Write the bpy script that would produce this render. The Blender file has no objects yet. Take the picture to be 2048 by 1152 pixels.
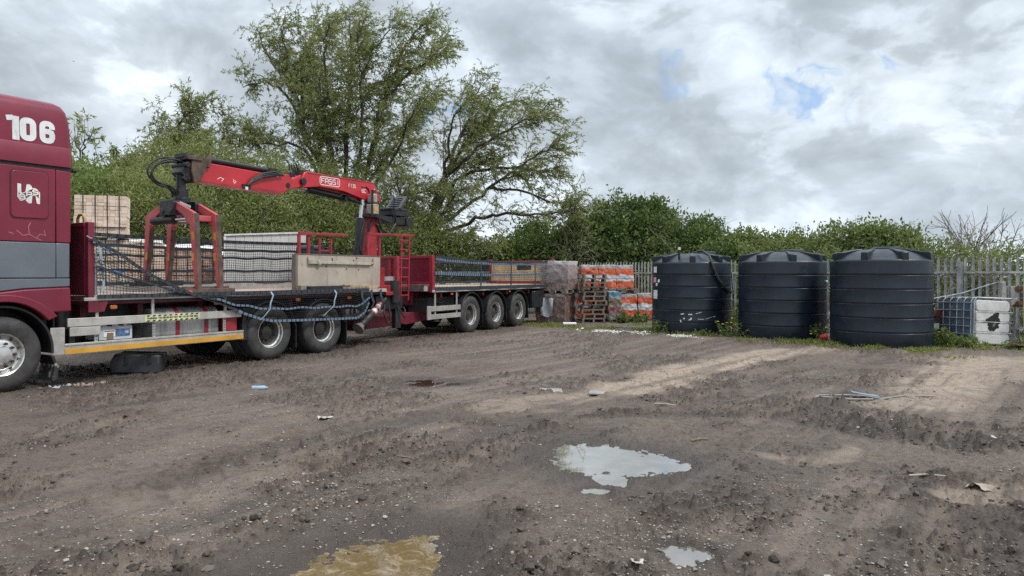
import bpy, bmesh, math, random
import numpy as np
from mathutils import Vector, Matrix

S = bpy.context.scene
S.cycles.use_denoising = False      # keeps the fine grain of leaves and grit
COL = S.collection
R = math.radians

# ------------------------------------------------------------------ camera
cam_d = bpy.data.cameras.new("camera")
cam = bpy.data.objects.new("camera", cam_d)
COL.objects.link(cam)
cam.location = (0, 0, 1.6)
cam.rotation_euler = (R(90), 0, 0)
cam_d.sensor_width = 36.0
cam_d.lens = 36.0 * 1450 / 2048
cam_d.shift_y = -28 / 2048
cam_d.clip_start = 0.05
cam_d.clip_end = 3000
S.camera = cam

# ------------------------------------------------------------------ light
SUN_AZ, SUN_EL = 118.0, 54.0          # clockwise from +Y
S.view_settings.view_transform = 'Standard'
S.view_settings.look = 'None'
S.view_settings.exposure = 0.76
S.view_settings.gamma = 1.0
sd = Vector((math.sin(R(SUN_AZ)) * math.cos(R(SUN_EL)), math.cos(R(SUN_AZ)) * math.cos(R(SUN_EL)), math.sin(R(SUN_EL))))
sun_d = bpy.data.lights.new("sun", 'SUN')
sun_d.energy = 1.5
sun_d.angle = R(11)
sun_d.color = (1.0, 0.96, 0.9)
sun = bpy.data.objects.new("sun", sun_d)
COL.objects.link(sun)
sun.rotation_euler = sd.to_track_quat('Z', 'Y').to_euler()
sun.location = sd * 60


class NT:
    """small helper round a node tree"""
    def __init__(s, tree):
        s.t = tree
        tree.nodes.clear()

    def n(s, typ, **kw):
        nd = s.t.nodes.new(typ)
        for k, v in kw.items():
            if k == 'inp':
                for i, x in v.items():
                    s.put(nd.inputs[i], x)
            else:
                setattr(nd, k, v)
        return nd

    def put(s, sock, x):
        if hasattr(x, 'is_linked') or hasattr(x, 'links'):
            s.t.links.new(x, sock)
        else:
            sock.default_value = x

    def math(s, op, a, b=0.0, c=None, clamp=False):
        nd = s.n('ShaderNodeMath', operation=op, use_clamp=clamp)
        s.put(nd.inputs[0], a)
        s.put(nd.inputs[1], b)
        if c is not None:
            s.put(nd.inputs[2], c)
        return nd.outputs[0]

    def vmath(s, op, a, b=(0, 0, 0), scale=None):
        nd = s.n('ShaderNodeVectorMath', operation=op)
        s.put(nd.inputs[0], a)
        if op != 'SCALE' and op != 'LENGTH' and op != 'NORMALIZE':
            s.put(nd.inputs[1], b)
        if scale is not None:
            s.put(nd.inputs['Scale'], scale)
        return nd.outputs['Value'] if op in ('LENGTH', 'DISTANCE', 'DOT_PRODUCT') else nd.outputs['Vector']

    def mix(s, fac, a, b, blend='MIX'):
        nd = s.n('ShaderNodeMix', data_type='RGBA', blend_type=blend)
        s.put(nd.inputs[0], fac)
        s.put(nd.inputs[6], a if not isinstance(a, tuple) else (*a[:3], 1))
        s.put(nd.inputs[7], b if not isinstance(b, tuple) else (*b[:3], 1))
        return nd.outputs[2]

    def noise(s, vec, scale, detail=4, rough=0.5, dist=0.0):
        nd = s.n('ShaderNodeTexNoise')
        s.put(nd.inputs['Vector'], vec)
        nd.inputs['Scale'].default_value = scale
        nd.inputs['Detail'].default_value = detail
        nd.inputs['Roughness'].default_value = rough
        nd.inputs['Distortion'].default_value = dist
        return nd.outputs['Fac']

    def ramp(s, fac, lo, hi, a=0.0, b=1.0, smooth=True):
        nd = s.n('ShaderNodeMapRange', interpolation_type='SMOOTHSTEP' if smooth else 'LINEAR')
        s.put(nd.inputs[0], fac)
        nd.inputs[1].default_value = lo
        nd.inputs[2].default_value = hi
        nd.inputs[3].default_value = a
        nd.inputs[4].default_value = b
        return nd.outputs[0]


# ------------------------------------------------------------------ sky
W = bpy.data.worlds.new("World")
S.world = W
W.use_nodes = True
SKY_STRENGTH = 0.1
w = NT(W.node_tree)
tc = w.n('ShaderNodeTexCoord')
dirv = tc.outputs['Generated']
sep = w.n('ShaderNodeSeparateXYZ')
w.put(sep.inputs[0], dirv)
zc = w.math('MAXIMUM', sep.outputs[2], 0.0)
den = w.math('ADD', zc, 0.42)
comb = w.n('ShaderNodeCombineXYZ')
w.put(comb.inputs[0], w.math('DIVIDE', sep.outputs[0], den))
w.put(comb.inputs[1], w.math('DIVIDE', sep.outputs[1], den))
pv = comb.outputs[0]
n1 = w.noise(pv, 1.5, 6, 0.5, 0.15)
n2 = w.noise(w.vmath('ADD', pv, (7.3, 2.1, 4.4)), 4.2, 7, 0.55, 0.2)
n3 = w.noise(w.vmath('ADD', w.vmath('MULTIPLY', dirv, (1.0, 1.0, 1.9)), (3.1, 1.7, 0.4)), 7.0, 8, 0.55, 0.25)
n4 = w.noise(w.vmath('ADD', w.vmath('MULTIPLY', dirv, (1.0, 1.0, 1.7)), (9.1, 4.7, 2.4)), 3.3, 7, 0.52, 0.3)
c = w.math('ADD', w.math('ADD', w.math('MULTIPLY', n1, 0.20), w.math('MULTIPLY', n4, 0.32)), w.math('ADD', w.math('MULTIPLY', n2, 0.16), w.math('MULTIPLY', n3, 0.32)))
# wobble the direction a little so the cloud banks get broken edges
wob = w.n('ShaderNodeTexNoise')
w.put(wob.inputs['Vector'], dirv)
wob.inputs['Scale'].default_value = 9.0
wob.inputs['Detail'].default_value = 6
wdir = w.vmath('ADD', dirv, w.vmath('SCALE', w.vmath('SUBTRACT', wob.outputs['Color'], (0.5, 0.5, 0.5)), scale=0.22))


def pdir(px, py):
    v = Vector((px - 1024, 1450, 548 - py))
    return tuple(v.normalized())


def blob(px, py, rpx, amp, inner=0.0):
    d = w.vmath('DISTANCE', wdir, pdir(px, py))
    return w.ramp(d, inner, rpx / 1450.0, amp, 0.0)


# cloud banks: lighter and darker masses of the overcast
for b in ((1010, 60, 260, -0.15), (1210, 190, 230, -0.09), (730, 30, 200, -0.03), (120, 90, 260, 0.0), (330, 60, 150, -0.02),
          (350, 230, 190, 0.10), (200, 230, 150, 0.05), (960, 150, 110, 0.13), (1130, 330, 260, -0.02), (1210, 450, 130, 0.10),
          (1640, 270, 150, 0.03), (1850, 250, 260, 0.03), (1480, 130, 330, -0.07), (1750, 330, 250, -0.05), (1560, 350, 320, 0.02), (1900, 60, 170, -0.02),
          (1750, 420, 320, -0.03), (1850, 300, 90, 0.02), (560, 130, 240, 0.02)):
    c = w.math('ADD', c, blob(*b))
bank = w.ramp(c, 0.34, 0.74, 0.0, 1.0)
det = w.ramp(w.math('ADD', w.math('MULTIPLY', n2, 0.25), w.math('MULTIPLY', n3, 0.75)), 0.36, 0.66, -0.05, 0.07)
puff = w.ramp(w.math('ADD', n3, w.math('MULTIPLY', w.math('SUBTRACT', n4, 0.5), 0.7)), 0.495, 0.555)
puff2 = w.ramp(w.noise(w.vmath('ADD', w.vmath('MULTIPLY', wdir, (1.0, 1.0, 1.5)), (1.2, 6.6, 3.3)), 13.0, 7, 0.55, 0.2), 0.50, 0.62)
lum = w.math('ADD', w.math('ADD', w.math('MULTIPLY', bank, 0.24), 0.35), det)
lum = w.math('ADD', lum, w.math('MULTIPLY', w.math('ADD', w.math('MULTIPLY', puff, 0.10), w.math('MULTIPLY', puff2, 0.065)), w.math('ADD', bank, 0.25)))
ccol = w.mix(bank, (0.84, 0.965, 1.08), (0.93, 1.0, 1.075))
# paler band low over the horizon
hz = w.ramp(sep.outputs[2], 0.0, 0.16, 1.0, 0.0)
lum = w.math('ADD', lum, w.math('MULTIPLY', hz, 0.05))
# overcast skies are brighter towards the zenith
lum = w.math('MULTIPLY', lum, w.ramp(sep.outputs[2], 0.40, 0.80, 1.0, 1.95))
lum = w.math('MULTIPLY', lum, 1.0 / SKY_STRENGTH)
cl = w.vmath('SCALE', ccol, scale=lum)
# rents of blue
sky = w.n('ShaderNodeTexSky', sky_type='NISHITA', sun_disc=False, sun_elevation=R(SUN_EL), sun_rotation=R(SUN_AZ), altitude=20.0)
n5 = w.noise(w.vmath('ADD', w.vmath('MULTIPLY', wdir, (1.0, 1.0, 1.6)), (5.2, 2.6, 8.3)), 17.0, 7, 0.6, 0.3)
hole = None
for b in ((890, 205, 80, 1.1, 0.0), (1600, 205, 84, 0.90, 0.0), (1700, 190, 60, 0.6, 0.0), (1790, 140, 84, 0.98, 0.0), (1340, 190, 70, 0.72, 0.0), (1850, 110, 70, 0.8, 0.0), (830, 175, 60, 0.8, 0)):
    bb = blob(*b)
    hole = bb if hole is None else w.math('MAXIMUM', hole, bb)
hole = w.ramp(w.math('ADD', hole, w.math('MULTIPLY', w.math('SUBTRACT', w.math('ADD', w.math('MULTIPLY', n3, 0.5), w.math('MULTIPLY', n5, 0.5)), 0.5), 3.0)), 0.46, 1.05, 0.0, 0.72)
blue = w.vmath('ADD', w.vmath('SCALE', sky.outputs[0], scale=0.15), (1.15, 2.35, 4.3))
final = w.mix(hole, cl, blue)
bg = w.n('ShaderNodeBackground')
w.put(bg.inputs[0], final)
bg.inputs[1].default_value = SKY_STRENGTH
wo = w.n('ShaderNodeOutputWorld')
w.put(wo.inputs[0], bg.outputs[0])
W.cycles.sampling_method = 'MANUAL'
W.cycles.sample_map_resolution = 512

# ------------------------------------------------------------------ materials
MATS = {}


def mat(name, col, rough=0.6, metal=0.0, var=0.12, vscale=6.0, spots=None, bump=0.0, bscale=40.0, coat=0.0, rvar=0.12, spec=0.5, streak=None):
    """painted / plain surface: mottled base colour, worn spots of a second colour, uneven gloss"""
    if name in MATS:
        return MATS[name]
    m = bpy.data.materials.new(name)
    m.use_nodes = True
    t = NT(m.node_tree)
    co = t.n('ShaderNodeTexCoord').outputs['Object']
    base = (*col, 1)
    n = t.noise(co, vscale, 6, 0.6)
    lo = tuple(x * (1 - var * 1.6) for x in col)
    hi = tuple(min(1, x * (1 + var)) for x in col)
    c = t.mix(t.ramp(n, 0.3, 0.7), lo, hi)
    if streak:
        mp = t.n('ShaderNodeMapping')
        t.put(mp.inputs[0], co)
        mp.inputs['Scale'].default_value = streak[2]
        k = t.noise(mp.outputs[0], 1.0, 5, 0.65)
        c = t.mix(t.ramp(k, streak[3], streak[3] + 0.18, 0.0, streak[1]), c, streak[0])
    if spots:
        scol, thr, sscale = spots
        k = t.noise(co, sscale, 8, 0.68)
        c = t.mix(t.ramp(k, thr, thr + 0.05), c, scol)
    p = t.n('ShaderNodeBsdfPrincipled')
    t.put(p.inputs['Base Color'], c)
    t.put(p.inputs['Roughness'], t.ramp(t.noise(co, vscale * 2.3, 5, 0.6), 0.25, 0.75, max(0.03, rough - rvar), min(1, rough + rvar)))
    p.inputs['Metallic'].default_value = metal
    p.inputs['Specular IOR Level'].default_value = spec
    if coat:
        p.inputs['Coat Weight'].default_value = coat
        p.inputs['Coat Roughness'].default_value = 0.15
    if bump:
        b = t.n('ShaderNodeBump')
        b.inputs['Strength'].default_value = 1.0
        b.inputs['Distance'].default_value = bump
        t.put(b.inputs['Height'], t.noise(co, bscale, 6, 0.6))
        t.put(p.inputs['Normal'], b.outputs[0])
    o = t.n('ShaderNodeOutputMaterial')
    t.put(o.inputs[0], p.outputs[0])
    MATS[name] = m
    return m


def leaf_mat(name, dark, mid, light, transl=0.35):
    if name in MATS:
        return MATS[name]
    m = bpy.data.materials.new(name)
    m.use_nodes = True
    t = NT(m.node_tree)
    a = t.n('ShaderNodeAttribute', attribute_name='tint')
    f = a.outputs['Fac']
    c = t.mix(t.ramp(f, 0.0, 0.5, smooth=False), dark, mid)
    c = t.mix(t.ramp(f, 0.5, 1.0, smooth=False), c, light)
    d = t.n('ShaderNodeBsdfPrincipled')
    t.put(d.inputs['Base Color'], c)
    d.inputs['Roughness'].default_value = 0.55
    d.inputs['Specular IOR Level'].default_value = 0.35
    tr = t.n('ShaderNodeBsdfTranslucent')
    t.put(tr.inputs[0], t.mix(1.0, c, (1.25, 1.3, 0.8), 'MULTIPLY'))
    mx = t.n('ShaderNodeMixShader')
    mx.inputs[0].default_value = transl
    t.put(mx.inputs[1], d.outputs[0])
    t.put(mx.inputs[2], tr.outputs[0])
    o = t.n('ShaderNodeOutputMaterial')
    t.put(o.inputs[0], mx.outputs[0])
    MATS[name] = m
    return m


# ------------------------------------------------------------------ mesh helpers
class MB:
    """collects shapes; build() links them as ONE mesh object"""
    def __init__(s, off=(0, 0, 0)):
        s.v, s.f, s.mi, s.off = [], [], [], off

    def add(s, vs, fs, mi=0):
        b = len(s.v)
        s.v.extend(tuple(x) for x in vs)
        for f in fs:
            s.f.append([b + i for i in f])
            s.mi.append(mi)

    def box(s, x0, x1, y0, y1, z0, z1, mi=0, M=None):
        vs = [Vector(p) for p in ((x0, y0, z0), (x1, y0, z0), (x1, y1, z0), (x0, y1, z0), (x0, y0, z1), (x1, y0, z1), (x1, y1, z1), (x0, y1, z1))]
        if M is not None:
            vs = [M @ v for v in vs]
        s.add(vs, [(3, 2, 1, 0), (4, 5, 6, 7), (0, 1, 5, 4), (1, 2, 6, 5), (2, 3, 7, 6), (3, 0, 4, 7)], mi)

    def beam(s, a, b, w, h, mi=0, up=(0, 0, 1)):
        """box-section bar from a to b, w across, h along up"""
        a, b = Vector(a), Vector(b)
        d = (b - a).normalized()
        u = Vector(up)
        if abs(d.dot(u)) > 0.98:
            u = Vector((1, 0, 0))
        sd_ = d.cross(u).normalized()
        u = sd_.cross(d).normalized()
        vs = []
        for p in (a, b):
            for i, j in ((-1, -1), (1, -1), (1, 1), (-1, 1)):
                vs.append(p + sd_ * (w / 2 * i) + u * (h / 2 * j))
        s.add(vs, [(3, 2, 1, 0), (4, 5, 6, 7), (0, 1, 5, 4), (1, 2, 6, 5), (2, 3, 7, 6), (3, 0, 4, 7)], mi)

    def prism(s, poly, y0, y1, mi=0, axis='y'):
        """polygon given in (x,z) swept along y (axis 'y'), (x,y) along z ('z') or (y,z) along x ('x')"""
        n = len(poly)
        def P(a, b, t):
            return (a, t, b) if axis == 'y' else ((a, b, t) if axis == 'z' else (t, a, b))
        vs = [P(a, b, y0) for a, b in poly] + [P(a, b, y1) for a, b in poly]
        area = sum(poly[i][0] * poly[(i + 1) % n][1] - poly[(i + 1) % n][0] * poly[i][1] for i in range(n))
        fs = [tuple(range(n)), tuple(range(2 * n - 1, n - 1, -1))]
        for i in range(n):
            j = (i + 1) % n
            fs.append((i, i + n, j + n, j))
        if (area < 0) != (axis == 'z'):
            fs = [f[::-1] for f in fs]
        s.add(vs, fs, mi)

    def cyl(s, a, b, r0, r1=None, n=12, mi=0, caps=True):
        s.tube([a, b], [r0, r0 if r1 is None else r1], n, mi, caps)

    def tube(s, pts, r, n=6, mi=0, caps=True):
        pts = [Vector(p) for p in pts]
        k = len(pts)
        rs = r if isinstance(r, (list, tuple)) else [r] * k
        base = len(s.v)
        prev = None
        for i, p in enumerate(pts):
            d = (pts[min(i + 1, k - 1)] - pts[max(i - 1, 0)])
            if d.length < 1e-9:
                d = Vector((0, 0, 1))
            d.normalize()
            if prev is None:
                u = d.cross(Vector((0, 0, 1)) if abs(d.z) < 0.9 else Vector((1, 0, 0))).normalized()
            else:
                u = (prev - d * prev.dot(d))
                u = u.normalized() if u.length > 1e-6 else d.orthogonal().normalized()
            prev = u
            v = d.cross(u)
            for j in range(n):
                a = 2 * math.pi * j / n
                s.v.append(tuple(p + (u * math.cos(a) + v * math.sin(a)) * rs[i]))
        for i in range(k - 1):
            for j in range(n):
                q = (j + 1) % n
                s.f.append([base + i * n + j, base + i * n + q, base + (i + 1) * n + q, base + (i + 1) * n + j])
                s.mi.append(mi)
        if caps:
            s.f.append([base + j for j in range(n)][::-1])
            s.mi.append(mi)
            s.f.append([base + (k - 1) * n + j for j in range(n)])
            s.mi.append(mi)

    def lathe(s, prof, c=(0, 0, 0), axis='y', n=40, mi=0, a0=0.0, a1=2 * math.pi):
        base = len(s.v)
        full = abs(a1 - a0 - 2 * math.pi) < 1e-6
        m = n if full else n + 1
        for r, h in prof:
            for j in range(m):
                a = a0 + (a1 - a0) * j / n
                x, y = r * math.cos(a), r * math.sin(a)
                s.v.append((c[0] + x, c[1] + h, c[2] + y) if axis == 'y' else ((c[0] + x, c[1] + y, c[2] + h) if axis == 'z' else (c[0] + h, c[1] + x, c[2] + y)))
        for i in range(len(prof) - 1):
            for j in range(n):
                q = (j + 1) % m
                s.f.append([base + i * m + j, base + (i + 1) * m + j, base + (i + 1) * m + q, base + i * m + q])
                s.mi.append(mi)

    def strip(s, pts, wvec, mi_seq=(0,), thick=0.006):
        """flat webbing along pts, wvec = half-width vector (or list)"""
        pts = [Vector(p) for p in pts]
        base = len(s.v)
        k = len(pts)
        for i, p in enumerate(pts):
            wv = Vector(wvec[i] if isinstance(wvec, list) else wvec)
            d = (pts[min(i + 1, k - 1)] - pts[max(i - 1, 0)]).normalized()
            nn = d.cross(wv)
            nn = nn.normalized() * thick if nn.length > 1e-9 else Vector((0, thick, 0))
            for q in (p - wv - nn, p + wv - nn, p + wv + nn, p - wv + nn):
                s.v.append(tuple(q))
        for i in range(k - 1):
            for j in range(4):
                q = (j + 1) % 4
                s.f.append([base + i * 4 + j, base + i * 4 + q, base + (i + 1) * 4 + q, base + (i + 1) * 4 + j])
                s.mi.append(mi_seq[i % len(mi_seq)])

    def stroke(s, pl, width, y, thick=0.003, mi=0, P=None, closed=False):
        """lettering: a flat stroke along 2-D points (x,z) standing on the plane y, facing -y"""
        pts = [Vector((a, b)) for a, b in pl]
        k = len(pts)
        L, Rr = [], []
        for i, p in enumerate(pts):
            if closed:
                a, b = pts[i - 1], pts[(i + 1) % k]
            else:
                a, b = pts[max(i - 1, 0)], pts[min(i + 1, k - 1)]
            d1 = (p - a).normalized() if (p - a).length > 1e-9 else (b - p).normalized()
            d2 = (b - p).normalized() if (b - p).length > 1e-9 else d1
            t = (d1 + d2)
            t = t.normalized() if t.length > 1e-6 else d1
            nrm = Vector((-t.y, t.x))
            m = width / 2 / max(0.5, nrm.dot(Vector((-d1.y, d1.x))))
            L.append(p + nrm * m)
            Rr.append(p - nrm * m)
        rng_ = range(k) if closed else range(k - 1)
        P = P or (lambda a, b, t: (a, y - t, b))
        for i in rng_:
            j = (i + 1) % k
            q = [Rr[i], Rr[j], L[j], L[i]]
            vs = [P(a.x, a.y, thick) for a in q] + [P(a.x, a.y, 0) for a in q]
            s.add(vs, [(0, 1, 2, 3), (0, 4, 5, 1), (1, 5, 6, 2), (2, 6, 7, 3), (3, 7, 4, 0)], mi)

    def build(s, name, mats, parent=None, bevel=0.0, smooth=35, seg=2, loc=None, jit=0.0):
        me = bpy.data.meshes.new(name)
        o_ = s.off
        vs = [(x - o_[0], y - o_[1], z - o_[2]) for x, y, z in s.v]
        if jit:
            rr = random.Random(5)
            vs = [(x + rr.uniform(-jit, jit), y + rr.uniform(-jit, jit), z + rr.uniform(-jit, jit)) for x, y, z in vs]
        me.from_pydata(vs, [], s.f)
        mats = mats if isinstance(mats, (list, tuple)) else [mats]
        for m in mats:
            me.materials.append(m)
        if len(mats) > 1:
            me.polygons.foreach_set('material_index', s.mi)
        me.update()
        if smooth:
            me.polygons.foreach_set('use_smooth', [True] * len(me.polygons))
            me.set_sharp_from_angle(angle=R(smooth))
        ob = bpy.data.objects.new(name, me)
        COL.objects.link(ob)
        if parent is not None:
            ob.parent = parent
        if loc is not None:
            ob.location = loc
        if bevel:
            b = ob.modifiers.new('bevel', 'BEVEL')
            b.width = bevel
            b.segments = seg
            b.limit_method = 'ANGLE'
            b.angle_limit = R(40)
            b.harden_normals = False
        return ob


def tag(o, label=None, cat=None, group=None, kind=None):
    if label:
        o['label'] = label
    if cat:
        o['category'] = cat
    if group:
        o['group'] = group
    if kind:
        o['kind'] = kind
    return o


def thing(name, label, cat, loc=(0, 0, 0), rz=0.0, group=None):
    o = bpy.data.objects.new(name, None)
    o.empty_display_size = 0.2
    COL.objects.link(o)
    o.location = loc
    o.rotation_euler = (0, 0, rz)
    return tag(o, label, cat, group)


def part_empty(name, parent, loc=(0, 0, 0), rz=0.0):
    o = bpy.data.objects.new(name, None)
    o.empty_display_size = 0.1
    COL.objects.link(o)
    o.parent = parent
    o.location = loc
    o.rotation_euler = (0, 0, rz)
    return o


def dup(o, parent=None, loc=None, rot=None):
    c_ = o.copy()
    COL.objects.link(c_)
    if parent is not None:
        c_.parent = parent
    if loc is not None:
        c_.location = loc
    if rot is not None:
        c_.rotation_euler = rot
    for ch in list(o.children):
        dup(ch, c_)
    return c_


def rrect(x0, x1, z0, z1, r, n=5):
    out = []
    for cx, cz, a in ((x1 - r, z1 - r, 0), (x0 + r, z1 - r, 90), (x0 + r, z0 + r, 180), (x1 - r, z0 + r, 270)):
        for i in range(n + 1):
            t = R(a + 90 * i / n)
            out.append((cx + r * math.cos(t), cz + r * math.sin(t)))
    return out


# ---------------------------------------------------------------- noise
def _h(ix, iy, seed):
    n = (ix.astype(np.int64) * 374761393 + iy.astype(np.int64) * 668265263 + seed * 1442695041) & 0xFFFFFFFF
    n = ((n ^ (n >> 13)) * 1274126177) & 0xFFFFFFFF
    n = n ^ (n >> 16)
    return (n & 0xFFFF).astype(np.float32) / 65535.0


def vnoise(x, y, seed=0):
    ix, iy = np.floor(x), np.floor(y)
    fx, fy = (x - ix).astype(np.float32), (y - iy).astype(np.float32)
    ux, uy = fx * fx * fx * (fx * (fx * 6 - 15) + 10), fy * fy * fy * (fy * (fy * 6 - 15) + 10)
    a, b = _h(ix, iy, seed), _h(ix + 1, iy, seed)
    c_, d = _h(ix, iy + 1, seed), _h(ix + 1, iy + 1, seed)
    return (a + (b - a) * ux) * (1 - uy) + (c_ + (d - c_) * ux) * uy


def fbm(x, y, octv=4, seed=0, gain=0.5):
    s_, a, t = 0, 1.0, 0
    for i in range(octv):
        ca, sa = math.cos(0.7 * i + 0.3), math.sin(0.7 * i + 0.3)
        s_ = s_ + a * vnoise((x * ca - y * sa) * 2 ** i + 17.3 * i, (x * sa + y * ca) * 2 ** i - 9.1 * i, seed + i)
        t += a
        a *= gain
    return s_ / t


def sstep(x, a, b):
    t = np.clip((x - a) / (b - a), 0, 1)
    return t * t * (3 - 2 * t)

# ================================================================== GROUND
PUDDLES = [  # each: list of ellipses (x, y, half-width, half-length, turn in degrees)
    [(0.88, 6.24, 0.50, 0.44, -12), (1.20, 6.12, 0.30, 0.18, -4), (0.78, 5.74, 0.13, 0.20, 12), (0.62, 5.42, 0.10, 0.08, 0), (0.74, 6.64, 0.30, 0.28, 0)],
    [(-0.80, 3.92, 0.40, 0.58, -22), (-0.60, 4.18, 0.22, 0.34, -10)],
    [(1.02, 4.22, 0.15, 0.10, -20), (0.97, 4.10, 0.08, 0.08, 0)],
    [(-6.42, 10.62, 0.40, 0.26, 30), (-6.12, 10.95, 0.4, 0.18, 30)],
    [(-1.16, 10.68, 0.42, 0.24, 12), (-1.42, 11.05, 0.26, 0.16, 0)],
]
WL = -0.028
RUTS = [  # polyline, half-width, depth, lug pitch, lug strength
    ([(0.42, 4.72), (0.82, 4.34), (1.11, 3.85), (1.3, 3.3)], 0.19, 0.014, 0.14, 0.034),
    ([(0.1, 5.3), (0.65, 6.0), (1.54, 7.2), (3.78, 9.0)], 0.10, 0.012, 0.10, 0.016),
    ([(0.35, 5.2), (0.9, 5.9), (1.8, 7.05), (3.9, 8.8)], 0.10, 0.008, 0.10, 0.012),
    ([(3.27, 8.6), (3.58, 7.75), (4.03, 6.99), (4.4, 6.2)], 0.26, 0.03, 0.21, 0.035),
    ([(2.9, 8.0), (3.9, 8.35), (4.87, 9.59), (6.88, 12.08)], 0.24, 0.025, 0.22, 0.030),
    ([(-2.8, 4.9), (-2.58, 5.63), (-2.32, 6.41), (-1.94, 7.32), (-1.34, 8.1)], 0.26, 0.016, 0.33, 0.045),
    ([(-4.65, 6.59), (-3.74, 8.69), (-2.45, 10.94), (2.55, 16.34)], 0.22, 0.018, 0.0, 0.0),
    ([(-5.61, 7.95), (-3.69, 10.22), (-1.15, 13.49), (2.06, 16.93)], 0.22, 0.015, 0.0, 0.0),
    ([(-3.0, 4.2), (-1.4, 7.68), (0.48, 9.21), (3.55, 12.08), (6.48, 15.26)], 0.24, 0.022, 0.0, 0.0),
    ([(1.2, 7.4), (2.58, 9.21), (3.89, 10.94), (5.9, 13.89)], 0.20, 0.024, 0.0, 0.0),
    ([(2.6, 9.0), (3.86, 10.45), (5.78, 12.41), (8.8, 15.26)], 0.22, 0.026, 0.24, 0.010),
    ([(-2.9, 11.0), (-1.92, 12.41), (-1.0, 13.3)], 0.18, 0.03, 0.12, 0.012),
    ([(-0.12, 6.99), (1.57, 8.23), (3.82, 8.85)], 0.20, 0.022, 0.15, 0.016),
    ([(-0.48, 5.0), (0.8, 7.6), (2.5, 8.9), (5.0, 11.0), (8.0, 15.0)], 0.22, 0.018, 0.20, 0.010),
    ([(-3.4, 3.4), (-1.2, 5.6), (1.0, 9.5), (2.4, 12.6)], 0.2, 0.014, 0.0, 0.0),
    ([(1.9, 3.3), (2.3, 5.2), (2.0, 7.4), (0.5, 10.5), (-1.5, 12.5)], 0.2, 0.016, 0.18, 0.012),
    ([(3.0, 3.9), (3.0, 5.6), (2.7, 7.6)], 0.2, 0.014, 0.18, 0.014),
]
PALE = [  # dry, dusty patches: polyline, half-width, strength
    ([(0.95, 9.5), (1.7, 10.4)], 0.42, 0.75), ([(1.6, 10.1), (2.6, 11.7), (3.85, 13.2), (5.8, 15.3)], 0.58, 1.0), ([(4.6, 14.0), (6.5, 15.4)], 0.5, 0.9),
    ([(5.0, 8.9), (6.0, 10.3)], 0.75, 0.8), ([(6.0, 10.2), (7.3, 11.9), (8.9, 13.6)], 0.75, 0.95), ([(7.5, 11.2), (9.9, 13.6)], 0.6, 0.6),
    ([(2.4, 6.3), (3.1, 6.5)], 0.22, 0.5), ([(3.2, 5.2), (3.8, 5.4)], 0.25, 0.7), ([(-0.1, 9.0), (0.9, 9.4)], 0.5, 0.55),
    ([(-2.6, 5.0), (-1.7, 6.2)], 0.45, 0.30), ([(-4.5, 7.6), (-2.2, 9.0)], 0.5, 0.16), ([(-3.6, 5.6), (-2.5, 7.6), (-0.4, 9.5)], 0.4, 0.20),
]
DARKS = [  # damp, churned mud, plus one band of painted shade under the vehicles
    ([(1.0, 4.9), (1.6, 5.1)], 0.35, 0.8), ([(3.3, 8.4), (3.8, 7.5), (4.3, 6.9)], 0.50, 1.0), ([(3.1, 8.5), (4.6, 9.2)], 0.4, 0.9), ([(0.6, 8.2), (3.0, 8.3)], 0.28, 0.8),
    ([(1.5, 5.6), (2.6, 6.6)], 0.5, 0.6), ([(2.4, 4.0), (3.6, 4.6)], 0.7, 0.75), ([(-0.4, 8.0), (0.8, 7.2)], 0.3, 0.7), ([(-2.6, 11.6), (-1.5, 13.0)], 0.3, 0.7),
    ([(-1.8, 3.6), (-1.3, 4.7)], 0.3, 0.5), ([(-0.2, 4.2), (0.0, 4.9)], 0.25, 0.6), ([(1.5, 3.6), (2.2, 3.9)], 0.4, 0.7), ([(-7.5, 9.3), (-4.0, 14.2), (0.0, 21.0)], 0.8, 0.5),  # last band paints the shade under truck and trailer into the mud
    ([(-1.6, 4.6), (0.2, 6.6), (0.8, 7.2)], 0.35, 0.5), ([(2.0, 11.2), (3.4, 11.6)], 0.18, 0.6), ([(3.0, 12.9), (4.2, 12.6)], 0.22, 0.7),
]


def seg_dist(X, Y, pl):
    """distance to a polyline, arc length along it and signed side"""
    best = np.full(X.shape, 1e9, np.float32)
    arc = np.zeros_like(best)
    sgn = np.zeros_like(best)
    a0 = 0.0
    for (x0, y0), (x1, y1) in zip(pl[:-1], pl[1:]):
        dx, dy = x1 - x0, y1 - y0
        L = math.hypot(dx, dy)
        t = np.clip(((X - x0) * dx + (Y - y0) * dy) / (L * L), 0, 1)
        px, py = X - (x0 + t * dx), Y - (y0 + t * dy)
        d = np.hypot(px, py)
        m = d < best
        best = np.where(m, d, best)
        arc = np.where(m, a0 + t * L, arc)
        sgn = np.where(m, (dx * py - dy * px) / L, sgn)
        a0 += L
    return best, arc, sgn, a0


def puddle_field(X, Y, i):
    f = np.full(X.shape, -9.0, np.float32)
    for x, y, a, b, ang in PUDDLES[i]:
        ca, sa = math.cos(R(ang)), math.sin(R(ang))
        u, v = (X - x) * ca + (Y - y) * sa, -(X - x) * sa + (Y - y) * ca
        f = np.maximum(f, 1 - np.hypot(u / a, v / b))
    return f


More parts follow.
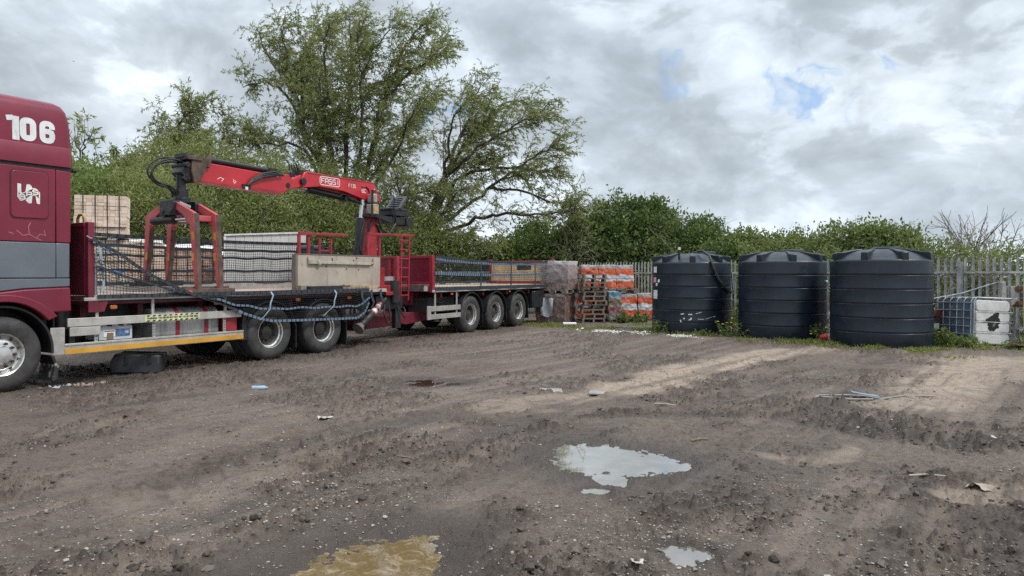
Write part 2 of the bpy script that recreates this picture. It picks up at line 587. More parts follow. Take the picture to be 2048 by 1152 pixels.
def ground_fields(X, Y):
    X = X.astype(np.float32)
    Y = Y.astype(np.float32)
    wx = X + (fbm(X * 1.7, Y * 1.7, 4, 11) - .5) * 0.7
    wy = Y + (fbm(X * 1.7, Y * 1.7, 4, 23) - .5) * 0.7
    near = 1 - sstep(np.hypot(X, Y), 24, 40)
    pale = np.zeros_like(X)
    for pl, hw, st in PALE:
        d, a, s_, L = seg_dist(wx, wy, pl)
        pale = np.maximum(pale, st * (1 - sstep(d, hw * 0.45, hw * 1.15)))
    dark = np.zeros_like(X)
    for pl, hw, st in DARKS:
        d, a, s_, L = seg_dist(wx, wy, pl)
        dark = np.maximum(dark, st * (1 - sstep(d, hw * 0.3, hw * 1.25)))
    churn = sstep(fbm(X * 0.9 + 5, Y * 0.9, 4, 31), 0.44, 0.62) * 0.75 + 0.16
    churn = np.clip(np.maximum(churn, dark * 0.95) - pale * 0.6, 0.05, 1)
    # broad unevenness
    h = (fbm(X * 0.35, Y * 0.35, 3, 41) - .5) * 0.05 * near
    # long scuffs left by lorries turning in and out
    along, across = X * .5225 + Y * .8526, X * .8526 - Y * .5225
    across = across + .6 * np.sin(along * .22 + .8)
    st_ = fbm(across * 5.5, along * .32, 4, 141, .6)
    stm = sstep(fbm(X * .45 + 9, Y * .45, 3, 151), .40, .58) * near
    h = h + (st_ - .5) * 0.055 * stm
    dark = np.maximum(dark, .60 * stm * sstep(st_, .56, .70))
    pale = np.clip(np.maximum(pale * (1 - .6 * sstep(st_, .52, .68)), .22 * stm * sstep(.46 - st_, 0, .12)), 0, 1)
    # clods: ridged lumps
    c1 = 1 - np.abs(2 * fbm(X * 5.5, Y * 5.5, 3, 51) - 1)
    c2 = fbm(X * 15, Y * 15, 3, 61)
    c3 = fbm(X * 40, Y * 40, 2, 71)
    lump = sstep(c2, 0.47, 0.74)
    h = h + near * churn * ((c1 - .8) * 0.060 + (lump - .25) * 0.052 + (c3 - .5) * 0.030)
    h = h + near * (c3 - .5) * 0.009
    for pl, hw, dp, pitch, ls in RUTS:
        bx = min(p[0] for p in pl) - 1.2, max(p[0] for p in pl) + 1.2
        by = min(p[1] for p in pl) - 1.2, max(p[1] for p in pl) + 1.2
        m = (X > bx[0]) & (X < bx[1]) & (Y > by[0]) & (Y < by[1])
        if not m.any():
            continue
        xs, ys = X[m] + (wx[m] - X[m]) * .22, Y[m] + (wy[m] - Y[m]) * .22
        d, a, s_, L = seg_dist(xs, ys, pl)
        fade = sstep(a, 0, .5) * (1 - sstep(a, L - .6, L)) * (0.35 + 0.65 * sstep(fbm(xs * .8, ys * .8, 3, 81), .38, .6))
        if ls > .03:
            fade = sstep(a, 0, .5) * (1 - sstep(a, L - .6, L))
        k = 1 - sstep(d, hw * .75, hw * 1.15)
        shoulder = np.exp(-((d - hw * 1.25) / (hw * .28)) ** 2)
        add = -dp * k + shoulder * dp * 0.7 * (0.4 + 1.2 * lump[m])
        if pitch:
            ph = (a + np.abs(s_) * 0.9) / pitch + np.where(s_ > 0, .5, 0)
            lug = sstep(np.abs((ph % 1) - .5), .14, .30)
            dark[m] = np.maximum(dark[m], .75 * k * fade * (1 - lug) * min(1, ls * 50))
            add = add + ls * k * (lug - .55) * sstep(np.abs(s_), hw * .05, hw * .25)
        hm = h[m] * (1 - 0.55 * k * fade)
        h[m] = hm + 1.25 * add * fade
        dark[m] = np.maximum(dark[m], (0.30 + 0.45 * sstep(fbm(xs * 2.2, ys * 2.2, 3, 83), .42, .62)) * k * fade)
    wet = np.zeros_like(X)
    F = np.full(X.shape, -9.0, np.float32)
    for i in range(len(PUDDLES)):
        ex, ey = PUDDLES[i][0][0], PUDDLES[i][0][1]
        m = (np.abs(X - ex) < 2.2) & (np.abs(Y - ey) < 2.6)
        if m.any():
            F[m] = np.maximum(F[m], puddle_field(X[m], Y[m], i))
    m = F > -3.5
    if m.any():
        xs, ys = X[m], Y[m]
        f = F[m] + (fbm(xs * 3, ys * 3, 3, 91) - .5) * .40 + (fbm(xs * 18, ys * 18, 4, 95) - .5) * 0.20
        bowl = WL - 0.045 * np.clip(f, -0.5, 1.0) + h[m] * 0.34 + (c3[m] - .5) * .010 + lump[m] * .006
        wgt = sstep(f, -0.9, -0.12)
        hh = np.maximum(h[m], WL + 0.008 + 0.01 * sstep(-f, 0.3, 1.0))
        h[m] = hh * (1 - wgt) + bowl * wgt
        wet[m] = np.maximum(wet[m], sstep(f, -1.5, -0.1))
    return h, pale, dark, churn, wet, lump, c3, near


def ground_z(x, y):
    a = np.array([x], np.float32)
    b = np.array([y], np.float32)
    return float(ground_fields(a, b)[0][0])


rad = [0.25]
while rad[-1] < 700:
    r_ = rad[-1]
    rad.append(r_ * (1.10 if r_ < 2.6 else (1.0050 if r_ < 14 else (1.009 if r_ < 34 else 1.07))))
rad = np.array(rad)
ang = np.concatenate([np.arange(-180, -42, 3.0), np.arange(-42, 42, 0.08), np.arange(42, 180, 3.0)])
ang = np.radians(ang)
NR, NA = len(rad), len(ang)
GX = (rad[:, None] * np.sin(ang)[None, :]).ravel()
GY = (rad[:, None] * np.cos(ang)[None, :]).ravel()
gh, gpale, gdark, gchurn, gwet, glump, gc3, gnear = ground_fields(GX, GY)
far_drop = sstep(np.hypot(GX, GY), 60, 700) * 1.0
verts = np.stack([GX, GY, gh - far_drop], 1).astype(np.float32)
verts = np.vstack([verts, [[0, 0, 0]]]).astype(np.float32)
i0 = (np.arange(NR - 1)[:, None] * NA + np.arange(NA)[None, :])
i1 = (np.arange(NR - 1)[:, None] * NA + (np.arange(NA)[None, :] + 1) % NA)
quads = np.stack([i0, i0 + NA, i1 + NA, i1], 2).reshape(-1, 4)
quads = quads[:, ::-1]
tris = np.stack([np.arange(NA), (np.arange(NA) + 1) % NA, np.full(NA, NR * NA)], 1)[:, ::-1]


def np_mesh(name, verts, quads, tris=None, mats=(), smooth=True):
    me = bpy.data.meshes.new(name)
    nq = len(quads)
    nt = 0 if tris is None else len(tris)
    me.vertices.add(len(verts))
    me.vertices.foreach_set('co', np.ascontiguousarray(verts, np.float32).ravel())
    loops = np.concatenate([np.asarray(quads, np.int32).ravel(), np.asarray(tris, np.int32).ravel() if nt else np.zeros(0, np.int32)])
    me.loops.add(len(loops))
    me.loops.foreach_set('vertex_index', loops)
    me.polygons.add(nq + nt)
    st = np.concatenate([np.arange(nq) * 4, nq * 4 + np.arange(nt) * 3]).astype(np.int32)
    me.polygons.foreach_set('loop_start', st)
    me.polygons.foreach_set('use_smooth', np.full(nq + nt, smooth))
    for m in mats:
        me.materials.append(m)
    me.update(calc_edges=True)
    me.validate()
    return me


def ground_material():
    m = bpy.data.materials.new('yard_mud')
    m.use_nodes = True
    t = NT(m.node_tree)
    co = t.n('ShaderNodeTexCoord').outputs['Object']
    at = t.n('ShaderNodeAttribute', attribute_name='mask')
    sp = t.n('ShaderNodeSeparateColor')
    t.put(sp.inputs[0], at.outputs['Color'])
    pale, dark, wet = sp.outputs[0], sp.outputs[1], sp.outputs[2]
    lump = t.n('ShaderNodeAttribute', attribute_name='lump').outputs['Fac']
    n1 = t.noise(co, 0.7, 6, 0.6)
    n2 = t.noise(co, 9, 7, 0.65)
    n3 = t.noise(co, 55, 6, 0.7)
    n4 = t.noise(co, 160, 3, 0.6)
    c = t.mix(t.ramp(n1, 0.35, 0.65), (0.122, 0.090, 0.069), (0.160, 0.126, 0.101))
    c = t.mix(t.math('MULTIPLY', t.ramp(n2, 0.45, 0.7), 0.65), c, (0.066, 0.042, 0.032))
    c = t.mix(t.math('MULTIPLY', t.ramp(n3, 0.42, 0.62), 0.42), c, (0.190, 0.148, 0.125))
    n5 = t.noise(co, 30, 9, 0.72)
    c = t.mix(t.ramp(n5, 0.53, 0.62, 0, 0.62), c, (0.045, 0.034, 0.028))
    c = t.mix(t.ramp(t.noise(co, 75, 4, 0.7), 0.58, 0.68, 0, 0.55), c, (0.26, 0.225, 0.195))
    c = t.mix(t.math('MULTIPLY', lump, 0.75), c, (0.040, 0.028, 0.022))  # clods darkened in colour to strengthen their weak relief shading
    c = t.mix(t.math('MULTIPLY', dark, 0.62), c, (0.036, 0.027, 0.022))
    pk = t.math('MULTIPLY', pale, t.ramp(t.noise(co, 5, 7, 0.7), 0.30, 0.58, 0.25, 1.0))
    c = t.mix(pk, c, t.mix(n3, (0.27, 0.20, 0.145), (0.44, 0.355, 0.275)))
    # grit: pale specks of crushed stone and brick dust
    vo = t.n('ShaderNodeTexVoronoi')
    t.put(vo.inputs['Vector'], co)
    vo.inputs['Scale'].default_value = 42
    sz = t.math('MULTIPLY', t.ramp(t.noise(co, 1.3, 5, 0.65), 0.40, 0.68), 0.30)
    spk = t.ramp(t.math('SUBTRACT', sz, vo.outputs['Distance']), -0.02, 0.05)
    vcol = t.n('ShaderNodeSeparateColor')
    t.put(vcol.inputs[0], vo.outputs['Color'])
    gcol = t.mix(vcol.outputs[0], (0.16, 0.14, 0.125), (0.46, 0.42, 0.37))
    c = t.mix(t.math('MULTIPLY', spk, 0.8), c, gcol)
    c = t.mix(t.math('MULTIPLY', wet, 0.75), c, (0.060, 0.046, 0.037))
    p = t.n('ShaderNodeBsdfPrincipled')
    t.put(p.inputs['Base Color'], c)
    rg = t.ramp(n2, 0.3, 0.7, 0.60, 0.92)
    rg = t.math('SUBTRACT', rg, t.math('MULTIPLY', dark, 0.12))
    rg = t.math('SUBTRACT', rg, t.math('MULTIPLY', wet, 0.45))
    t.put(p.inputs['Roughness'], rg)
    p.inputs['Specular IOR Level'].default_value = 0.40
    b = t.n('ShaderNodeBump')
    b.inputs['Strength'].default_value = 1.0
    b.inputs['Distance'].default_value = 0.022
    hsum = t.math('ADD', t.math('MULTIPLY', n3, 0.9), t.math('ADD', t.math('MULTIPLY', n4, 0.35), t.math('MULTIPLY', spk, 0.35)))
    t.put(b.inputs['Height'], hsum)
    t.put(p.inputs['Normal'], b.outputs[0])
    o = t.n('ShaderNodeOutputMaterial')
    t.put(o.inputs[0], p.outputs[0])
    return m


gm = np_mesh('ground', verts, quads, tris, [ground_material()])
ca = gm.color_attributes.new('mask', 'FLOAT_COLOR', 'POINT')
cd = np.ones((len(verts), 4), np.float32)
cd[:-1, 0], cd[:-1, 1], cd[:-1, 2] = gpale, gdark, gwet
cd[-1] = (0, 0, 0, 1)
ca.data.foreach_set('color', cd.ravel())
la = gm.attributes.new('lump', 'FLOAT', 'POINT')
la.data.foreach_set('value', np.concatenate([glump * gchurn * gnear, [0]]).astype(np.float32))
ground = bpy.data.objects.new('ground', gm)
COL.objects.link(ground)
tag(ground, 'dark brown muddy yard churned by tyres and strewn with grit', None, None, 'structure')


def water_mat(name, col, alpha_mott):
    m = bpy.data.materials.new(name)
    m.use_nodes = True
    t = NT(m.node_tree)
    co = t.n('ShaderNodeTexCoord').outputs['Object']
    p = t.n('ShaderNodeBsdfPrincipled')
    t.put(p.inputs['Base Color'], t.mix(t.ramp(t.noise(co, 5, 5, 0.6), 0.3, 0.7), tuple(x * .8 for x in col), tuple(x * 1.12 for x in col)))
    if alpha_mott > .003:
        sed = t.ramp(t.noise(co, 7, 6, 0.7, 1.5), 0.50, 0.66)
        t.put(p.inputs['Base Color'], t.mix(sed, col, (0.32, 0.245, 0.165)))
    p.inputs['Roughness'].default_value = 0.015
    p.inputs['IOR'].default_value = 1.4
    p.inputs['Specular IOR Level'].default_value = 0.8
    p.inputs['Coat Weight'].default_value = 1.0
    p.inputs['Coat Roughness'].default_value = 0.01
    b = t.n('ShaderNodeBump')
    b.inputs['Strength'].default_value = 0.25
    b.inputs['Distance'].default_value = alpha_mott
    t.put(b.inputs['Height'], t.noise(co, 14, 2, 0.5))
    t.put(p.inputs['Normal'], b.outputs[0])
    o = t.n('ShaderNodeOutputMaterial')
    t.put(o.inputs[0], p.outputs[0])
    return m


PUD_LOOK = [((0.22, 0.205, 0.175), 'pale grey puddle shining in the middle of the yard', 0.0012),
            ((0.165, 0.110, 0.052), 'murky yellow brown puddle at the near edge of the yard', 0.004),
            ((0.13, 0.115, 0.095), 'small pale puddle in a tyre print right of the murky puddle', 0.001),
            ((0.16, 0.15, 0.14), 'grey puddle in the shade under the truck', 0.001),
            ((0.085, 0.045, 0.03), 'small dark red brown puddle in front of the trailer drawbar', 0.001)]
for i, (colr, lab, bm_) in enumerate(PUD_LOOK):
    xs = [e[0] - e[2] * 1.9 for e in PUDDLES[i]] + [e[0] + e[2] * 1.9 for e in PUDDLES[i]]
    ys = [e[1] - e[3] * 1.9 for e in PUDDLES[i]] + [e[1] + e[3] * 1.9 for e in PUDDLES[i]]
    cx, cy = (min(xs) + max(xs)) / 2, (min(ys) + max(ys)) / 2
    ax, ay = (max(xs) - min(xs)) / 2, (max(ys) - min(ys)) / 2
    mb = MB()
    ring = [(cx + ax * math.cos(a), cy + ay * math.sin(a)) for a in [2 * math.pi * k / 40 for k in range(40)]]
    mb.add([(x, y, WL) for x, y in ring], [tuple(range(40))])
    tag(mb.build('puddle', water_mat('puddle_water_%d' % i, colr, bm_), smooth=0), lab, None, None, 'structure')

# ---- loose stones and clods
rng = np.random.default_rng(7)
ICO_V = None


def ico():
    t = (1 + 5 ** .5) / 2
    v = np.array([(-1, t, 0), (1, t, 0), (-1, -t, 0), (1, -t, 0), (0, -1, t), (0, 1, t), (0, -1, -t), (0, 1, -t), (t, 0, -1), (t, 0, 1), (-t, 0, -1), (-t, 0, 1)], float)
    v /= np.linalg.norm(v[0])
    f = np.array([(0, 11, 5), (0, 5, 1), (0, 1, 7), (0, 7, 10), (0, 10, 11), (1, 5, 9), (5, 11, 4), (11, 10, 2), (10, 7, 6), (7, 1, 8), (3, 9, 4), (3, 4, 2), (3, 2, 6), (3, 6, 8), (3, 8, 9), (4, 9, 5), (2, 4, 11), (6, 2, 10), (8, 6, 7), (9, 8, 1)])
    return v, f


def scatter_stones(name, X, Y, size, mats, flat=0.6, sink=0.25):
    N = len(X)
    iv, jf = ico()
    Z = ground_fields(X, Y)[0]
    a = rng.uniform(0, 6.28, N)
    sc = np.stack([size * rng.uniform(.7, 1.4, N), size * rng.uniform(.6, 1.1, N), size * flat * rng.uniform(.6, 1.2, N)], 1)
    V = iv[None] * sc[:, None, :] * rng.uniform(.75, 1.2, (N, 12, 1))
    ca_, sa_ = np.cos(a)[:, None], np.sin(a)[:, None]
    x = V[..., 0] * ca_ - V[..., 1] * sa_ + X[:, None]
    y = V[..., 0] * sa_ + V[..., 1] * ca_ + Y[:, None]
    z = V[..., 2] + (Z + sc[:, 2] * (1 - 2 * sink))[:, None]
    vv = np.stack([x, y, z], 2).reshape(-1, 3)
    ff = (jf[None] + (np.arange(N) * 12)[:, None, None]).reshape(-1, 3)
    me = np_mesh(name, vv, np.zeros((0, 4), int), ff, mats, smooth=False)
    tt = me.attributes.new('tint', 'FLOAT', 'POINT')
    tt.data.foreach_set('value', np.repeat(rng.uniform(0, 1, N), 12).astype(np.float32))
    ob = bpy.data.objects.new(name, me)
    COL.objects.link(ob)
    return ob


def stone_mat(name, a, b, c, rough=0.8):
    m = leaf_mat(name, a, b, c, 0.0)
    return m


def polar_pts(N, r0, r1, adeg=41, power=1.0):
    u = rng.uniform(0, 1, N)
    r = r0 * (r1 / r0) ** (u ** power)
    a = np.radians(rng.uniform(-adeg, adeg, N))
    return r * np.sin(a), r * np.cos(a)


sx, sy = polar_pts(75000, 3.2, 15)
keep = (fbm(sx * .9 + 3, sy * .9, 4, 131) + np.where(sx < -0.6, .06, -0.03)) > rng.uniform(.44, .84, len(sx))
sx, sy = sx[keep], sy[keep]
ssz = np.clip(rng.lognormal(math.log(0.0052), .45, len(sx)), 0.0028, 0.022)
g = scatter_stones('gravel', sx, sy, ssz, [stone_mat('gravel_stone', (0.10, 0.085, 0.075), (0.19, 0.165, 0.145), (0.40, 0.36, 0.31))])
tag(g, 'loose pale gravel and crushed stone scattered over the muddy yard', 'gravel', None, 'stuff')
sx, sy = polar_pts(30000, 3.2, 15)
_, pl_, dk_, ch_, wt_, lm_, c3_, nr_ = ground_fields(sx, sy)
keep = (ch_ * (1 - wt_)) > rng.uniform(.15, 1.1, len(sx))
sx, sy = sx[keep], sy[keep]
ssz = np.clip(rng.lognormal(math.log(0.0085), .55, len(sx)), 0.0035, 0.038)
g = scatter_stones('mud_clods', sx, sy, ssz, [stone_mat('mud_clod', (0.040, 0.030, 0.024), (0.070, 0.054, 0.044), (0.12, 0.096, 0.080))], .7, .4)
tag(g, 'dark crumbled clods of mud thrown up in the ruts', 'mud', None, 'stuff')

# ================================================================== WATER TANKS
TANK = mat('tank_plastic', (0.0085, 0.0152, 0.0252), 0.40, 0, 0.22, 2.0, spots=((0.030, 0.034, 0.040), 0.74, 14), rvar=0.10, bump=0.0012, bscale=7, streak=((0.019, 0.026, 0.035), 0.5, (5, 5, 0.5), 0.54))
WHITE = mat('white_paint', (0.72, 0.72, 0.70), 0.5)
PINKP = mat('pink_label', (0.75, 0.36, 0.38), 0.5)
STEELP = mat('steel_fitting', (0.42, 0.43, 0.44), 0.35, 0.8)
HOSE = mat('green_hose', (0.035, 0.042, 0.035), 0.45)
BLACKR = mat('black_rubber', (0.016, 0.016, 0.017), 0.55, bump=0.001)
TR, TZ = 1.065, 1.94


def make_tank(label, loc, rz):
    root = thing('water_tank', label, 'water tank', loc, rz, 'black plastic water tanks')
    prof = [(0.0, 0.0), (TR - 0.05, 0.0), (TR - 0.012, 0.025), (TR, 0.06)]
    step = 0.316
    for k in range(1, 6):
        z = 0.02 + k * step
        prof += [(TR + .001, z - 0.022), (TR - 0.016, z - 0.010), (TR - 0.017, z - .004), (TR + 0.004, z + 0.026), (TR + .004, z + .034), (TR, z + .05)]
    prof += [(TR, TZ - 0.05), (TR - 0.004, TZ - 0.02), (TR - 0.025, TZ)]
    a = MB()
    a.lathe(prof, axis='z', n=96)
    a.build('tank_wall', TANK, root, smooth=50)
    d = MB()
    dome = [(TR - 0.024, TZ - 0.001), (TR - 0.06, TZ + 0.012)]
    for i in range(12):
        t = i / 11
        dome.append((TR - 0.08 - (TR - 0.08 - 0.34) * t, TZ + 0.02 + 0.22 * math.sin(t * math.pi / 2) ** 0.9))
    dome.append((0.0, TZ + 0.245))
    d.lathe(dome, axis='z', n=72)
    d.build('tank_top', TANK, root, smooth=50)
    for k in range(8):
        b = MB()
        pl = [(TR - 0.006, TZ - 0.05), (TR - 0.006, TZ + 0.155), (TR - 0.05, TZ + 0.175), (TR - 0.20, TZ + 0.185), (0.60, TZ + 0.24), (0.42, TZ + 0.258), (0.42, TZ + 0.15), (0.75, TZ + 0.05)]
        wds = [0.075, 0.075, 0.075, 0.07, 0.045, 0.04, 0.04, 0.05]
        vs = [(x, -w_, z) for (x, z), w_ in zip(pl, wds)] + [(x, w_, z) for (x, z), w_ in zip(pl, wds)]
        n = len(pl)
        b.add(vs, [tuple(range(n)), tuple(range(2 * n - 1, n - 1, -1))] + [((i + 1) % n, i, i + n, (i + 1) % n + n) for i in range(n)])
        o = b.build('rib', TANK, root, bevel=0.018, smooth=40)
        o.rotation_euler = (0, 0, 2 * math.pi * k / 8 + 0.2)
    l = MB()
    l.lathe([(0.0, 0.11), (0.27, 0.11), (0.31, 0.095), (0.32, 0.07), (0.32, 0.0), (0.30, -0.03)], (-0.55, 0.28, TZ + 0.205), axis='z', n=40)
    l.build('lid', TANK, root, smooth=40)
    return root


def on_tank(th, z, r=TR + 0.002):
    return (r * math.cos(th), r * math.sin(th), z)


def tank_patch(mb, th, z, w_, h, mi=0, n=5, rot=0.0):
    vs = []
    for i in range(n + 1):
        u = (i / n - .5) * w_
        for v in (-h / 2, h / 2):
            uu, vv = u * math.cos(rot) - v * math.sin(rot), u * math.sin(rot) + v * math.cos(rot)
            vs.append(on_tank(th + uu / TR, z + vv, TR + 0.004))
    mb.add(vs, [(2 * i, 2 * i + 2, 2 * i + 3, 2 * i + 1) for i in range(n)], mi)


TANKS = [((4.99, 20.2, -0.02), 'black ribbed water tank with white stickers and a hose over its rim'),
         ((6.92, 18.6, -0.02), 'plain black ribbed water tank standing between two other tanks'),
         ((8.46, 16.65, -0.02), 'black ribbed water tank closest to the wire caged white container')]
troots = []
for k, (p, lab) in enumerate(TANKS):
    az = math.atan2(-p[1], -p[0])
    rt = make_tank(lab, p, az - 0.16 + 0.22 * k)
    troots.append((rt, az - (az - 0.16 + 0.22 * k)))
rt, fz = troots[0]                       # fz = local angle that faces the camera
def T1(frac):
    return fz + math.asin(frac)
for fr, z, w_, h, m_ in ((-0.90, 1.74, .20, .16, WHITE), (-0.91, 1.46, .18, .14, PINKP), (-0.90, 1.06, .26, .24, WHITE)):
    b = MB()
    tank_patch(b, T1(fr), z, w_, h)
    b.build('sticker', m_, rt, smooth=0)
for fr, z in ((-0.80, 1.43), (-0.855, 1.33)):
    b = MB()
    th = T1(fr)
    c0 = Vector(on_tank(th, z, TR - 0.01))
    nn = Vector((math.cos(th), math.sin(th), 0))
    b.cyl(c0, c0 + nn * 0.02, 0.045, n=16)
    b.build('dot_sticker', WHITE, rt)
for fr, z, w_, h, ro in ((-0.21, .56, .09, .025, .2), (-0.02, .55, .10, .03, 0), (0.18, .59, .16, .012, .3), (-0.25, .37, .03, .07, .3), (-0.17, .44, .05, .03, .5), (-0.02, .42, .09, .025, .5), (0.0, .44, .03, .05, 0),
                     (0.24, .425, .16, .012, -.03), (0.42, .455, .18, .010, .28), (0.55, .49, .10, .010, .15), (0.85, .46, .02, .03, 0), (-0.93, .44, .02, .04, 0)):
    b = MB()
    tank_patch(b, T1(fr), z, w_, h, rot=ro)
    b.build('paint_mark', WHITE, rt, smooth=0)
b = MB()
b.cyl(on_tank(T1(-.36), TZ + 0.1, TR - .2), on_tank(T1(-.36), TZ + 0.34, TR - .2), 0.032, n=12, mi=0)
b.cyl(on_tank(T1(-.36), TZ + 0.33, TR - .2), on_tank(T1(-.36), TZ + 0.40, TR - .2), 0.036, n=12, mi=1)
b.build('vent_pipe', [TANK, WHITE], rt)
b = MB()
b.tube([on_tank(T1(.30), TZ + .30, TR - .5), on_tank(T1(.40), TZ + .30, TR - .28), on_tank(T1(.45), TZ + .16, TR - .02), on_tank(T1(.50), TZ - .1, TR + .05), on_tank(T1(.62), TZ - .42, TR + .04),
        on_tank(T1(.76), TZ - .66, TR + .05), on_tank(T1(.93), TZ - .82, TR + .05), on_tank(T1(.99), TZ - .76, TR + .06), on_tank(fz + 1.75, TZ - .35, TR + .06), on_tank(fz + 2.0, TZ + .1, TR + .02)], 0.030, 10)
b.build('hose', HOSE, rt, smooth=60)
b = MB()
rt2, fz2 = troots[1]
th = fz2 + math.asin(.97)
c0 = Vector(on_tank(th, 1.43, TR - .02))
b.cyl(c0, c0 + Vector((math.cos(th), math.sin(th), 0)) * .06, .03, n=12)
b.build('tank_fitting', WHITE, rt2)

# ================================================================== PALISADE FENCE
GALV = mat('galvanised_steel', (0.44, 0.45, 0.45), 0.5, 0.3, 0.22, 4.0, spots=((0.16, 0.13, 0.11), 0.70, 9))
FP, FD = Vector((8.7, 20.2, 0)), Vector((-0.589, 0.808, 0)).normalized()


def fence_at(k):
    return FP + FD * k


f_ang = math.atan2(FD.y, FD.x)
fence = thing('palisade_fence', 'grey galvanised palisade fence with pointed pales running behind the tanks and pallets', 'fence', tuple(fence_at(-9)), f_ang)
BAY = 2.75
for bay in range(9):
    b = MB()
    npl = 18
    for i in range(npl):
        x = bay * BAY + 0.06 + i * (BAY / npl)
        rr = random.Random(bay * 50 + i)
        z0, z1 = 0.03 + rr.uniform(-.01, .01), 1.98 + rr.uniform(-.015, .015) + (bay * BAY) * 0.004
        wv = 0.034
        dx = rr.uniform(-.006, .006)
        prof = [(-wv, 0.0), (-wv * .35, -0.018), (wv * .35, -0.018), (wv, 0.0)]
        tops = [z1 - .07, z1, z1, z1 - .07]
        vs = []
        for (px_, py_), tz in zip(prof, tops):
            for zz in (z0, tz):
                for yy in (0, 0.004):
                    vs.append((x + px_ + dx * zz, 0.032 * 0 - 0.03 + py_ + yy, zz))
        fs = []
        for j in range(3):
            a0, b0 = j * 4, (j + 1) * 4
            fs += [(a0, b0, b0 + 2, a0 + 2), (a0 + 1, a0 + 3, b0 + 3, b0 + 1), (a0 + 2, b0 + 2, b0 + 3, a0 + 3), (a0, a0 + 1, b0 + 1, b0)]
        fs += [(0, 2, 3, 1), (12, 13, 15, 14)]
        b.add(vs, fs)
    b.build('pale_panel', GALV, fence, smooth=0)
    b = MB()
    for z in (0.35, 1.62):
        x0, x1 = bay * BAY + .01, (bay + 1) * BAY - .01
        b.box(x0, x1, -0.026, -0.020, z, z + .045)
        b.box(x0, x1, -0.026, 0.02, z - .006, z)
    b.build('rail', GALV, fence, smooth=0)
for i in range(10):
    b = MB()
    x = i * BAY
    b.box(x - .05, x + .05, 0.022, 0.028, 0, 1.88)
    b.box(x - .05, x + .05, 0.112, 0.118, 0, 1.88)
    b.box(x - .004, x + .004, 0.028, 0.112, 0, 1.88)
    b.build('post', GALV, fence, smooth=0)

# ================================================================== PALLETS AND WRAPPED PACKS
WOODO = mat('weathered_wood', (0.21, 0.17, 0.135), 0.85, 0, 0.3, 14, streak=((0.10, 0.08, 0.065), 0.6, (3, 40, 40), 0.48))
WOODD = mat('dark_wood', (0.10, 0.075, 0.055), 0.85, 0, 0.3, 14)


def pallet_mesh():
    b = MB()
    for i in range(7):
        x = -.5 + i * (1.0 - .1) / 6
        b.box(x, x + .1, -.6, .6, .122, .144)
    for y in (-.6, -.05, .5):
        b.box(-.5, .5, y, y + .1, .100, .1215)
        for x in (-.5, -.07, .36):
            b.box(x, x + .14, y + .002, y + .098, .022, .0998)
    for x in (-.5, -.07, .36):
        b.box(x, x + .14, -.6, .6, 0, .0218)
    return b


PAL = None


def pallet(x, y, z, rz, label, group='wooden pallets', m=None):
    global PAL
    if PAL is None:
        PAL = pallet_mesh().build('wooden_pallet', WOODO, smooth=0)
        o = PAL
    else:
        o = PAL.copy()
        COL.objects.link(o)
    o.location = (x, y, z)
    o.rotation_euler = (0, 0, rz)
    return tag(o, label, 'pallet', group)


def wrap_mat(name, bands, rough=0.28, wr=0.02):
    """plastic film with printed bands up its height: bands = [(z, colour), ...]"""
    m = bpy.data.materials.new(name)
    m.use_nodes = True
    t = NT(m.node_tree)
    tcn = t.n('ShaderNodeTexCoord')
    co = tcn.outputs['Object']
    sp = t.n('ShaderNodeSeparateXYZ')
    t.put(sp.inputs[0], tcn.outputs['Generated'])
    zz = t.math('ADD', sp.outputs[2], t.math('MULTIPLY', t.math('SUBTRACT', t.noise(co, 4.5, 4, 0.6), 0.5), 0.24))
    c = (*bands[0][1], 1)
    cc = None
    for z, colr in bands:
        if cc is None:
            rgb = t.n('ShaderNodeRGB')
            rgb.outputs[0].default_value = (*colr, 1)
            cc = rgb.outputs[0]
        else:
            cc = t.mix(t.ramp(zz, z - .012, z + .012), cc, colr)
    st = t.n('ShaderNodeMapping')
    t.put(st.inputs[0], co)
    st.inputs['Rotation'].default_value = (0.3, 0.6, 0.9)
    st.inputs['Scale'].default_value = (9, 7, 10)
    cr = t.noise(st.outputs[0], 1.0, 6, 0.68, 2.2)
    cc = t.mix(t.ramp(cr, 0.52, 0.64, 0, 0.5), cc, (0.62, 0.55, 0.52))
    p = t.n('ShaderNodeBsdfPrincipled')
    t.put(p.inputs['Base Color'], cc)
    p.inputs['Roughness'].default_value = rough
    b = t.n('ShaderNodeBump')
    b.inputs['Distance'].default_value = wr
    b.inputs['Strength'].default_value = 0.8
    t.put(b.inputs['Height'], cr)
    t.put(p.inputs['Normal'], b.outputs[0])
    o = t.n('ShaderNodeOutputMaterial')
    t.put(o.inputs[0], p.outputs[0])
    return m


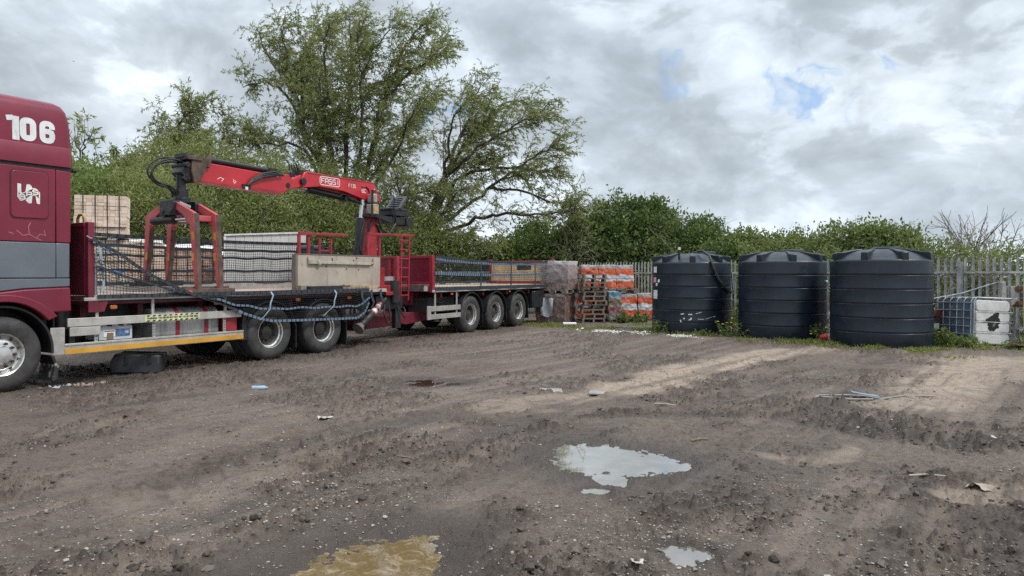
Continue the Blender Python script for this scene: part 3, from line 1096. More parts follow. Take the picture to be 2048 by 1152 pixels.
def soft_box(mb, sx_, sy_, sz, n=9, amp=0.03, seed=0, bulge=0.03):
    """wrapped bale: a box with crumpled, bulging faces"""
    bm = bmesh.new()
    bmesh.ops.create_cube(bm, size=1)
    bmesh.ops.subdivide_edges(bm, edges=bm.edges[:], cuts=n, use_grid_fill=True)
    for v in bm.verts:
        x, y, z = v.co
        bul = (1 - (2 * x) ** 4) * (1 - (2 * z) ** 4) if abs(abs(y) - .5) < 1e-4 else ((1 - (2 * y) ** 4) * (1 - (2 * z) ** 4) if abs(abs(x) - .5) < 1e-4 else 0)
        nn = Vector((math.copysign(1, x) if abs(abs(x) - .5) < 1e-4 else 0, math.copysign(1, y) if abs(abs(y) - .5) < 1e-4 else 0, math.copysign(1, z) if abs(abs(z) - .5) < 1e-4 else 0))
        p = Vector((x * sx_, y * sy_, (z + .5) * sz))
        a = np.array([p.x * 8 + p.z * 5.3 + seed]), np.array([p.y * 8 + p.z * 7.1 - p.x * 3 - seed])
        k = float(fbm(a[0], a[1], 4, 200 + seed)[0]) - .5
        v.co = p + nn.normalized() * (k * amp * 2 + bul * bulge) if nn.length else p
    bm.verts.ensure_lookup_table()
    mb.add([tuple(v.co) for v in bm.verts], [[v.index for v in f.verts] for f in bm.faces])
    bm.free()


ORANGE = (0.62, 0.105, 0.035)
GREYF = (0.34, 0.30, 0.28)
WHT = (0.55, 0.57, 0.57)
M_OR = wrap_mat('orange_printed_film', [(0, GREYF), (.05, ORANGE), (0.34, WHT), (0.42, (.20, .24, .26)), (.46, WHT), (0.58, ORANGE), (0.83, GREYF), (.90, (.42, .38, .36))])
M_BR = wrap_mat('wrapped_brown_bricks', [(0, (0.155, 0.098, 0.085)), (0.90, (0.30, 0.26, 0.25))], 0.25, 0.015)
M_BR2 = wrap_mat('film_wrapped_stone', [(0, (0.20, 0.14, 0.13)), (0.36, (0.29, 0.24, 0.235)), (0.85, (0.48, 0.44, 0.43))], 0.22, 0.02)
M_MX = wrap_mat('blue_maroon_bags', [(0, (0.22, 0.2, 0.2)), (0.22, (0.21, 0.08, 0.09)), (0.5, (0.17, 0.13, 0.08)), (0.76, (0.14, 0.27, 0.37))], 0.4, 0.012)


def pack(name, label, cat, x, y, z, rz, sx_, sy_, sz, m, group, seed, straps=0):
    b = MB()
    soft_box(b, sx_, sy_, sz, 17, 0.040, seed, 0.006)
    o = b.build(name, m, None, smooth=50)
    o.location = (x, y, z)
    o.rotation_euler = (0, 0, rz)
    tag(o, label, cat, group)
    if straps:
        s_ = MB()
        for i in range(straps):
            xx = (-.5 + (i + 1) / (straps + 1)) * sx_
            s_.box(xx - .012, xx + .012, -sy_ / 2 - .045, -sy_ / 2 - .041, .0, sz + .02)
        s_.build('strap', BLACKR, o, smooth=0)
    return o


GO = 'orange and white printed packs stacked by the fence'
ox = 2.37
for i, (lab, sd_) in enumerate((('orange and white wrapped pack, leftmost on the upper row above the pallets', 1), ('orange and white wrapped pack in the middle of the upper row', 2), ('orange and white wrapped pack at the right end of the upper row', 3))):
    pack('wrapped_pack', lab, 'wrapped pack', ox + .31 + i * .59, 25.3, 1.10, 0.01 * i, .585, .95, .80, M_OR, GO, sd_)
for i, xx in enumerate((2.75, 3.78)):
    pallet(xx, 25.3, 0.95, 0.03, ('weathered pallet under the left upper orange packs', 'weathered pallet under the right upper orange pack')[i])
for i, (xx, lab) in enumerate(((2.55, 'orange and white wrapped pack low down behind the tall pallet stack'), (3.13, 'orange wrapped pack low down beside the blue and maroon pack'),
                               (3.98, 'orange and white wrapped pack on the ground under the upper row, left of two'), (4.58, 'orange and white wrapped pack on the ground next to the stickered tank'))):
    pack('wrapped_pack', lab, 'wrapped pack', xx, 25.3 - (.0 if i < 2 else .1), 0.10, 0.0, .57, .95, .83, M_OR, GO, 5 + i)
pack('bag_stack', 'pack of blue topped maroon bags beside the tall pallet stack', 'bags', 3.42, 24.45, 0.08, .05, .44, .6, .92, M_MX, None, 11)
rr = random.Random(3)
names_p = ['bottom pallet of the tall stack in front of the orange packs'] + ['%s pallet from the ground in the tall stack before the orange packs' % w_ for w_ in ('second', 'third', 'fourth', 'fifth', 'sixth', 'seventh', 'eighth', 'ninth', 'tenth')] + ['top pallet of the tall stack in front of the orange packs']
for i in range(11):
    pallet(2.70 + rr.uniform(-.05, .05), 24.0 + rr.uniform(-.04, .04), .0 + i * .1455, math.pi / 2 + rr.uniform(-.05, .05), names_p[i], 'pallets in the tall stack').scale = (0.70, .62, 1.0)
pack('brick_bale', 'brown brick bale in torn clear film on the ground behind the trailer', 'brick pack', 1.45, 24.1, -0.02, R(-25), 1.0, .95, .98, M_BR, 'film wrapped brown packs behind the trailer', 21)
pack('brick_bale', 'film wrapped stone bale stacked on the brown brick bale', 'brick pack', 1.58, 24.15, 1.10, R(-25), .95, .95, .92, M_BR2, 'film wrapped brown packs behind the trailer', 23)
pallet(1.55, 24.15, 0.955, R(-25), 'pallet squeezed between the two brown film wrapped bales')
b = MB()   # sheet of torn film hanging off the lower bale
vs = []
for i in range(9):
    for j in range(7):
        u, v = i / 8, j / 6
        vs.append((-.2 + u * .42, -.52 - .05 * math.sin(u * 7 + v * 3), .22 + v * .58 + .03 * math.sin(u * 9)))
b.add(vs, [(i * 7 + j, (i + 1) * 7 + j, (i + 1) * 7 + j + 1, i * 7 + j + 1) for i in range(8) for j in range(6)])
o = b.build('plastic_sheet', mat('clear_film', (0.42, 0.43, 0.46), 0.25, bump=0.01, bscale=12), None)
o.location, o.rotation_euler = (1.35, 24.06, 0), (0, 0, R(-25))
tag(o, 'torn pale plastic sheet hanging down the brown brick bale', 'plastic sheet')

# ================================================================== CAGED LIQUID CONTAINER
BLUEB = mat('dirty_shaded_plastic', (0.085, 0.125, 0.175), 0.35, 0, 0.35, 3, streak=((0.26, 0.30, 0.34), 0.5, (2, 2, 6), 0.5))  # white bottle coloured dirty blue, with the shade on its side painted in
DIRTYW = mat('dirty_white_plastic', (0.60, 0.59, 0.57), 0.5, 0, 0.10, 4, spots=((0.20, 0.19, 0.18), 0.64, 5), streak=((0.30, 0.29, 0.27), 0.5, (3, 3, 9), 0.55))
ibc = thing('intermediate_bulk_container', 'tipped over white container in a wire cage with a black hole in its end', 'container', (10.62, 16.75, -.02), R(5))
b = MB()
soft_box(b, .98, 1.10, .98, 7, 0.012, 44, 0.03)
ob = b.build('bottle', [BLUEB], ibc, bevel=0.0, smooth=60)
b = MB()
for z0, z1 in ((0.03, .27), (.285, .50), (.515, .72), (.735, .975)):
    b.prism(rrect(-.44, .46, z0, z1, .05 if (z0 > .03 and z1 < .97) else .09), -.625, -.55)
b.build('bottle_end', DIRTYW, ibc, bevel=0.022, seg=3)
b = MB()
b.prism([(.02 + .17 * math.cos(a) * (1 + .16 * math.sin(5 * a) + .12 * math.sin(11 * a + 1)), .50 + .17 * math.sin(a) * (1 + .13 * math.cos(4 * a + 1) + .10 * math.cos(9 * a))) for a in [2 * math.pi * i / 48 for i in range(48)]], -.632, -.60)
b.prism([(.06, .60), (.14, .58), (.17, .72), (.09, .74)], -.6315, -.60)
b.prism([(-.30, .50), (-.05, .49), (-.05, .52), (-.30, .515)], -.6305, -.60)
b.build('valve_hole', mat('burnt_black', (0.012, 0.011, 0.011), 0.8), ibc)
b = MB()
b.prism([(-.01, .40), (.05, .42), (.09, .50), (.05, .56), (.06, .49), (.0, .47)], -.638, -.62)
b.build('torn_liner', mat('torn_grey', (0.16, 0.145, 0.13), 0.7), ibc)
cg = MB()
r_ = .011
for i in range(6):
    y = -.56 + i * 1.12 / 5
    cg.tube([(-.52, y, 0.0), (-.52, y, .95), (-.46, y, 1.02), (.46, y, 1.02), (.53, y, .95), (.53, y, 0)], r_, 6)
for i in range(6):
    z = .06 + i * .17
    cg.tube([(-.53, .58, z), (-.53, -.60, z)], r_, 6)
    cg.tube([(.54, .58, z), (.54, -.60, z)], r_, 6)
for i in range(5):
    x = -.40 + i * .2
    cg.tube([(x, .58, 1.03), (x, -.60, 1.03)], r_, 6)
cg.tube([(-.50, -.635, .0), (-.50, -.635, .96), (-.44, -.635, 1.025), (.62, -.635, 1.035)], .014, 6)
cg.tube([(-.50, -.60, .02), (-.5, .58, .02), (.53, .58, .02), (.53, -.6, .02)], .014, 6)
for z in (.278, .508, .728):
    cg.tube([(-.5, -.632, z), (.52, -.632, z)], .009, 6)
cg.build('cage', GALV, ibc, smooth=60)
ibc.rotation_euler = (R(-1.5), R(3.0), R(8))
ibc.scale = (.94, .94, 1.04)

# scrap beside it
MAROON_OLD = mat('faded_maroon_steel', (0.085, 0.052, 0.048), 0.6, 0.1, 0.2, 5, spots=((0.05, 0.03, 0.025), 0.62, 10))
RUSTY = mat('rust', (0.16, 0.075, 0.035), 0.85, 0.1, 0.35, 12)
CREAM = mat('cream_steel', (0.46, 0.44, 0.41), 0.5, 0.2, 0.15, 6, spots=((0.14, 0.09, 0.06), 0.66, 12))
scrap = thing('scrap_beam', 'faded maroon steel beam with a cream end plate and rusty rollers leaning behind the caged container', 'scrap metal', (11.42, 16.5, 0), R(-8))
b = MB()
b.prism([(.10, .92), (.10, 1.22), (1.1, .86), (1.9, .5), (1.9, .2), (1.2, .42)], .02, .16)
b.build('beam', MAROON_OLD, scrap, bevel=.01)
b = MB()
b.prism([(-.26, .88), (-.23, 1.40), (-.16, 1.43), (-.14, .90)], 0.0, .2)
b.box(-.06, .04, -.02, .22, .90, 1.32)
b.prism([(-.36, .86), (-.14, .99), (-.10, .93), (-.22, .84)], -.03, .2)
b.build('end_plate', CREAM, scrap, bevel=.008)
for z in (1.26, .92):
    b = MB()
    b.cyl((.08, -.06, z), (.16, .24, z), .075, n=18)
    b.cyl((.075, -.08, z), (.165, .26, z), .035, n=12)
    b.build('roller', RUSTY, scrap, bevel=.006)
b = MB()
for y in (.05, .12):
    b.tube([(.1, y, .2), (.6, y, .72), (1.6, y, .3)], .018, 6)
b.tube([(.05, .08, 0.0), (.12, .1, .9)], .05, 8)
b.tube([(1.5, .08, 0.0), (1.45, .1, .55)], .05, 8)
b.build('brace', GALV, scrap)
b = MB()
b.tube([(9.28, 17.3, .80), (10.1, 17.3, 1.02), (10.6, 17.1, 1.14), (11.15, 16.7, 1.40), (11.3, 16.66, 1.42)], .019, 8)
tag(b.build('metal_pole', GALV, None, smooth=60), 'thin bent grey pole lying across the caged container up to the cream plate', 'pole')
b = MB()
b.box(-.16, .16, -.28, .28, 0.0, .60)
bt = thing('maroon_crate', 'faded maroon steel crate with a white label between the tank and the caged container', 'crate', (9.92, 17.35, 0), R(10))
b.build('crate_body', MAROON_OLD, bt, bevel=.01)
b = MB()
b.box(-.19, .19, -.31, .31, .601, .76)
b.build('crate_rim', mat('red_brown_steel', (0.13, 0.04, 0.035), .6, .1), bt, bevel=.01)
b = MB()
b.box(-.12, .10, -.284, -.279, .30, .44)
b.build('label', WHITE, bt)
b = MB()
b.box(-.3, .3, -.1, .1, 0, .03)
o = b.build('timber_offcut', mat('reddish_board', (.2, .1, .085), .7), None)
o.location, o.rotation_euler = (11.0, 15.6, 0.06), (0, .08, .3)
tag(o, 'reddish board lying in the weeds right of the caged container', 'board')

# ================================================================== LITTER
SLABG = mat('pale_grey_slab', (.27, .26, .245), .8, 0, .15, 20)
for (x, y, sx_, sy_, rz, lab) in ((.54, 10.02, .33, .30, .05, 'pale grey slab lying flat on the mud, larger of two'), (1.14, 9.75, .22, .24, -.1, 'pale grey slab lying flat on the mud, smaller of two')):
    b = MB()
    b.prism([(-sx_ / 2, -sy_ / 2), (sx_ / 2 - .02, -sy_ / 2 + .01), (sx_ / 2, sy_ / 2 - .02), (-sx_ / 2 + .02, sy_ / 2)], 0, .018, axis='z')
    o = b.build('paving_slab', SLABG, None, bevel=.003)
    o.location, o.rotation_euler = (x, y, ground_z(x, y) + .008), (0.03, 0.02, rz)
    tag(o, lab, 'slab', 'pale slabs on the mud')


def rag(x, y, s_, lab, m, name='rag', cat='litter', seed=1):
    b = MB()
    n = 9
    vs = []
    for i in range(n):
        for j in range(n):
            u, v = (i / (n - 1) - .5) * s_, (j / (n - 1) - .5) * s_ * .7
            k = fbm(np.array([u * 14 + seed * 3.3]), np.array([v * 14 - seed]), 3, 300 + seed)[0]
            vs.append((u * (1 + .6 * (k - .5)), v * (1 - .8 * (k - .5)), s_ * .55 * abs(k - .38)))
    b.add(vs, [(i * n + j, (i + 1) * n + j, (i + 1) * n + j + 1, i * n + j + 1) for i in range(n - 1) for j in range(n - 1)])
    o = b.build(name, m, None, smooth=25)
    o.location = (x, y, ground_z(x, y) + .006)
    o.rotation_euler = (0, 0, seed * 1.3)
    return tag(o, lab, cat)


RAGW = mat('dirty_white_cloth', (.42, .40, .36), .9, 0, .15, 10)
rag(4.75, 7.12, .20, 'crumpled dirty white rag at the right of the yard', RAGW, seed=2)
rag(3.50, 5.42, .17, 'torn cream plastic scrap half buried near the right edge', mat('cream_scrap', (.33, .28, .22), .8), 'plastic_scrap', seed=4)
rag(-2.05, 7.95, .15, 'small white scrap left of the tyre print', RAGW, 'plastic_scrap', seed=5)
rag(.68, 3.95, .09, 'small pale scrap at the bottom of the yard near the tyre print', RAGW, 'plastic_scrap', seed=6)
rag(-1.65, 5.58, .12, 'pale scrap among the gravel left of the shining puddle', RAGW, 'plastic_scrap', seed=7)
rag(1.62, 3.72, .07, 'tiny white scrap close to the bottom right', RAGW, 'plastic_scrap', seed=8)
b = MB()
b.lathe([(0, -.11), (.03, -.11), (.033, -.09), (.030, -.03), (.033, .03), (.028, .06), (.012, .09), (.012, .105), (0, .105)], axis='x', n=14)
o = b.build('plastic_bottle', mat('pale_blue_plastic', (.30, .42, .52), .2), None)
o.location, o.rotation_euler = (-3.49, 10.05, ground_z(-3.49, 10.05) + .03), (0, 0, .1)
tag(o, 'crushed pale blue plastic bottle on the mud before the truck', 'bottle')
b = MB()
pts = [(3.98, 9.28), (3.92, 9.36), (4.0, 9.44), (4.35, 9.40), (4.6, 9.46), (4.8, 9.41), (5.1, 9.44), (5.45, 9.36)]
b.strip([(x, y, ground_z(x, y) + .022) for x, y in pts], [(.0, .012, .003)] * len(pts))
pts2 = [(3.98, 9.28), (4.3, 9.26), (4.65, 9.33)]
b.strip([(x, y, ground_z(x, y) + .022) for x, y in pts2], (.0, .011, .003))
tag(b.build('lifting_sling', mat('pale_webbing', (.24, .23, .21), .8), None), 'pale looped webbing strap lying on the churned mud', 'strap')
b = MB()
b.strip([(4.45, 9.52, ground_z(4.45, 9.52) + .028), (4.62, 9.5, ground_z(4.62, 9.5) + .03), (4.8, 9.5, ground_z(4.8, 9.5) + .028)], (0, .035, .006))
tag(b.build('blue_cloth', mat('blue_cloth', (.17, .24, .30), .8), None), 'small blue cloth lying on the pale webbing strap', 'cloth')
for (x0, y0, x1, y1, r0, lab) in ((-1.02, 6.36, -.78, 6.18, .008, 'thin dry twig on the mud left of the shining puddle'), (1.72, 8.75, 1.95, 8.62, .014, 'short pale batten lying on the mud right of the slabs'),
                                  (2.55, 10.85, 2.95, 10.7, .012, 'grey stick on the edge of the pale dry patch'), (3.15, 5.75, 3.42, 5.72, .009, 'thin pale stick on the mud near the right edge'), (1.72, 6.95, 1.9, 7.02, .012, 'dark stick on the mud above right of the shining puddle')):
    b = MB()
    zz = ground_z((x0 + x1) / 2, (y0 + y1) / 2) + .016
    b.tube([(x0, y0, zz - .004), ((x0 + x1) / 2, (y0 + y1) / 2 + .015, zz + .004), (x1, y1, zz)], [r0, r0 * .9, r0 * .6], 6)
    tag(b.build('stick', mat('pale_stick', (.36, .32, .26), .8) if 'pale' in lab else WOODO, None), lab, 'stick', 'sticks on the mud')
b = MB()
b.box(-.2, .2, -.12, .12, 0, .03)
o = b.build('white_board', WHITE, None)
o.location, o.rotation_euler = (1.78, 22.4, .06), (.1, 0, .05)
tag(o, 'small white board lying in the grass before the brown brick bale', 'board')
b = MB()
b.tube([(4.15, 21.0, .07), (4.5, 20.9, .09), (4.75, 20.85, .07)], .04, 10)
b.tube([(4.2, 20.85, .05), (4.6, 20.8, .04)], .03, 8)
tag(b.build('pipe_offcut', mat('grey_white_pipe', (.5, .53, .55), .4), None), 'pale grey pipe offcuts in the weeds left of the stickered tank', 'pipe')
b = MB()
b.lathe([(0, .0), (.04, .0), (.075, .12), (.085, .13), (.085, .16), (0, .16)], axis='x', n=14)
o = b.build('red_plastic_cap', mat('red_plastic', (.5, .035, .04), .4), None)
o.location, o.rotation_euler = (7.32, 17.25, .10), (0, 0, .2)
tag(o, 'small red plastic cone in the grass between two tanks', 'cone')
# toolbox dropped under the truck
DKPL = mat('dark_grey_plastic', (.035, .038, .042), .5, 0, .2, 8)
tb = thing('toolbox', 'dark grey plastic toolbox lying on the ground under the truck', 'toolbox', (-6.12, 11.9, -.01), R(14))
b = MB()
b.prism([(-.36, .02), (.35, .0), (.37, .30), (-.30, .33), (-.37, .2)], -.28, .28)
b.build('box_body', DKPL, tb, bevel=.03, seg=3)
b = MB()
for x in (-.12, .22):
    b.box(x - .02, x + .02, -.30, -.281, .18, .30)
    b.box(x - .03, x + .03, -.305, -.282, .17, .20)
b.build('latch', BLACKR, tb, bevel=.004)
# bird far off
b = MB()
b.add([(-.16, 0, .05), (-.04, .03, 0), (-.04, -.03, 0), (0, .1, .0), (0, -.12, -.01), (.04, .03, 0), (.04, -.03, 0), (.16, 0, .06), (0, 0, .03), (0, 0, -.03)],
      [(0, 1, 2), (7, 6, 5), (3, 1, 8), (3, 8, 5), (4, 8, 2), (4, 6, 8), (3, 9, 1), (3, 5, 9), (4, 2, 9), (4, 9, 6), (1, 8, 2), (5, 6, 8), (1, 2, 9), (5, 9, 6)])
o = b.build('bird', BLACKR, None)
o.location = (-36.3, 60, 19.2)
tag(o, 'small dark bird flying in the grey sky over the truck cab', 'bird')

# ================================================================== TRUCK
CHIP = (0.30, 0.16, 0.15)
MAROON = mat('maroon_paint', (0.185, 0.012, 0.034), 0.36, 0, 0.10, 1.5, spots=((0.42, 0.22, 0.22), 0.735, 5.5), coat=0.08, rvar=.08, streak=((0.15, 0.02, 0.04), 0.5, (1.2, 1.2, 0.5), 0.50))
MAROOND = mat('dull_maroon', (0.155, 0.016, 0.032), 0.5, 0, 0.2, 4, spots=((0.12, 0.07, 0.06), 0.69, 9))
GREYB = mat('grey_paint', (0.125, 0.145, 0.165), 0.38, 0, 0.08, 2, spots=((0.25, 0.26, 0.27), 0.74, 9), coat=.15)
REDF = mat('red_frame_paint', (0.30, 0.022, 0.035), 0.45, 0, 0.15, 5, spots=((0.20, 0.10, 0.08), 0.70, 12))
DKRED = mat('dark_chassis_red', (0.085, 0.010, 0.018), 0.55, 0, 0.2, 5, spots=((0.05, 0.035, 0.03), 0.6, 6))
BLACKP = mat('black_plastic', (0.016, 0.017, 0.019), 0.5, 0, 0.2, 6, spots=((0.05, 0.045, 0.04), 0.68, 7))
CHASSIS = mat('chassis_black', (0.018, 0.017, 0.019), 0.6, 0, 0.3, 5, spots=((0.06, 0.05, 0.042), 0.64, 6))
TYRE = mat('tyre_rubber', (0.046, 0.044, 0.043), 0.75, 0, 0.25, 5, spots=((0.085, 0.076, 0.068), 0.60, 6), bump=0.002, bscale=60)
SILVER = mat('silver_rim', (0.70, 0.69, 0.67), 0.28, 0.80, 0.15, 6, spots=((0.30, 0.27, 0.24), 0.62, 7))
HUBD = mat('hub_dirty', (0.050, 0.045, 0.042), 0.6, 0.2, 0.3, 8, spots=((0.20, 0.17, 0.15), 0.66, 9))
ALU = mat('aluminium_profile', (0.50, 0.48, 0.44), 0.42, 0.45, 0.12, 5, spots=((0.25, 0.22, 0.19), 0.66, 8), streak=((0.26, 0.23, 0.20), 0.55, (5, 5, 1.5), 0.54))
ALUD = mat('fuel_tank_aluminium', (0.42, 0.42, 0.41), 0.45, 0.5, 0.15, 4, streak=((0.20, 0.19, 0.18), 0.65, (9, 9, 0.8), 0.46))
DECKW = mat('worn_deck_boards', (0.44, 0.325, 0.275), 0.8, 0, 0.2, 3, spots=((0.27, 0.17, 0.14), 0.60, 3.0), streak=((0.30, 0.22, 0.18), 0.6, (0.6, 9, 9), 0.50))
YELLOW = mat('yellow_reflector', (0.58, 0.30, 0.04), 0.4, 0, 0.12, 3, spots=((0.45, 0.30, 0.10), 0.68, 5))
AMBER = mat('amber_lamp', (0.42, 0.13, 0.035), 0.3)
MUDSP = mat('mud_splashed_flap', (0.03, 0.03, 0.03), 0.7, 0, 0.3, 6, spots=((0.34, 0.30, 0.24), 0.56, 9))
BEIGE = mat('beige_board', (0.39, 0.34, 0.28), 0.7, 0, 0.10, 2.2, spots=((0.27, 0.235, 0.20), 0.61, 4), streak=((0.23, 0.195, 0.165), 0.6, (5, 5, .8), 0.52))
DARKGAP = mat('dark_gap', (0.008, 0.008, 0.009), 0.6)

T_ANG, T_C = 31.5, -10.9294


class FrameT:
    def __init__(s, ang, c):
        a = R(ang)
        s.u = Vector((math.sin(a), math.cos(a), 0))
        s.v = Vector((s.u.y, -s.u.x, 0))
        s.c = c
        s.rz = math.pi / 2 - a

    def world(s, x, y, z=0.0):
        p = s.v * (s.c - y) + s.u * x
        p.z = z
        return p


TF = FrameT(T_ANG, T_C)
RF = FrameT(28.5, -10.3766)
OT = (9.0, 1.25, 0.0)
truck = thing('flatbed_truck', 'maroon flatbed truck number 106 with a grey band, lowered side net and bare deck', 'truck', TF.world(9.0, 1.25), TF.rz)


def mt():
    return MB(OT)


def txt_stroke(mb, s, x, z, h, w_, y, sp, st, thick=.004, closed=True):
    """blocky stroke letters"""
    G = {'F': [[(0, 0), (0, 1), (1, 1)], [(0, .5), (.75, .5)]], 'A': [[(0, 0), (0, .85), (.15, 1), (.85, 1), (1, .85), (1, 0)], [(0, .42), (1, .42)]],
         'S': [[(0, 0), (.85, 0), (1, .14), (1, .38), (.86, .52), (.14, .52), (0, .65), (0, .86), (.15, 1), (1, 1)]], 'I': [[(.5, 0), (.5, 1)]],
         '1': [[(.05, .82), (.55, 1), (.55, 0)]], '3': [[(0, 1), (1, 1), (.45, .58), (.85, .52), (1, .38), (1, .14), (.85, 0), (0, 0)]], '5': [[(1, 1), (.05, 1), (.05, .56), (.8, .56), (1, .4), (1, .14), (.85, 0), (0, 0)]],
         '0': [[(.5, 1), (.2, 1), (0, .85), (0, .15), (.2, 0), (.8, 0), (1, .15), (1, .85), (.8, 1), (.5, 1)]], '6': [[(1, .8), (.85, 1), (.2, 1), (0, .85), (0, .15), (.2, 0), (.8, 0), (1, .15), (1, .42), (.85, .56), (0, .56)]],
         'B': [[(0, 0), (0, 1), (.8, 1), (.95, .85), (.95, .65), (.8, .54), (0, .54)], [(.8, .54), (1, .4), (1, .14), (.85, 0), (0, 0)]], 'P': [[(0, 0), (0, 1), (.85, 1), (1, .85), (1, .6), (.85, .46), (0, .46)]],
         'C': [[(1, .85), (.85, 1), (.15, 1), (0, .85), (0, .15), (.15, 0), (.85, 0), (1, .15)]], 'D': [[(0, 0), (0, 1), (.7, 1), (1, .75), (1, .25), (.7, 0), (0, 0)]], '4': [[(.75, 0), (.75, 1), (0, .3), (1, .3)]],
         'R': [[(0, 0), (0, 1), (.85, 1), (1, .85), (1, .6), (.85, .46), (0, .46)], [(.5, .46), (1, 0)]], 'Q': [[(.5, 1), (.2, 1), (0, .85), (0, .15), (.2, 0), (.8, 0), (1, .15), (1, .85), (.8, 1), (.5, 1)], [(.6, .3), (1, -.05)]]}
    for ch in s:
        for k, pl in enumerate(G.get(ch, [])):
            mb.stroke([(x + a * w_, z + b * h) for a, b in pl], st, y - .0006 * k, thick)
        x += w_ + sp


# ---- cab
cab = mt()
cab.prism([(3.55, 1.12), (3.48, 1.6), (3.50, 2.3), (3.66, 3.10), (5.60, 3.10), (5.60, 1.50), (5.45, 1.30), (4.1, 1.30)], .06, 2.40)
cab_o = cab.build('cab', MAROON, truck, bevel=.05, seg=3)
p_ = mt()      # upper side skin (maroon), in two panels with a seam
p_.box(3.62, 5.405, 0.0, .10, 2.045, 3.085)
p_.box(5.415, 5.62, 0.012, .10, 2.045, 3.085)
p_.build('side_panel', MAROON, cab_o, bevel=.014, seg=3).location = (0, 0, 0)
p_ = mt()      # grey band
p_.box(3.56, 5.405, -.004, .10, 1.545, 2.04)
p_.box(5.415, 5.60, 0.008, .10, 1.545, 2.04)
p_.prism([(3.56, 1.18), (4.35, 1.33), (5.0, 1.40), (5.60, 1.42), (5.60, 1.535), (3.56, 1.535)], 0.0, .10)
p_.build('grey_band', GREYB, cab_o, bevel=.010, seg=2)
p_ = mt()      # wheel arch fender
arc = [(4.74 + .70 * math.cos(R(a)), .50 + .72 * math.sin(R(a))) for a in range(152, 35, -6)]
p_.prism([(3.55, .72), (3.55, 1.165), (4.35, 1.318), (5.0, 1.388), (5.60, 1.41), (5.62, 1.06), (5.30, 1.05)] + arc[::-1][0:] , -.015, .42)
p_.build('fender', MAROON, cab_o, bevel=.022, seg=3)
p_ = mt()      # raised lip of the arch
lip = [(4.74 + .86 * math.cos(R(a)), .48 + .84 * math.sin(R(a))) for a in range(140, 32, -6)]
lip2 = [(4.74 + .70 * math.cos(R(a)), .50 + .72 * math.sin(R(a))) for a in range(140, 32, -6)]
p_.prism(lip + lip2[::-1], -.045, -.0155)
p_.build('arch_lip', MAROON, cab_o, bevel=.02, seg=3)
# roof: raised wind fairing in two folds, narrower at the top
def roof_loft(mb, rings):
    n = None
    base = len(mb.v)
    for rg_ in rings:
        n = len(rg_)
        mb.v.extend(rg_)
    for i in range(len(rings) - 1):
        for j in range(n):
            q = (j + 1) % n
            mb.f.append([base + i * n + j, base + i * n + q, base + (i + 1) * n + q, base + (i + 1) * n + j])
            mb.mi.append(0)
    mb.f.append([base + (len(rings) - 1) * n + j for j in range(n)])
    mb.mi.append(0)
    mb.f.append([base + j for j in range(n)][::-1])
    mb.mi.append(0)


def ring(z, s0, s1, y0, y1, r):
    return [(a, b, z) for a, b in rrect(s0, s1, y0, y1, r, 6)][::-1][::-1]


p_ = mt()
roof_loft(p_, [ring(3.135, 3.64, 5.66, -.012, 2.462, .10), ring(3.40, 3.70, 5.655, -.02, 2.47, .11), ring(3.42, 3.74, 5.65, -.005, 2.455, .12)])
p_.build('roof_band', MAROON, cab_o, bevel=0, smooth=50)
p_ = mt()
roof_loft(p_, [ring(3.421, 3.74, 5.648, -.004, 2.454, .10), ring(3.62, 3.84, 5.635, .004, 2.446, .10), ring(3.78, 3.92, 5.615, .015, 2.435, .08), ring(3.92, 3.99, 5.58, .032, 2.418, .07), ring(4.00, 4.03, 5.53, .06, 2.39, .07), ring(4.045, 4.08, 5.46, .12, 2.33, .08), ring(4.075, 4.18, 5.33, .27, 2.18, .10), ring(4.09, 4.35, 5.1, .6, 1.85, .16)])
p_.build('roof_fairing', MAROON, cab_o, smooth=60)
p_ = mt()
p_.box(3.64, 5.64, .012, 2.44, 3.086, 3.136)
p_.cyl((5.64, .03, 3.10), (5.70, .03, 3.10), .032, n=10)
p_.build('roof_seal', DARKGAP, cab_o)
# locker hatch with groove
p_ = mt()
p_.prism(rrect(4.815, 5.315, 2.355, 3.035, .07), -.0035, .02)
p_.build('hatch_groove', DKRED, cab_o)
p_ = mt()
p_.prism(rrect(4.83, 5.30, 2.372, 3.02, .06), -.012, .02)
hatch = p_.build('locker_hatch', MAROON, cab_o, bevel=.008, seg=3)
# emblem on the hatch: a rising and falling ribbon with two hooks
E = mt()
def ez(u, v):       # emblem square 0..1 -> truck s,z
    return 4.905 + u * .285, 2.575 + v * .265
def rib(u, top):
    s_ = .5 - .5 * math.cos(math.pi * min(1, max(0, (u - .12) / .62)))
    base_ = .30 + .32 * s_
    if u > .8:
        base_ -= (u - .8) * 1.1
    if u < .12:
        base_ += (.12 - u) * 1.6
    return base_ + (.20 if top else -.20)
us = [i / 18 for i in range(19)]
outer = [ez(u, rib(u, True)) for u in us] + [ez(u, rib(u, False)) for u in us[::-1]]
E.prism([ez(0, .62), ez(0, 1.0), ez(.16, .98), ez(.17, .56), ez(.24, .5), ez(.12, .46)], -.0150, -.0121)
E.prism([ez(.34, .50), ez(.40, .98), ez(.52, 1.0), ez(.62, .92), ez(.66, .76), ez(.45, .62)], -.0150, -.0121)
E.prism([ez(1, .44), ez(1, 0), ez(.86, .02), ez(.80, .42), ez(.90, .60)], -.0150, -.0121)
E.prism([ez(.66, .50), ez(.63, .02), ez(.50, 0), ez(.40, .10), ez(.36, .16), ez(.55, .36)], -.0150, -.0121)
E.prism(outer, -.0165, -.0121)
E.build('emblem', WHITE, hatch, smooth=0)
E = mt()
inner = [ez(u, rib(u, True) - .045) for u in us[1:-1]] + [ez(u, rib(u, False) + .045) for u in us[1:-1][::-1]]
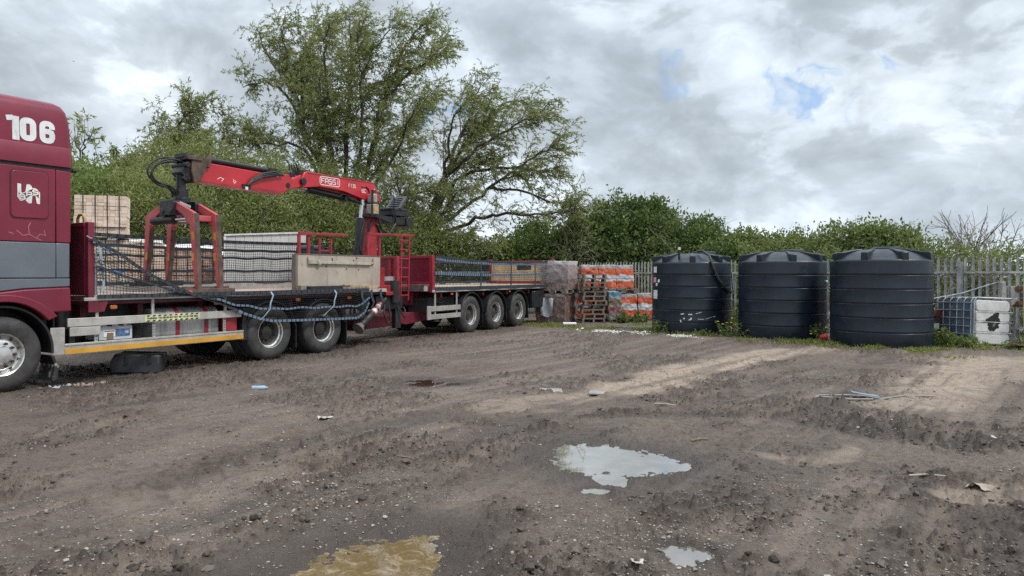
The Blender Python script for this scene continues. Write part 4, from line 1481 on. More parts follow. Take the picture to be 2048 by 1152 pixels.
E.prism(inner, -.0185, -.0150)
E.build('emblem_field', MAROOND, hatch, smooth=0)
E = mt()
for ch, (u0, v0) in zip('BPS', ((.10, .20), (.40, .36), (.68, .50))):
    a_, b_ = ez(u0, v0)
    txt_stroke(E, ch, a_, b_, .058, .062, -.0187, 0, .017, .0015)
E.build('emblem_letters', WHITE, hatch, smooth=0)
# fleet number on the fairing
N_ = MB(OT)
def numP(s0):
    def P(a, b, t):
        k = min(1, max(0, (b - 3.42) / .2))
        yy = -.0035 + .0078 * k + (0.0 if b < 3.62 else (b - 3.62) * .07)
        return (a, yy - t - .004, b)
    return P
WORNW = mat('worn_white_number', (.68, .70, .70), .5, 0, .08, 4, spots=((.40, .38, .22), .66, 8), streak=((.36, .35, .20), .8, (26, 26, 3.5), .56))
st_ = .092
hh = .30
for pl, x0 in (([(0.0, .84), (.10, .93), (.13, .93), (.13, 0)], 4.775), ([(.5, 1)], 0), ([(.5, 1)], 0)):
    if x0:
        N_.stroke([(x0 + a, 3.43 + b * .335) for a, b in [(0.0, .85), (.085, .90)]], .07, 0, .003, P=numP(0))
        N_.stroke([(x0 + .115, 3.43), (x0 + .115, 3.43 + .325)], st_ * .95, 0, .003, P=numP(0))
w0 = .128
for x0, kind in ((4.98, '0'), (5.228, '6')):
    z0, z1 = 3.43 + st_ / 2 * .8, 3.765 - st_ / 2 * .8
    if kind == '0':
        N_.stroke(rrect(x0, x0 + w0, z0 + .01, z1 - .01, .05, 4), st_ * .88, 0, .003, P=numP(0), closed=True)
    else:
        zm = (z0 + z1) / 2 + .01
        N_.stroke([(x0 + w0, z1 - .085)] + rrect(x0, x0 + w0, z0 + .01, z1 - .01, .05, 4)[:18] + [(x0 + w0, z0 + .01 + .05)] + [(x0 + w0, zm - .045), (x0 + w0 - .012, zm - .012), (x0 + w0 - .045, zm), (x0, zm)], st_ * .82, 0, .003, P=numP(0))
N_.build('fleet_number', WORNW, cab_o, smooth=0)
sc_ = mt()
for pl in ([(4.90, 2.20), (4.98, 2.13), (5.06, 2.15), (5.15, 2.10), (5.22, 2.07)], [(5.06, 2.15), (5.05, 2.26), (5.08, 2.32)], [(5.15, 2.10), (5.20, 2.16), (5.27, 2.14)], [(4.80, 2.17), (4.86, 2.15)], [(5.27, 2.14), (5.25, 2.22)]):
    sc_.stroke(pl, .006, -.0005, .0008)
sc_.build('paint_crack', mat('bare_filler', (.42, .24, .24), .6), cab_o, smooth=0)
# cab underside / back wall fittings
p_ = mt()
p_.box(3.7, 5.5, .45, 2.05, .55, 1.28)
p_.box(5.60, 5.72, .7, 1.8, .9, 2.6)
p_.cyl((5.72, .5, .8), (5.72, .5, 2.9), .07, n=12)
p_.build('cab_underbody', CHASSIS, truck)
# mudguard behind front wheel
p_ = mt()
aa = [(4.74 + .62 * math.cos(R(a)), .52 + .62 * math.sin(R(a))) for a in range(150, -8, -7)]
ab = [(4.74 + .655 * math.cos(R(a)), .52 + .655 * math.sin(R(a))) for a in range(150, -8, -7)]
p_.prism(ab + aa[::-1], .02, .42)
p_.prism([(5.36, .44), (5.40, .44), (5.46, .22), (5.42, .22)], .02, .42)
p_.build('mudguard', BLACKP, truck, bevel=.006)
p_ = mt()
p_.prism([(5.40, .34), (5.45, .34), (5.43, .10), (5.36, .08)], .0, .40)
p_.build('mud_flap', MUDSP, truck)

# ---- chassis
p_ = mt()
for y in (.82, 1.60):
    p_.box(3.7, 12.7, y, y + .08, .80, 1.06)
for s_ in (5.9, 6.8, 7.9, 8.5, 9.9, 11.3, 12.4):
    p_.box(s_, s_ + .09, .30, 2.2, .95, 1.14)
p_.box(5.86, 12.44, .06, 2.44, 1.142, 1.198)
p_.build('chassis', DKRED, truck)
p_ = mt()
p_.box(6.7, 8.6, 1.0, 1.5, .55, .79)
p_.box(5.9, 6.9, 1.7, 2.3, .45, .95)
p_.box(7.0, 8.3, 1.75, 2.35, .45, 1.0)
p_.build('underfloor_box', CHASSIS, truck)
for s_ in (4.74, 9.24, 10.58):
    p_ = mt()
    p_.cyl((s_, .3, .5), (s_, 2.2, .5), .085, n=12)
    p_.lathe([(0, -.2), (.22, -.12), (.24, 0), (.22, .12), (0, .2)], (s_, 1.25, .5), n=16)
    if s_ > 9:
        for y in (.62, 1.8):
            p_.cyl((s_ - .28, y, .62), (s_ - .28, y, .95), .13, n=14)
    p_.build('axle', CHASSIS, truck)

# ---- headboard
p_ = mt()
p_.box(5.855, 5.90, .09, 2.41, 1.28, 2.36)
p_.box(5.84, 5.915, .09, 2.41, 2.30, 2.365)
p_.box(5.86, 5.95, 0, .088, 1.03, 2.37)
p_.box(5.86, 5.95, 2.412, 2.5, 1.03, 2.37)
for y in (.85, 1.6):
    p_.box(5.83, 5.854, y, y + .08, 1.28, 2.29)
p_.prism([(5.86, 1.03), (6.1, 1.03), (6.16, 1.19), (5.86, 1.19)], .004, .06)
p_.build('headboard', MAROOND, truck, bevel=.006)
p_ = mt()
pts = [(5.88, .05 + .13 * 0, 2.365)]
p_.tube([(5.875, .12, 2.36), (5.875, .12, 2.43), (5.875, .17, 2.485), (5.875, .27, 2.485), (5.875, .32, 2.43), (5.875, .32, 2.36)], .022, 8)
p_.build('lifting_eye', mat('old_yellow_steel', (.42, .30, .13), .6, .1), truck, smooth=60)
p_ = mt()
p_.box(5.952, 5.985, -.004, .03, 1.285, 1.9)
p_.tube([(5.82, -.03, 2.16), (5.86, -.035, 2.13), (5.93, -.03, 2.12), (5.92, -.03, 2.06)], .012, 6)
p_.tube([(5.99, -.02, 1.70), (6.03, -.03, 1.66), (6.02, -.03, 1.60), (5.97, -.02, 1.60)], .012, 6)
p_.build('net_hook', STEELP, truck, smooth=50)

# ---- deck
p_ = mt()
p_.box(5.952, 12.40, .03, 2.47, 1.2, 1.272)
p_.build('deck', DECKW, truck)
p_ = mt()
p_.box(5.80, 12.44, -.005, .029, 1.202, 1.248)
p_.box(5.92, 12.44, .004, .029, 1.248, 1.276)
p_.box(5.80, 12.44, 2.471, 2.505, 1.20, 1.40)
p_.build('deck_rail', ALU, truck, bevel=.003)
p_ = mt()
p_.box(8.4, 12.44, .0305, .07, 1.2722, 1.284)
p_.build('deck_edge', REDF, truck)

p_ = mt()
p_.box(5.62, 6.86, .52, .60, .50, 1.13)
p_.box(5.62, 5.70, .06, .5199, .50, .80)
p_.build('dark_backing', CHASSIS, truck)  # black panel added to darken the shaded recess behind the side guard
# ---- side guards, battery, fuel tank
p_ = mt()
p_.box(5.57, 8.55, 0, .03, .832, .955)
p_.box(5.60, 6.04, .001, .03, .695, .822)
p_.box(5.53, 8.60, 0, .035, .560, .592)
p_.box(5.53, 8.60, .008, .035, .43, .558)
p_.prism([(5.36, .06), (5.53, 0), (5.53, .025), (5.38, .085)], .44, .83, axis='z')
p_.build('side_guard', ALU, truck, bevel=.004)
p_ = mt()
p_.box(5.535, 8.595, .002, .0079, .442, .518)
p_.build('reflective_strip', YELLOW, truck)
for s_, z0, z1 in ((5.985, .956, 1.2), (6.87, .956, 1.2), (8.22, .956, 1.2), (5.97, .593, .694), (6.885, .593, .831), (8.20, .593, .831)):
    p_ = mt()
    p_.box(s_, s_ + .045, .034, .06, z0, z1)
    gp_ = p_.build('guard_post', ALU, truck)
    if z0 < .9:
        p_ = mt()
        z = z0 + .019
        while z < z1 - .02:
            p_.box(s_ + .016, s_ + .029, .031, .0335, z, z + .022)
            z += .045
        p_.build('post_slots', DARKGAP, gp_)
p_ = mt()
p_.prism([(6.05, .59), (6.575, .59), (6.575, .805), (6.05, .815)], .07, .45)
bat = p_.build('battery', mat('battery_grey', (.47, .49, .51), .4), truck, bevel=.012)
p_ = mt()
p_.box(6.12, 6.30, .063, .069, .645, .745)
p_.build('white_label', WHITE, bat)
p_ = mt()
p_.box(6.301, 6.53, .064, .069, .645, .755)
p_.build('blue_label', mat('blue_label', (.075, .14, .28), .4, 0, .3, 12), bat)
p_ = mt()
p_.box(6.17, 6.27, .060, .0629, .60, .705)
p_.box(6.13, 6.29, .060, .0629, .722, .738)
p_.build('brown_print', mat('brown_print', (.17, .12, .085), .6), bat)
p_ = mt()
txt_stroke(p_, '4D', 6.455, .69, .028, .018, .064, .010, .006, .001)
p_.build('battery_number', WHITE, bat, smooth=0)
p_ = mt()
for x in (6.2, 6.38):
    p_.box(x, x + .05, .064, .13, .80, .835)
p_.box(6.03, 6.60, .05, .50, .56, .588)
p_.tube([(6.0, .08, .68), (6.03, .06, .6), (6.12, .06, .565), (6.3, .05, .56)], .008, 6)
p_.box(6.05, 6.58, .46, .5, .59, .83)
p_.build('battery_tray', BLACKP, truck)
p_ = mt()
sec = rrect(.14, .80, .46, 1.04, .16, 6)
p_.prism(sec, 6.95, 8.18, axis='x')
ft = p_.build('fuel_tank', ALUD, truck, bevel=.012)
p_ = mt()
for s_ in (7.36, 7.90):
    sec2 = rrect(.128, .812, .448, 1.052, .17, 6)
    p_.prism(sec2, s_, s_ + .07, axis='x')
p_.build('tank_strap', REDF, ft)
p_ = mt()
p_.box(8.27, 8.50, .06, .5, .595, .925)
p_.build('red_cover', REDF, truck, bevel=.004)
# warning strip
p_ = mt()
p_.box(6.73, 7.71, -.005, -.0005, .845, .945)
ws = p_.build('warning_strip', mat('pale_yellow_film', (.62, .62, .36), .4), truck)
p_ = mt()
for i in range(10):
    x = 6.76 + i * .096
    for z0 in (.846, .924):
        p_.prism([(x, z0), (x + .045, z0), (x + .062, z0 + .02), (x + .017, z0 + .02)], -.0075, -.0052)
p_.build('hazard_block', DARKGAP, ws, smooth=0)
fc = bpy.data.curves.new('warning_text', 'FONT')
fc.body = 'WARNING  THE DRIVER MAY NOT SEE YOU IN THIS AREA'
fc.size = .042
fc.align_x = 'CENTER'
fc.align_y = 'CENTER'
fc.extrude = .001
fc.offset = .0006
fc.materials.append(DARKGAP)
fo = bpy.data.objects.new('warning_text', fc)
COL.objects.link(fo)
bpy.context.view_layer.update()
fm = bpy.data.meshes.new_from_object(fo.evaluated_get(bpy.context.evaluated_depsgraph_get()))
bpy.data.objects.remove(fo)
fo = bpy.data.objects.new('warning_text', fm)
COL.objects.link(fo)
fo.parent = ws
fo.location = (7.22 - 9, -.0075 - 1.25, .895)
fo.rotation_euler = (R(90), 0, 0)
fo.scale = (.82, 1, 1)
for s_ in (6.26, 8.07, 9.9, 11.3):
    p_ = mt()
    p_.prism(rrect(s_ - .055, s_ + .055, 1.065, 1.125, .02, 3), .03, .06)
    p_.build('marker_lamp', AMBER, truck, bevel=.008)


# ---- wheels
def wheel(name, parent, loc, kind, rz=0.0):
    wp = part_empty(name, parent, loc, rz)
    t_ = MB()
    R0 = .515
    prof = [(.288, .035), (.300, .012), (.335, .0), (.40, -.010), (.445, -.002), (.470, .016), (.492, .030), (R0 - .010, .045), (R0, .062)]
    for gy in (.105, .155, .205):
        prof += [(R0, gy - .008), (R0 - .014, gy - .005), (R0 - .014, gy + .005), (R0, gy + .008)]
    prof += [(R0, .25), (.49, .285), (.42, .31), (.32, .30), (.288, .28)]
    t_.lathe(prof, n=64)
    if kind == 'dual':
        t_.lathe([(.288, .33), (.40, .31), (.48, .34), (R0, .37), (R0, .56), (.48, .60), (.30, .58)], n=48)
    t_.build('tyre', TYRE, wp, smooth=40)
    r_ = MB()
    if kind == 'front':
        r_.lathe([(.298, .030), (.286, .012), (.272, .020), (.262, .055), (.255, .085), (.235, .095), (.205, .040), (.185, .025), (.125, .020), (.118, -.010), (.108, -.022), (.045, -.030), (0, -.031)], n=48)
        for k in range(10):
            a = 2 * math.pi * k / 10
            r_.cyl((.158 * math.cos(a), .03, .158 * math.sin(a)), (.158 * math.cos(a), -.016, .158 * math.sin(a)), .020, .017, 8, 1)
        for k in range(10):
            a = 2 * math.pi * (k + .5) / 10
            r_.cyl((.232 * math.cos(a), .075, .232 * math.sin(a)), (.232 * math.cos(a), .0885, .232 * math.sin(a)), .018, .018, 10, 1)
    else:
        dz = .205 if kind == 'dual' else .175
        r_.lathe([(.298, .035), (.290, .014), (.276, .016), (.268, .035), (.266, .075), (.245, .085), (.243, dz - .02)], n=48)
        r_.lathe([(.243, dz - .02), (.225, dz), (.150, dz + .008), (.140, dz - .015), (.125, dz - .05), (.112, dz - .085), (.06, dz - .095), (0, dz - .096)], n=36, mi=1)
        for k in range(10):
            a = 2 * math.pi * k / 10
            r_.cyl((.167 * math.cos(a), dz + .01, .167 * math.sin(a)), (.167 * math.cos(a), dz - .05, .167 * math.sin(a)), .017, .014, 7, 1)
            a += .31
            r_.cyl((.208 * math.cos(a), dz + .01, .208 * math.sin(a)), (.208 * math.cos(a), dz - .0015, .208 * math.sin(a)), .019, .019, 10, 2)
    r_.build('rim', [SILVER, HUBD, DARKGAP], wp, smooth=40)
    return wp


wfront = wheel('wheel', truck, (4.74 - 9, .03 - 1.25, .505), 'front')
dup(wfront, truck, (4.74 - 9, 2.47 - 1.25, .505), (0, 0, math.pi))
wrear = wheel('wheel', truck, (9.24 - 9, .03 - 1.25, .50), 'dual')
dup(wrear, truck, (10.58 - 9, .03 - 1.25, .50), (0, .5, 0))
dup(wrear, truck, (9.24 - 9, 2.47 - 1.25, .50), (0, 0, math.pi))
dup(wrear, truck, (10.58 - 9, 2.47 - 1.25, .50), (0, 0, math.pi))
for s_ in (9.24, 10.58):
    p_ = mt()
    aa = [(s_ + .575 * math.cos(R(a)), .5 + .575 * math.sin(R(a))) for a in range(176, 3, -8)]
    ab = [(s_ + .60 * math.cos(R(a)), .5 + .60 * math.sin(R(a))) for a in range(176, 3, -8)]
    p_.prism(ab + aa[::-1], .02, .66)
    p_.build('mudguard', BLACKP, truck, bevel=.006)
for x_, z_ in ((9.83, .16), (11.20, .12)):
    p_ = mt()
    p_.box(x_, x_ + .02, .03, .62, z_, .62)
    p_.build('mud_flap', BLACKR, truck)
p_ = mt()
p_.prism([(8.56, .40), (8.70, .40), (8.68, .78), (8.76, .98), (8.62, .98)], .02, .62)
p_.build('splash_guard', BLACKP, truck, bevel=.01)

# ---- beige side board and junk on the deck
p_ = mt()
p_.box(10.28, 12.78, .50, .56, 1.29, 2.0)
sb = p_.build('side_board', BEIGE, truck, bevel=.006)
p_ = mt()
p_.box(10.22, 10.279, .47, .58, 1.275, 2.005)
p_.box(10.28, 12.80, .49, .57, 2.001, 2.02)
p_.build('board_edge', mat('grey_brown_steel', (.17, .145, .125), .6, .2), sb)
p_ = mt()
p_.beam((10.62, .46, 1.845), (12.42, .46, 1.83), .03, .055)
p_.box(10.56, 10.86, .44, .50, 1.81, 1.90)
p_.cyl((10.84, .42, 1.84), (10.84, .5, 1.84), .05, n=14)
for x in (10.56, 12.52):
    p_.beam((x, .47, 1.80), (x, .47, 1.97), .025, .025)
p_.beam((12.42, .47, 1.83), (12.52, .47, 1.86), .03, .03)
p_.build('load_binder', mat('pale_bar', (.43, .40, .34), .6, .2, .15, 8, spots=((.14, .13, .12), .66, 20)), sb, bevel=.004)
p_ = mt()
for x, z in ((11.25, 1.93), (11.26, 1.90), (11.08, 1.76), (12.0, 1.95), (11.68, 1.71), (12.06, 1.70), (11.9, 1.90)):
    p_.box(x - .012, x + .018, .492, .4995, z - .012, z + .012)
p_.build('bolt_stain', DARKGAP, sb)

# ---- rear frame: rails round the crane platform, ladder, corner post
p_ = mt()
p_.box(12.80, 12.88, .0, .09, 1.0, 2.0)
p_.box(12.80, 12.88, 2.41, 2.5, 1.0, 2.0)
p_.box(12.44, 12.88, .02, 2.48, 1.12, 1.198)
p_.build('corner_post', REDF, truck, bevel=.006)
for xs, zt in (((10.38, 10.66), 2.44), ((12.42, 12.84), 2.52)):
    p_ = mt()
    x0, x1 = xs
    p_.beam((x0, .55, zt), (x1 + .02, .55, zt), .06, .06)
    p_.beam((x0, .55, 1.3), (x0, .55, zt - .03), .055, .055)
    p_.beam((x1, .58, 1.3), (x1, .58, zt - .03), .055, .055)
    if x0 < 11:
        p_.beam((10.66, .62, 2.44), (11.55, .35, 2.44), .055, .05)
        p_.beam((10.95, .56, 2.03), (10.95, .56, 2.41), .04, .04)
        p_.beam((11.22, .50, 2.03), (11.22, .50, 2.41), .04, .04)
        p_.beam((10.95, .55, 2.10), (11.22, .52, 2.10), .03, .03)
    else:
        p_.beam((12.84, .58, 2.53), (13.62, .18, 2.52), .06, .05)
    p_.build('guard_rail', REDF, truck, bevel=.004)
p_ = mt()
for x, dx in ((13.02, .0), (13.30, .0)):
    p_.beam((x + .05, .14, .98), (x + .12, .16, 2.50), .045, .03)
for k in range(7):
    z = 1.10 + k * .215
    p_.beam((13.06, .14, z), (13.36, .14, z), .03, .03)
p_.beam((12.86, .14, 1.75), (13.09, .14, 1.75), .03, .03)
p_.beam((12.86, .14, 1.30), (13.06, .14, 1.30), .03, .03)
p_.build('ladder', REDF, truck, bevel=.003)
p_ = mt()
p_.box(12.5, 13.0, .35, 2.2, .78, 1.11)
p_.box(12.2, 13.1, .10, .48, .80, 1.10)
p_.box(12.86, 13.04, .10, .22, .35, .95)
p_.cyl((12.78, .06, .95), (12.78, .06, 1.45), .10, n=12)
p_.tube([(12.45, .08, .95), (12.35, .0, .70), (12.45, .0, .48), (12.58, .0, .55), (12.55, .04, .9)], .018, 6)
p_.tube([(12.9, .08, .85), (13.05, .0, .6), (13.2, .1, .75), (13.5, .4, .8)], .018, 6)
p_.build('rear_crossmember', CHASSIS, truck, bevel=.01)
# stabiliser leg
A_, B_ = Vector((12.50, .10, 1.03)), Vector((11.66, .06, .47))
st_leg = mt()
st_leg.cyl(A_, A_ + (B_ - A_) * .55, .065, n=14)
st_leg.cyl(A_ + (B_ - A_) * .55, A_ + (B_ - A_) * .95, .085, n=14)
sl = st_leg.build('stabiliser_leg', CHASSIS, truck, smooth=50)
q_ = mt()
for i in range(6):
    a_ = A_ + (B_ - A_) * (.20 + i * .075)
    q_.cyl(a_, a_ + (B_ - A_) * .075, .069, n=14, mi=i % 2)
q_.build('hazard_sleeve', [mat('reflective_red', (.42, .05, .05), .4), WHITE], sl, smooth=50)
q_ = mt()
q_.cyl(B_ + (A_ - B_) * .05, B_ - (A_ - B_) * .10, .07, .14, 16)
q_.build('foot', mat('grey_foot', (.17, .16, .15), .6, .2), sl, smooth=50)

# ================================================================== TRAILER
OR_ = (18.5, 1.25, 0.0)
trailer = thing('flatbed_trailer', 'maroon three axle flatbed trailer with netted sides behind the truck', 'trailer', RF.world(18.5, 1.25), RF.rz)


def mr():
    return MB(OR_)


PLY = mat('tailboard_planks', (0.66, 0.48, 0.30), 0.7, 0, 0.15, 3, streak=((0.36, 0.25, 0.16), 0.55, (9, 0.8, 14), 0.52))
p_ = mr()
p_.box(14.99, 15.02, .10, 2.42, 1.33, 2.0)
hb = p_.build('headboard', MAROON, trailer)
p_ = mr()
p_.box(14.95, 15.06, 0, .10, 1.14, 2.07)
p_.box(14.95, 15.06, 2.42, 2.52, 1.14, 2.07)
p_.box(14.95, 15.06, .101, 2.419, 1.995, 2.06)
p_.box(14.955, 15.05, .101, 2.419, 1.33, 1.40)
p_.box(14.96, 15.04, 1.30, 1.40, 1.41, 1.99)
p_.build('headboard_frame', REDF, hb, bevel=.005)
p_ = mr()
p_.box(14.93, 15.0, .11, 2.4, 1.16, 1.325)
p_.build('front_beam', mat('muddy_steel', (.13, .10, .085), .7, .1, .25, 6), trailer)
p_ = mr()
p_.box(14.92, 14.929, .14, .24, 1.17, 1.30)
p_.box(14.938, 14.949, .98, 1.50, 1.42, 1.535)
pl_o = p_.build('number_plate', WHITE, trailer)
q_ = MB(OR_)
def plP(a, b, t):
    return (14.9375 - t, a, b)
for ch, y0 in (('0', 1.20), ('Q', 1.08)):
    G0 = [(.5, 1), (.15, 1), (0, .85), (0, .15), (.15, 0), (.85, 0), (1, .15), (1, .85), (.85, 1), (.5, 1)]
    q_.stroke([(y0 - .05 * a, 1.438 + .08 * b) for a, b in G0], .014, 0, .002, P=plP)
q_.build('plate_characters', DARKGAP, pl_o, smooth=0)
p_ = mr()
p_.box(15.06, 22.05, .04, 2.46, 1.18, 1.268)
p_.build('deck', mat('pale_deck_boards', (.55, .43, .31), .8, 0, .15, 3, streak=((.34, .26, .2), .6, (.6, 9, 9), .5)), trailer)
p_ = mr()
p_.box(14.95, 22.2, -.005, .0395, 1.14, 1.195)
p_.box(14.95, 22.2, 2.461, 2.505, 1.14, 1.30)
p_.build('deck_rail', ALU, trailer, bevel=.003)
# tailboard: plank panels round a slot, red frame
p_ = mr()
for z0, z1 in ((1.36, 1.50), (1.505, 1.645), (1.65, 1.74)):
    p_.box(22.06, 22.10, .10, 2.42, z0, z1)
p_.box(22.06, 22.10, .10, .86, 1.745, 1.99)
p_.box(22.06, 22.10, 1.42, 2.42, 1.745, 1.99)
p_.box(22.06, 22.10, .861, 1.419, 1.90, 1.99)
tbd = p_.build('tailboard', PLY, trailer)
p_ = mr()
p_.box(22.04, 22.14, 0, .10, 1.14, 2.11)
p_.box(22.04, 22.14, 2.42, 2.52, 1.14, 2.11)
p_.box(22.04, 22.14, .101, 2.419, 1.99, 2.055)
p_.box(22.03, 22.14, .101, 2.419, 1.27, 1.355)
p_.build('tailboard_frame', REDF, tbd, bevel=.005)
p_ = mr()
for i in range(9):
    y = .90 + i * .06
    p_.box(22.07, 22.085, y, y + .022, 1.745, 1.899)
p_.build('slot_bars', mat('dark_green_bars', (.04, .06, .045), .6), tbd)
# running gear and frame
p_ = mr()
for y in (.80, 1.62):
    p_.box(15.0, 22.0, y, y + .09, .80, 1.14)
for s_ in (15.4, 16.2, 17.5, 18.9, 20.3, 21.4):
    p_.box(s_, s_ + .08, .06, 2.44, 1.0, 1.138)
p_.prism([(15.55, 1.138), (16.4, 1.138), (16.4, .40), (14.9, .30), (13.1, .27), (13.1, .50), (14.7, .56), (15.55, .78)], .95, 1.55)
p_.build('chassis', DKRED, trailer, bevel=.008)
p_ = mr()
p_.prism([(15.05, 1.138), (15.65, 1.138), (15.65, .82), (15.3, .74), (15.05, .80)], .70, 1.8)
p_.prism([(14.3, .66), (15.2, .62), (16.0, .80), (16.0, .45), (14.6, .34), (14.3, .40)], .55, .62)
p_.build('drawbar', MAROOND, trailer, bevel=.01)
for s_ in (16.85, 18.22, 19.62):
    p_ = mr()
    p_.cyl((s_, .3, .5), (s_, 2.2, .5), .08, n=12)
    for y in (.60, 1.85):
        p_.cyl((s_ + .3, y, .6), (s_ + .3, y, .95), .13, n=14)
    p_.build('axle', CHASSIS, trailer)
for y in (.45, 2.05):
    p_ = mr()
    p_.cyl((15.75, y, .42), (15.75, y, 1.0), .05, n=10)
    p_.cyl((15.75, y, .36), (15.75, y, .42), .14, .06, 12)
    p_.build('landing_foot', CHASSIS, trailer)
p_ = mr()
p_.box(15.1, 16.3, .25, .85, .62, 1.0)
p_.tube([(15.0, .3, .95), (15.6, .2, .85), (16.1, .25, .95)], .02, 6)
p_.build('air_tank', CHASSIS, trailer)
p_ = mr()
p_.cyl((13.3, 1.25, .38), (12.6, 1.25, .40), .07, n=10)
p_.build('coupling', CHASSIS, trailer)
wt_ = wheel('wheel', trailer, (16.85 - 18.5, .03 - 1.25, .50), 'single')
for s_ in (18.22, 19.62):
    dup(wt_, trailer, (s_ - 18.5, .03 - 1.25, .50), (0, s_, 0))
for s_ in (16.85, 18.22, 19.62):
    dup(wt_, trailer, (s_ - 18.5, 2.47 - 1.25, .50), (0, 0, math.pi))
for s_ in (16.85, 18.22, 19.62):
    p_ = mr()
    aa = [(s_ + .575 * math.cos(R(a)), .5 + .575 * math.sin(R(a))) for a in range(178, 1, -8)]
    ab = [(s_ + .605 * math.cos(R(a)), .5 + .605 * math.sin(R(a))) for a in range(178, 1, -8)]
    p_.prism(ab + aa[::-1], .0, .45)
    p_.prism([(s_ + .575, .52), (s_ + .605, .52), (s_ + .625, .22), (s_ + .60, .22)], .02, .42)
    p_.build('mudguard', BLACKP, trailer, bevel=.008)
p_ = mr()
p_.box(14.74, 14.90, 0, .03, .46, .80)
p_.box(14.901, 16.26, 0, .03, .665, .79)
p_.box(14.901, 16.26, 0, .03, .465, .585)
for s_ in (15.1, 16.1):
    p_.box(s_, s_ + .05, .031, .06, .47, 1.14)
p_.build('side_guard', ALU, trailer, bevel=.004)
p_ = mr()
p_.box(20.52, 21.62, .03, .60, .52, 1.06)
tbx = p_.build('tool_locker', BLACKP, trailer, bevel=.015)
p_ = mr()
p_.prism(rrect(20.58, 21.56, .56, 1.02, .03, 3), .018, .029)
p_.prism(rrect(21.0, 21.12, .90, .96, .02, 3), .006, .0175)
p_.build('locker_door', BLACKP, tbx, bevel=.004)
p_ = mr()
for s_ in (15.9, 19.05, 21.7):
    p_.prism(rrect(s_ - .05, s_ + .05, 1.055, 1.115, .02, 3), .03, .06)
p_.build('marker_lamp', AMBER, trailer, bevel=.008)
p_ = mr()
p_.box(21.9, 22.1, .1, 2.4, .55, .75)
p_.beam((22.0, .6, .75), (22.0, .6, 1.14), .06, .06)
p_.beam((22.0, 1.9, .75), (22.0, 1.9, 1.14), .06, .06)
p_.build('rear_bumper', CHASSIS, trailer)

# ================================================================== NETS
NETB = mat('black_netting', (0.010, 0.011, 0.012), 0.65)
STRB = mat('blue_grey_webbing', (0.125, 0.175, 0.245), 0.75, 0, 0.15, 12)
STRD = mat('dark_blue_webbing', (0.028, 0.040, 0.055), 0.75, 0, 0.2, 12)
STRL = mat('pale_blue_rope', (0.27, 0.35, 0.42), 0.7, 0, 0.15, 12)


def net(name, label, frame, off, fn, nu, nv, su, sv, straps, r=.0050, group='cargo nets on the truck and trailer', ties=(), tear=None):
    """fn(u,v) -> (s,y,z); nu strands along v, nv strands along u; straps = [(v, halfwidth, mats, seq)]"""
    root = thing(name, label, 'net', frame.world(*off[:2]), frame.rz, group)
    b = MB(off)
    for i in range(nu + 1):
        u = i / nu
        b.tube([fn(u, j / sv) for j in range(sv + 1)], r, 3, caps=False)
    for j in range(nv + 1):
        v = j / nv
        b.tube([fn(i / su, v) for i in range(su + 1)], r, 3, caps=False)
    b.build('mesh', NETB, root, smooth=0)
    for v, hw, mats, seq, n in straps:
        b = MB(off)
        pts = [Vector(fn(i / n, v)) + Vector((0, -.012, 0)) for i in range(n + 1)]
        wv = []
        for i, p in enumerate(pts):
            d = (pts[min(i + 1, n)] - pts[max(i - 1, 0)]).normalized()
            wv.append(tuple(Vector((0, 1, 0)).cross(d).normalized() * hw))
        b.strip(pts, wv, seq, .004)
        b.build('strap', mats, root, smooth=0)
    for pts, hw, m in ties:
        b = MB(off)
        b.strip([Vector(p) for p in pts], (hw, 0, hw * .3), (0,), .005)
        b.build('tie', m, root, smooth=0)
    return root


def curve(pts, t):
    """smooth-ish interpolation through (key, a, b, c) rows"""
    k = np.array([p[0] for p in pts])
    return tuple(float(np.interp(t, k, [p[i] for p in pts])) for i in range(1, len(pts[0])))


TOP = [(0, 5.90, 2.12), (.065, 6.30, 1.90), (.14, 6.78, 1.60), (.25, 7.50, 1.27), (.34, 8.06, 1.10), (.42, 8.55, .89), (.48, 8.91, .78), (.53, 9.2, .725), (.72, 10.38, .69), (.90, 11.44, .665), (.95, 11.66, .78), (1, 11.78, 1.0)]


def near_net(u, v):
    s0 = 5.98 + (11.85 - 5.98) * u
    s1, z1 = curve(TOP, u)
    z0 = 1.262
    wob = .006 * math.sin(u * 37 + v * 5) + .004 * math.sin(u * 71 + 2)
    s_ = s0 + (s1 - s0) * v + wob * .6
    z = z0 + (z1 - z0) * v + (.010 * math.sin(u * 60) + wob * .7) * math.sin(math.pi * v) - .03 * math.sin(math.pi * v) * (1 if u > .3 else 0)
    y = -.022 - .05 * math.sin(math.pi * min(1, v * .7)) * (1 if u > .25 else .4) + .012 * math.sin(u * 33 + v * 9)
    return (s_, y, z)


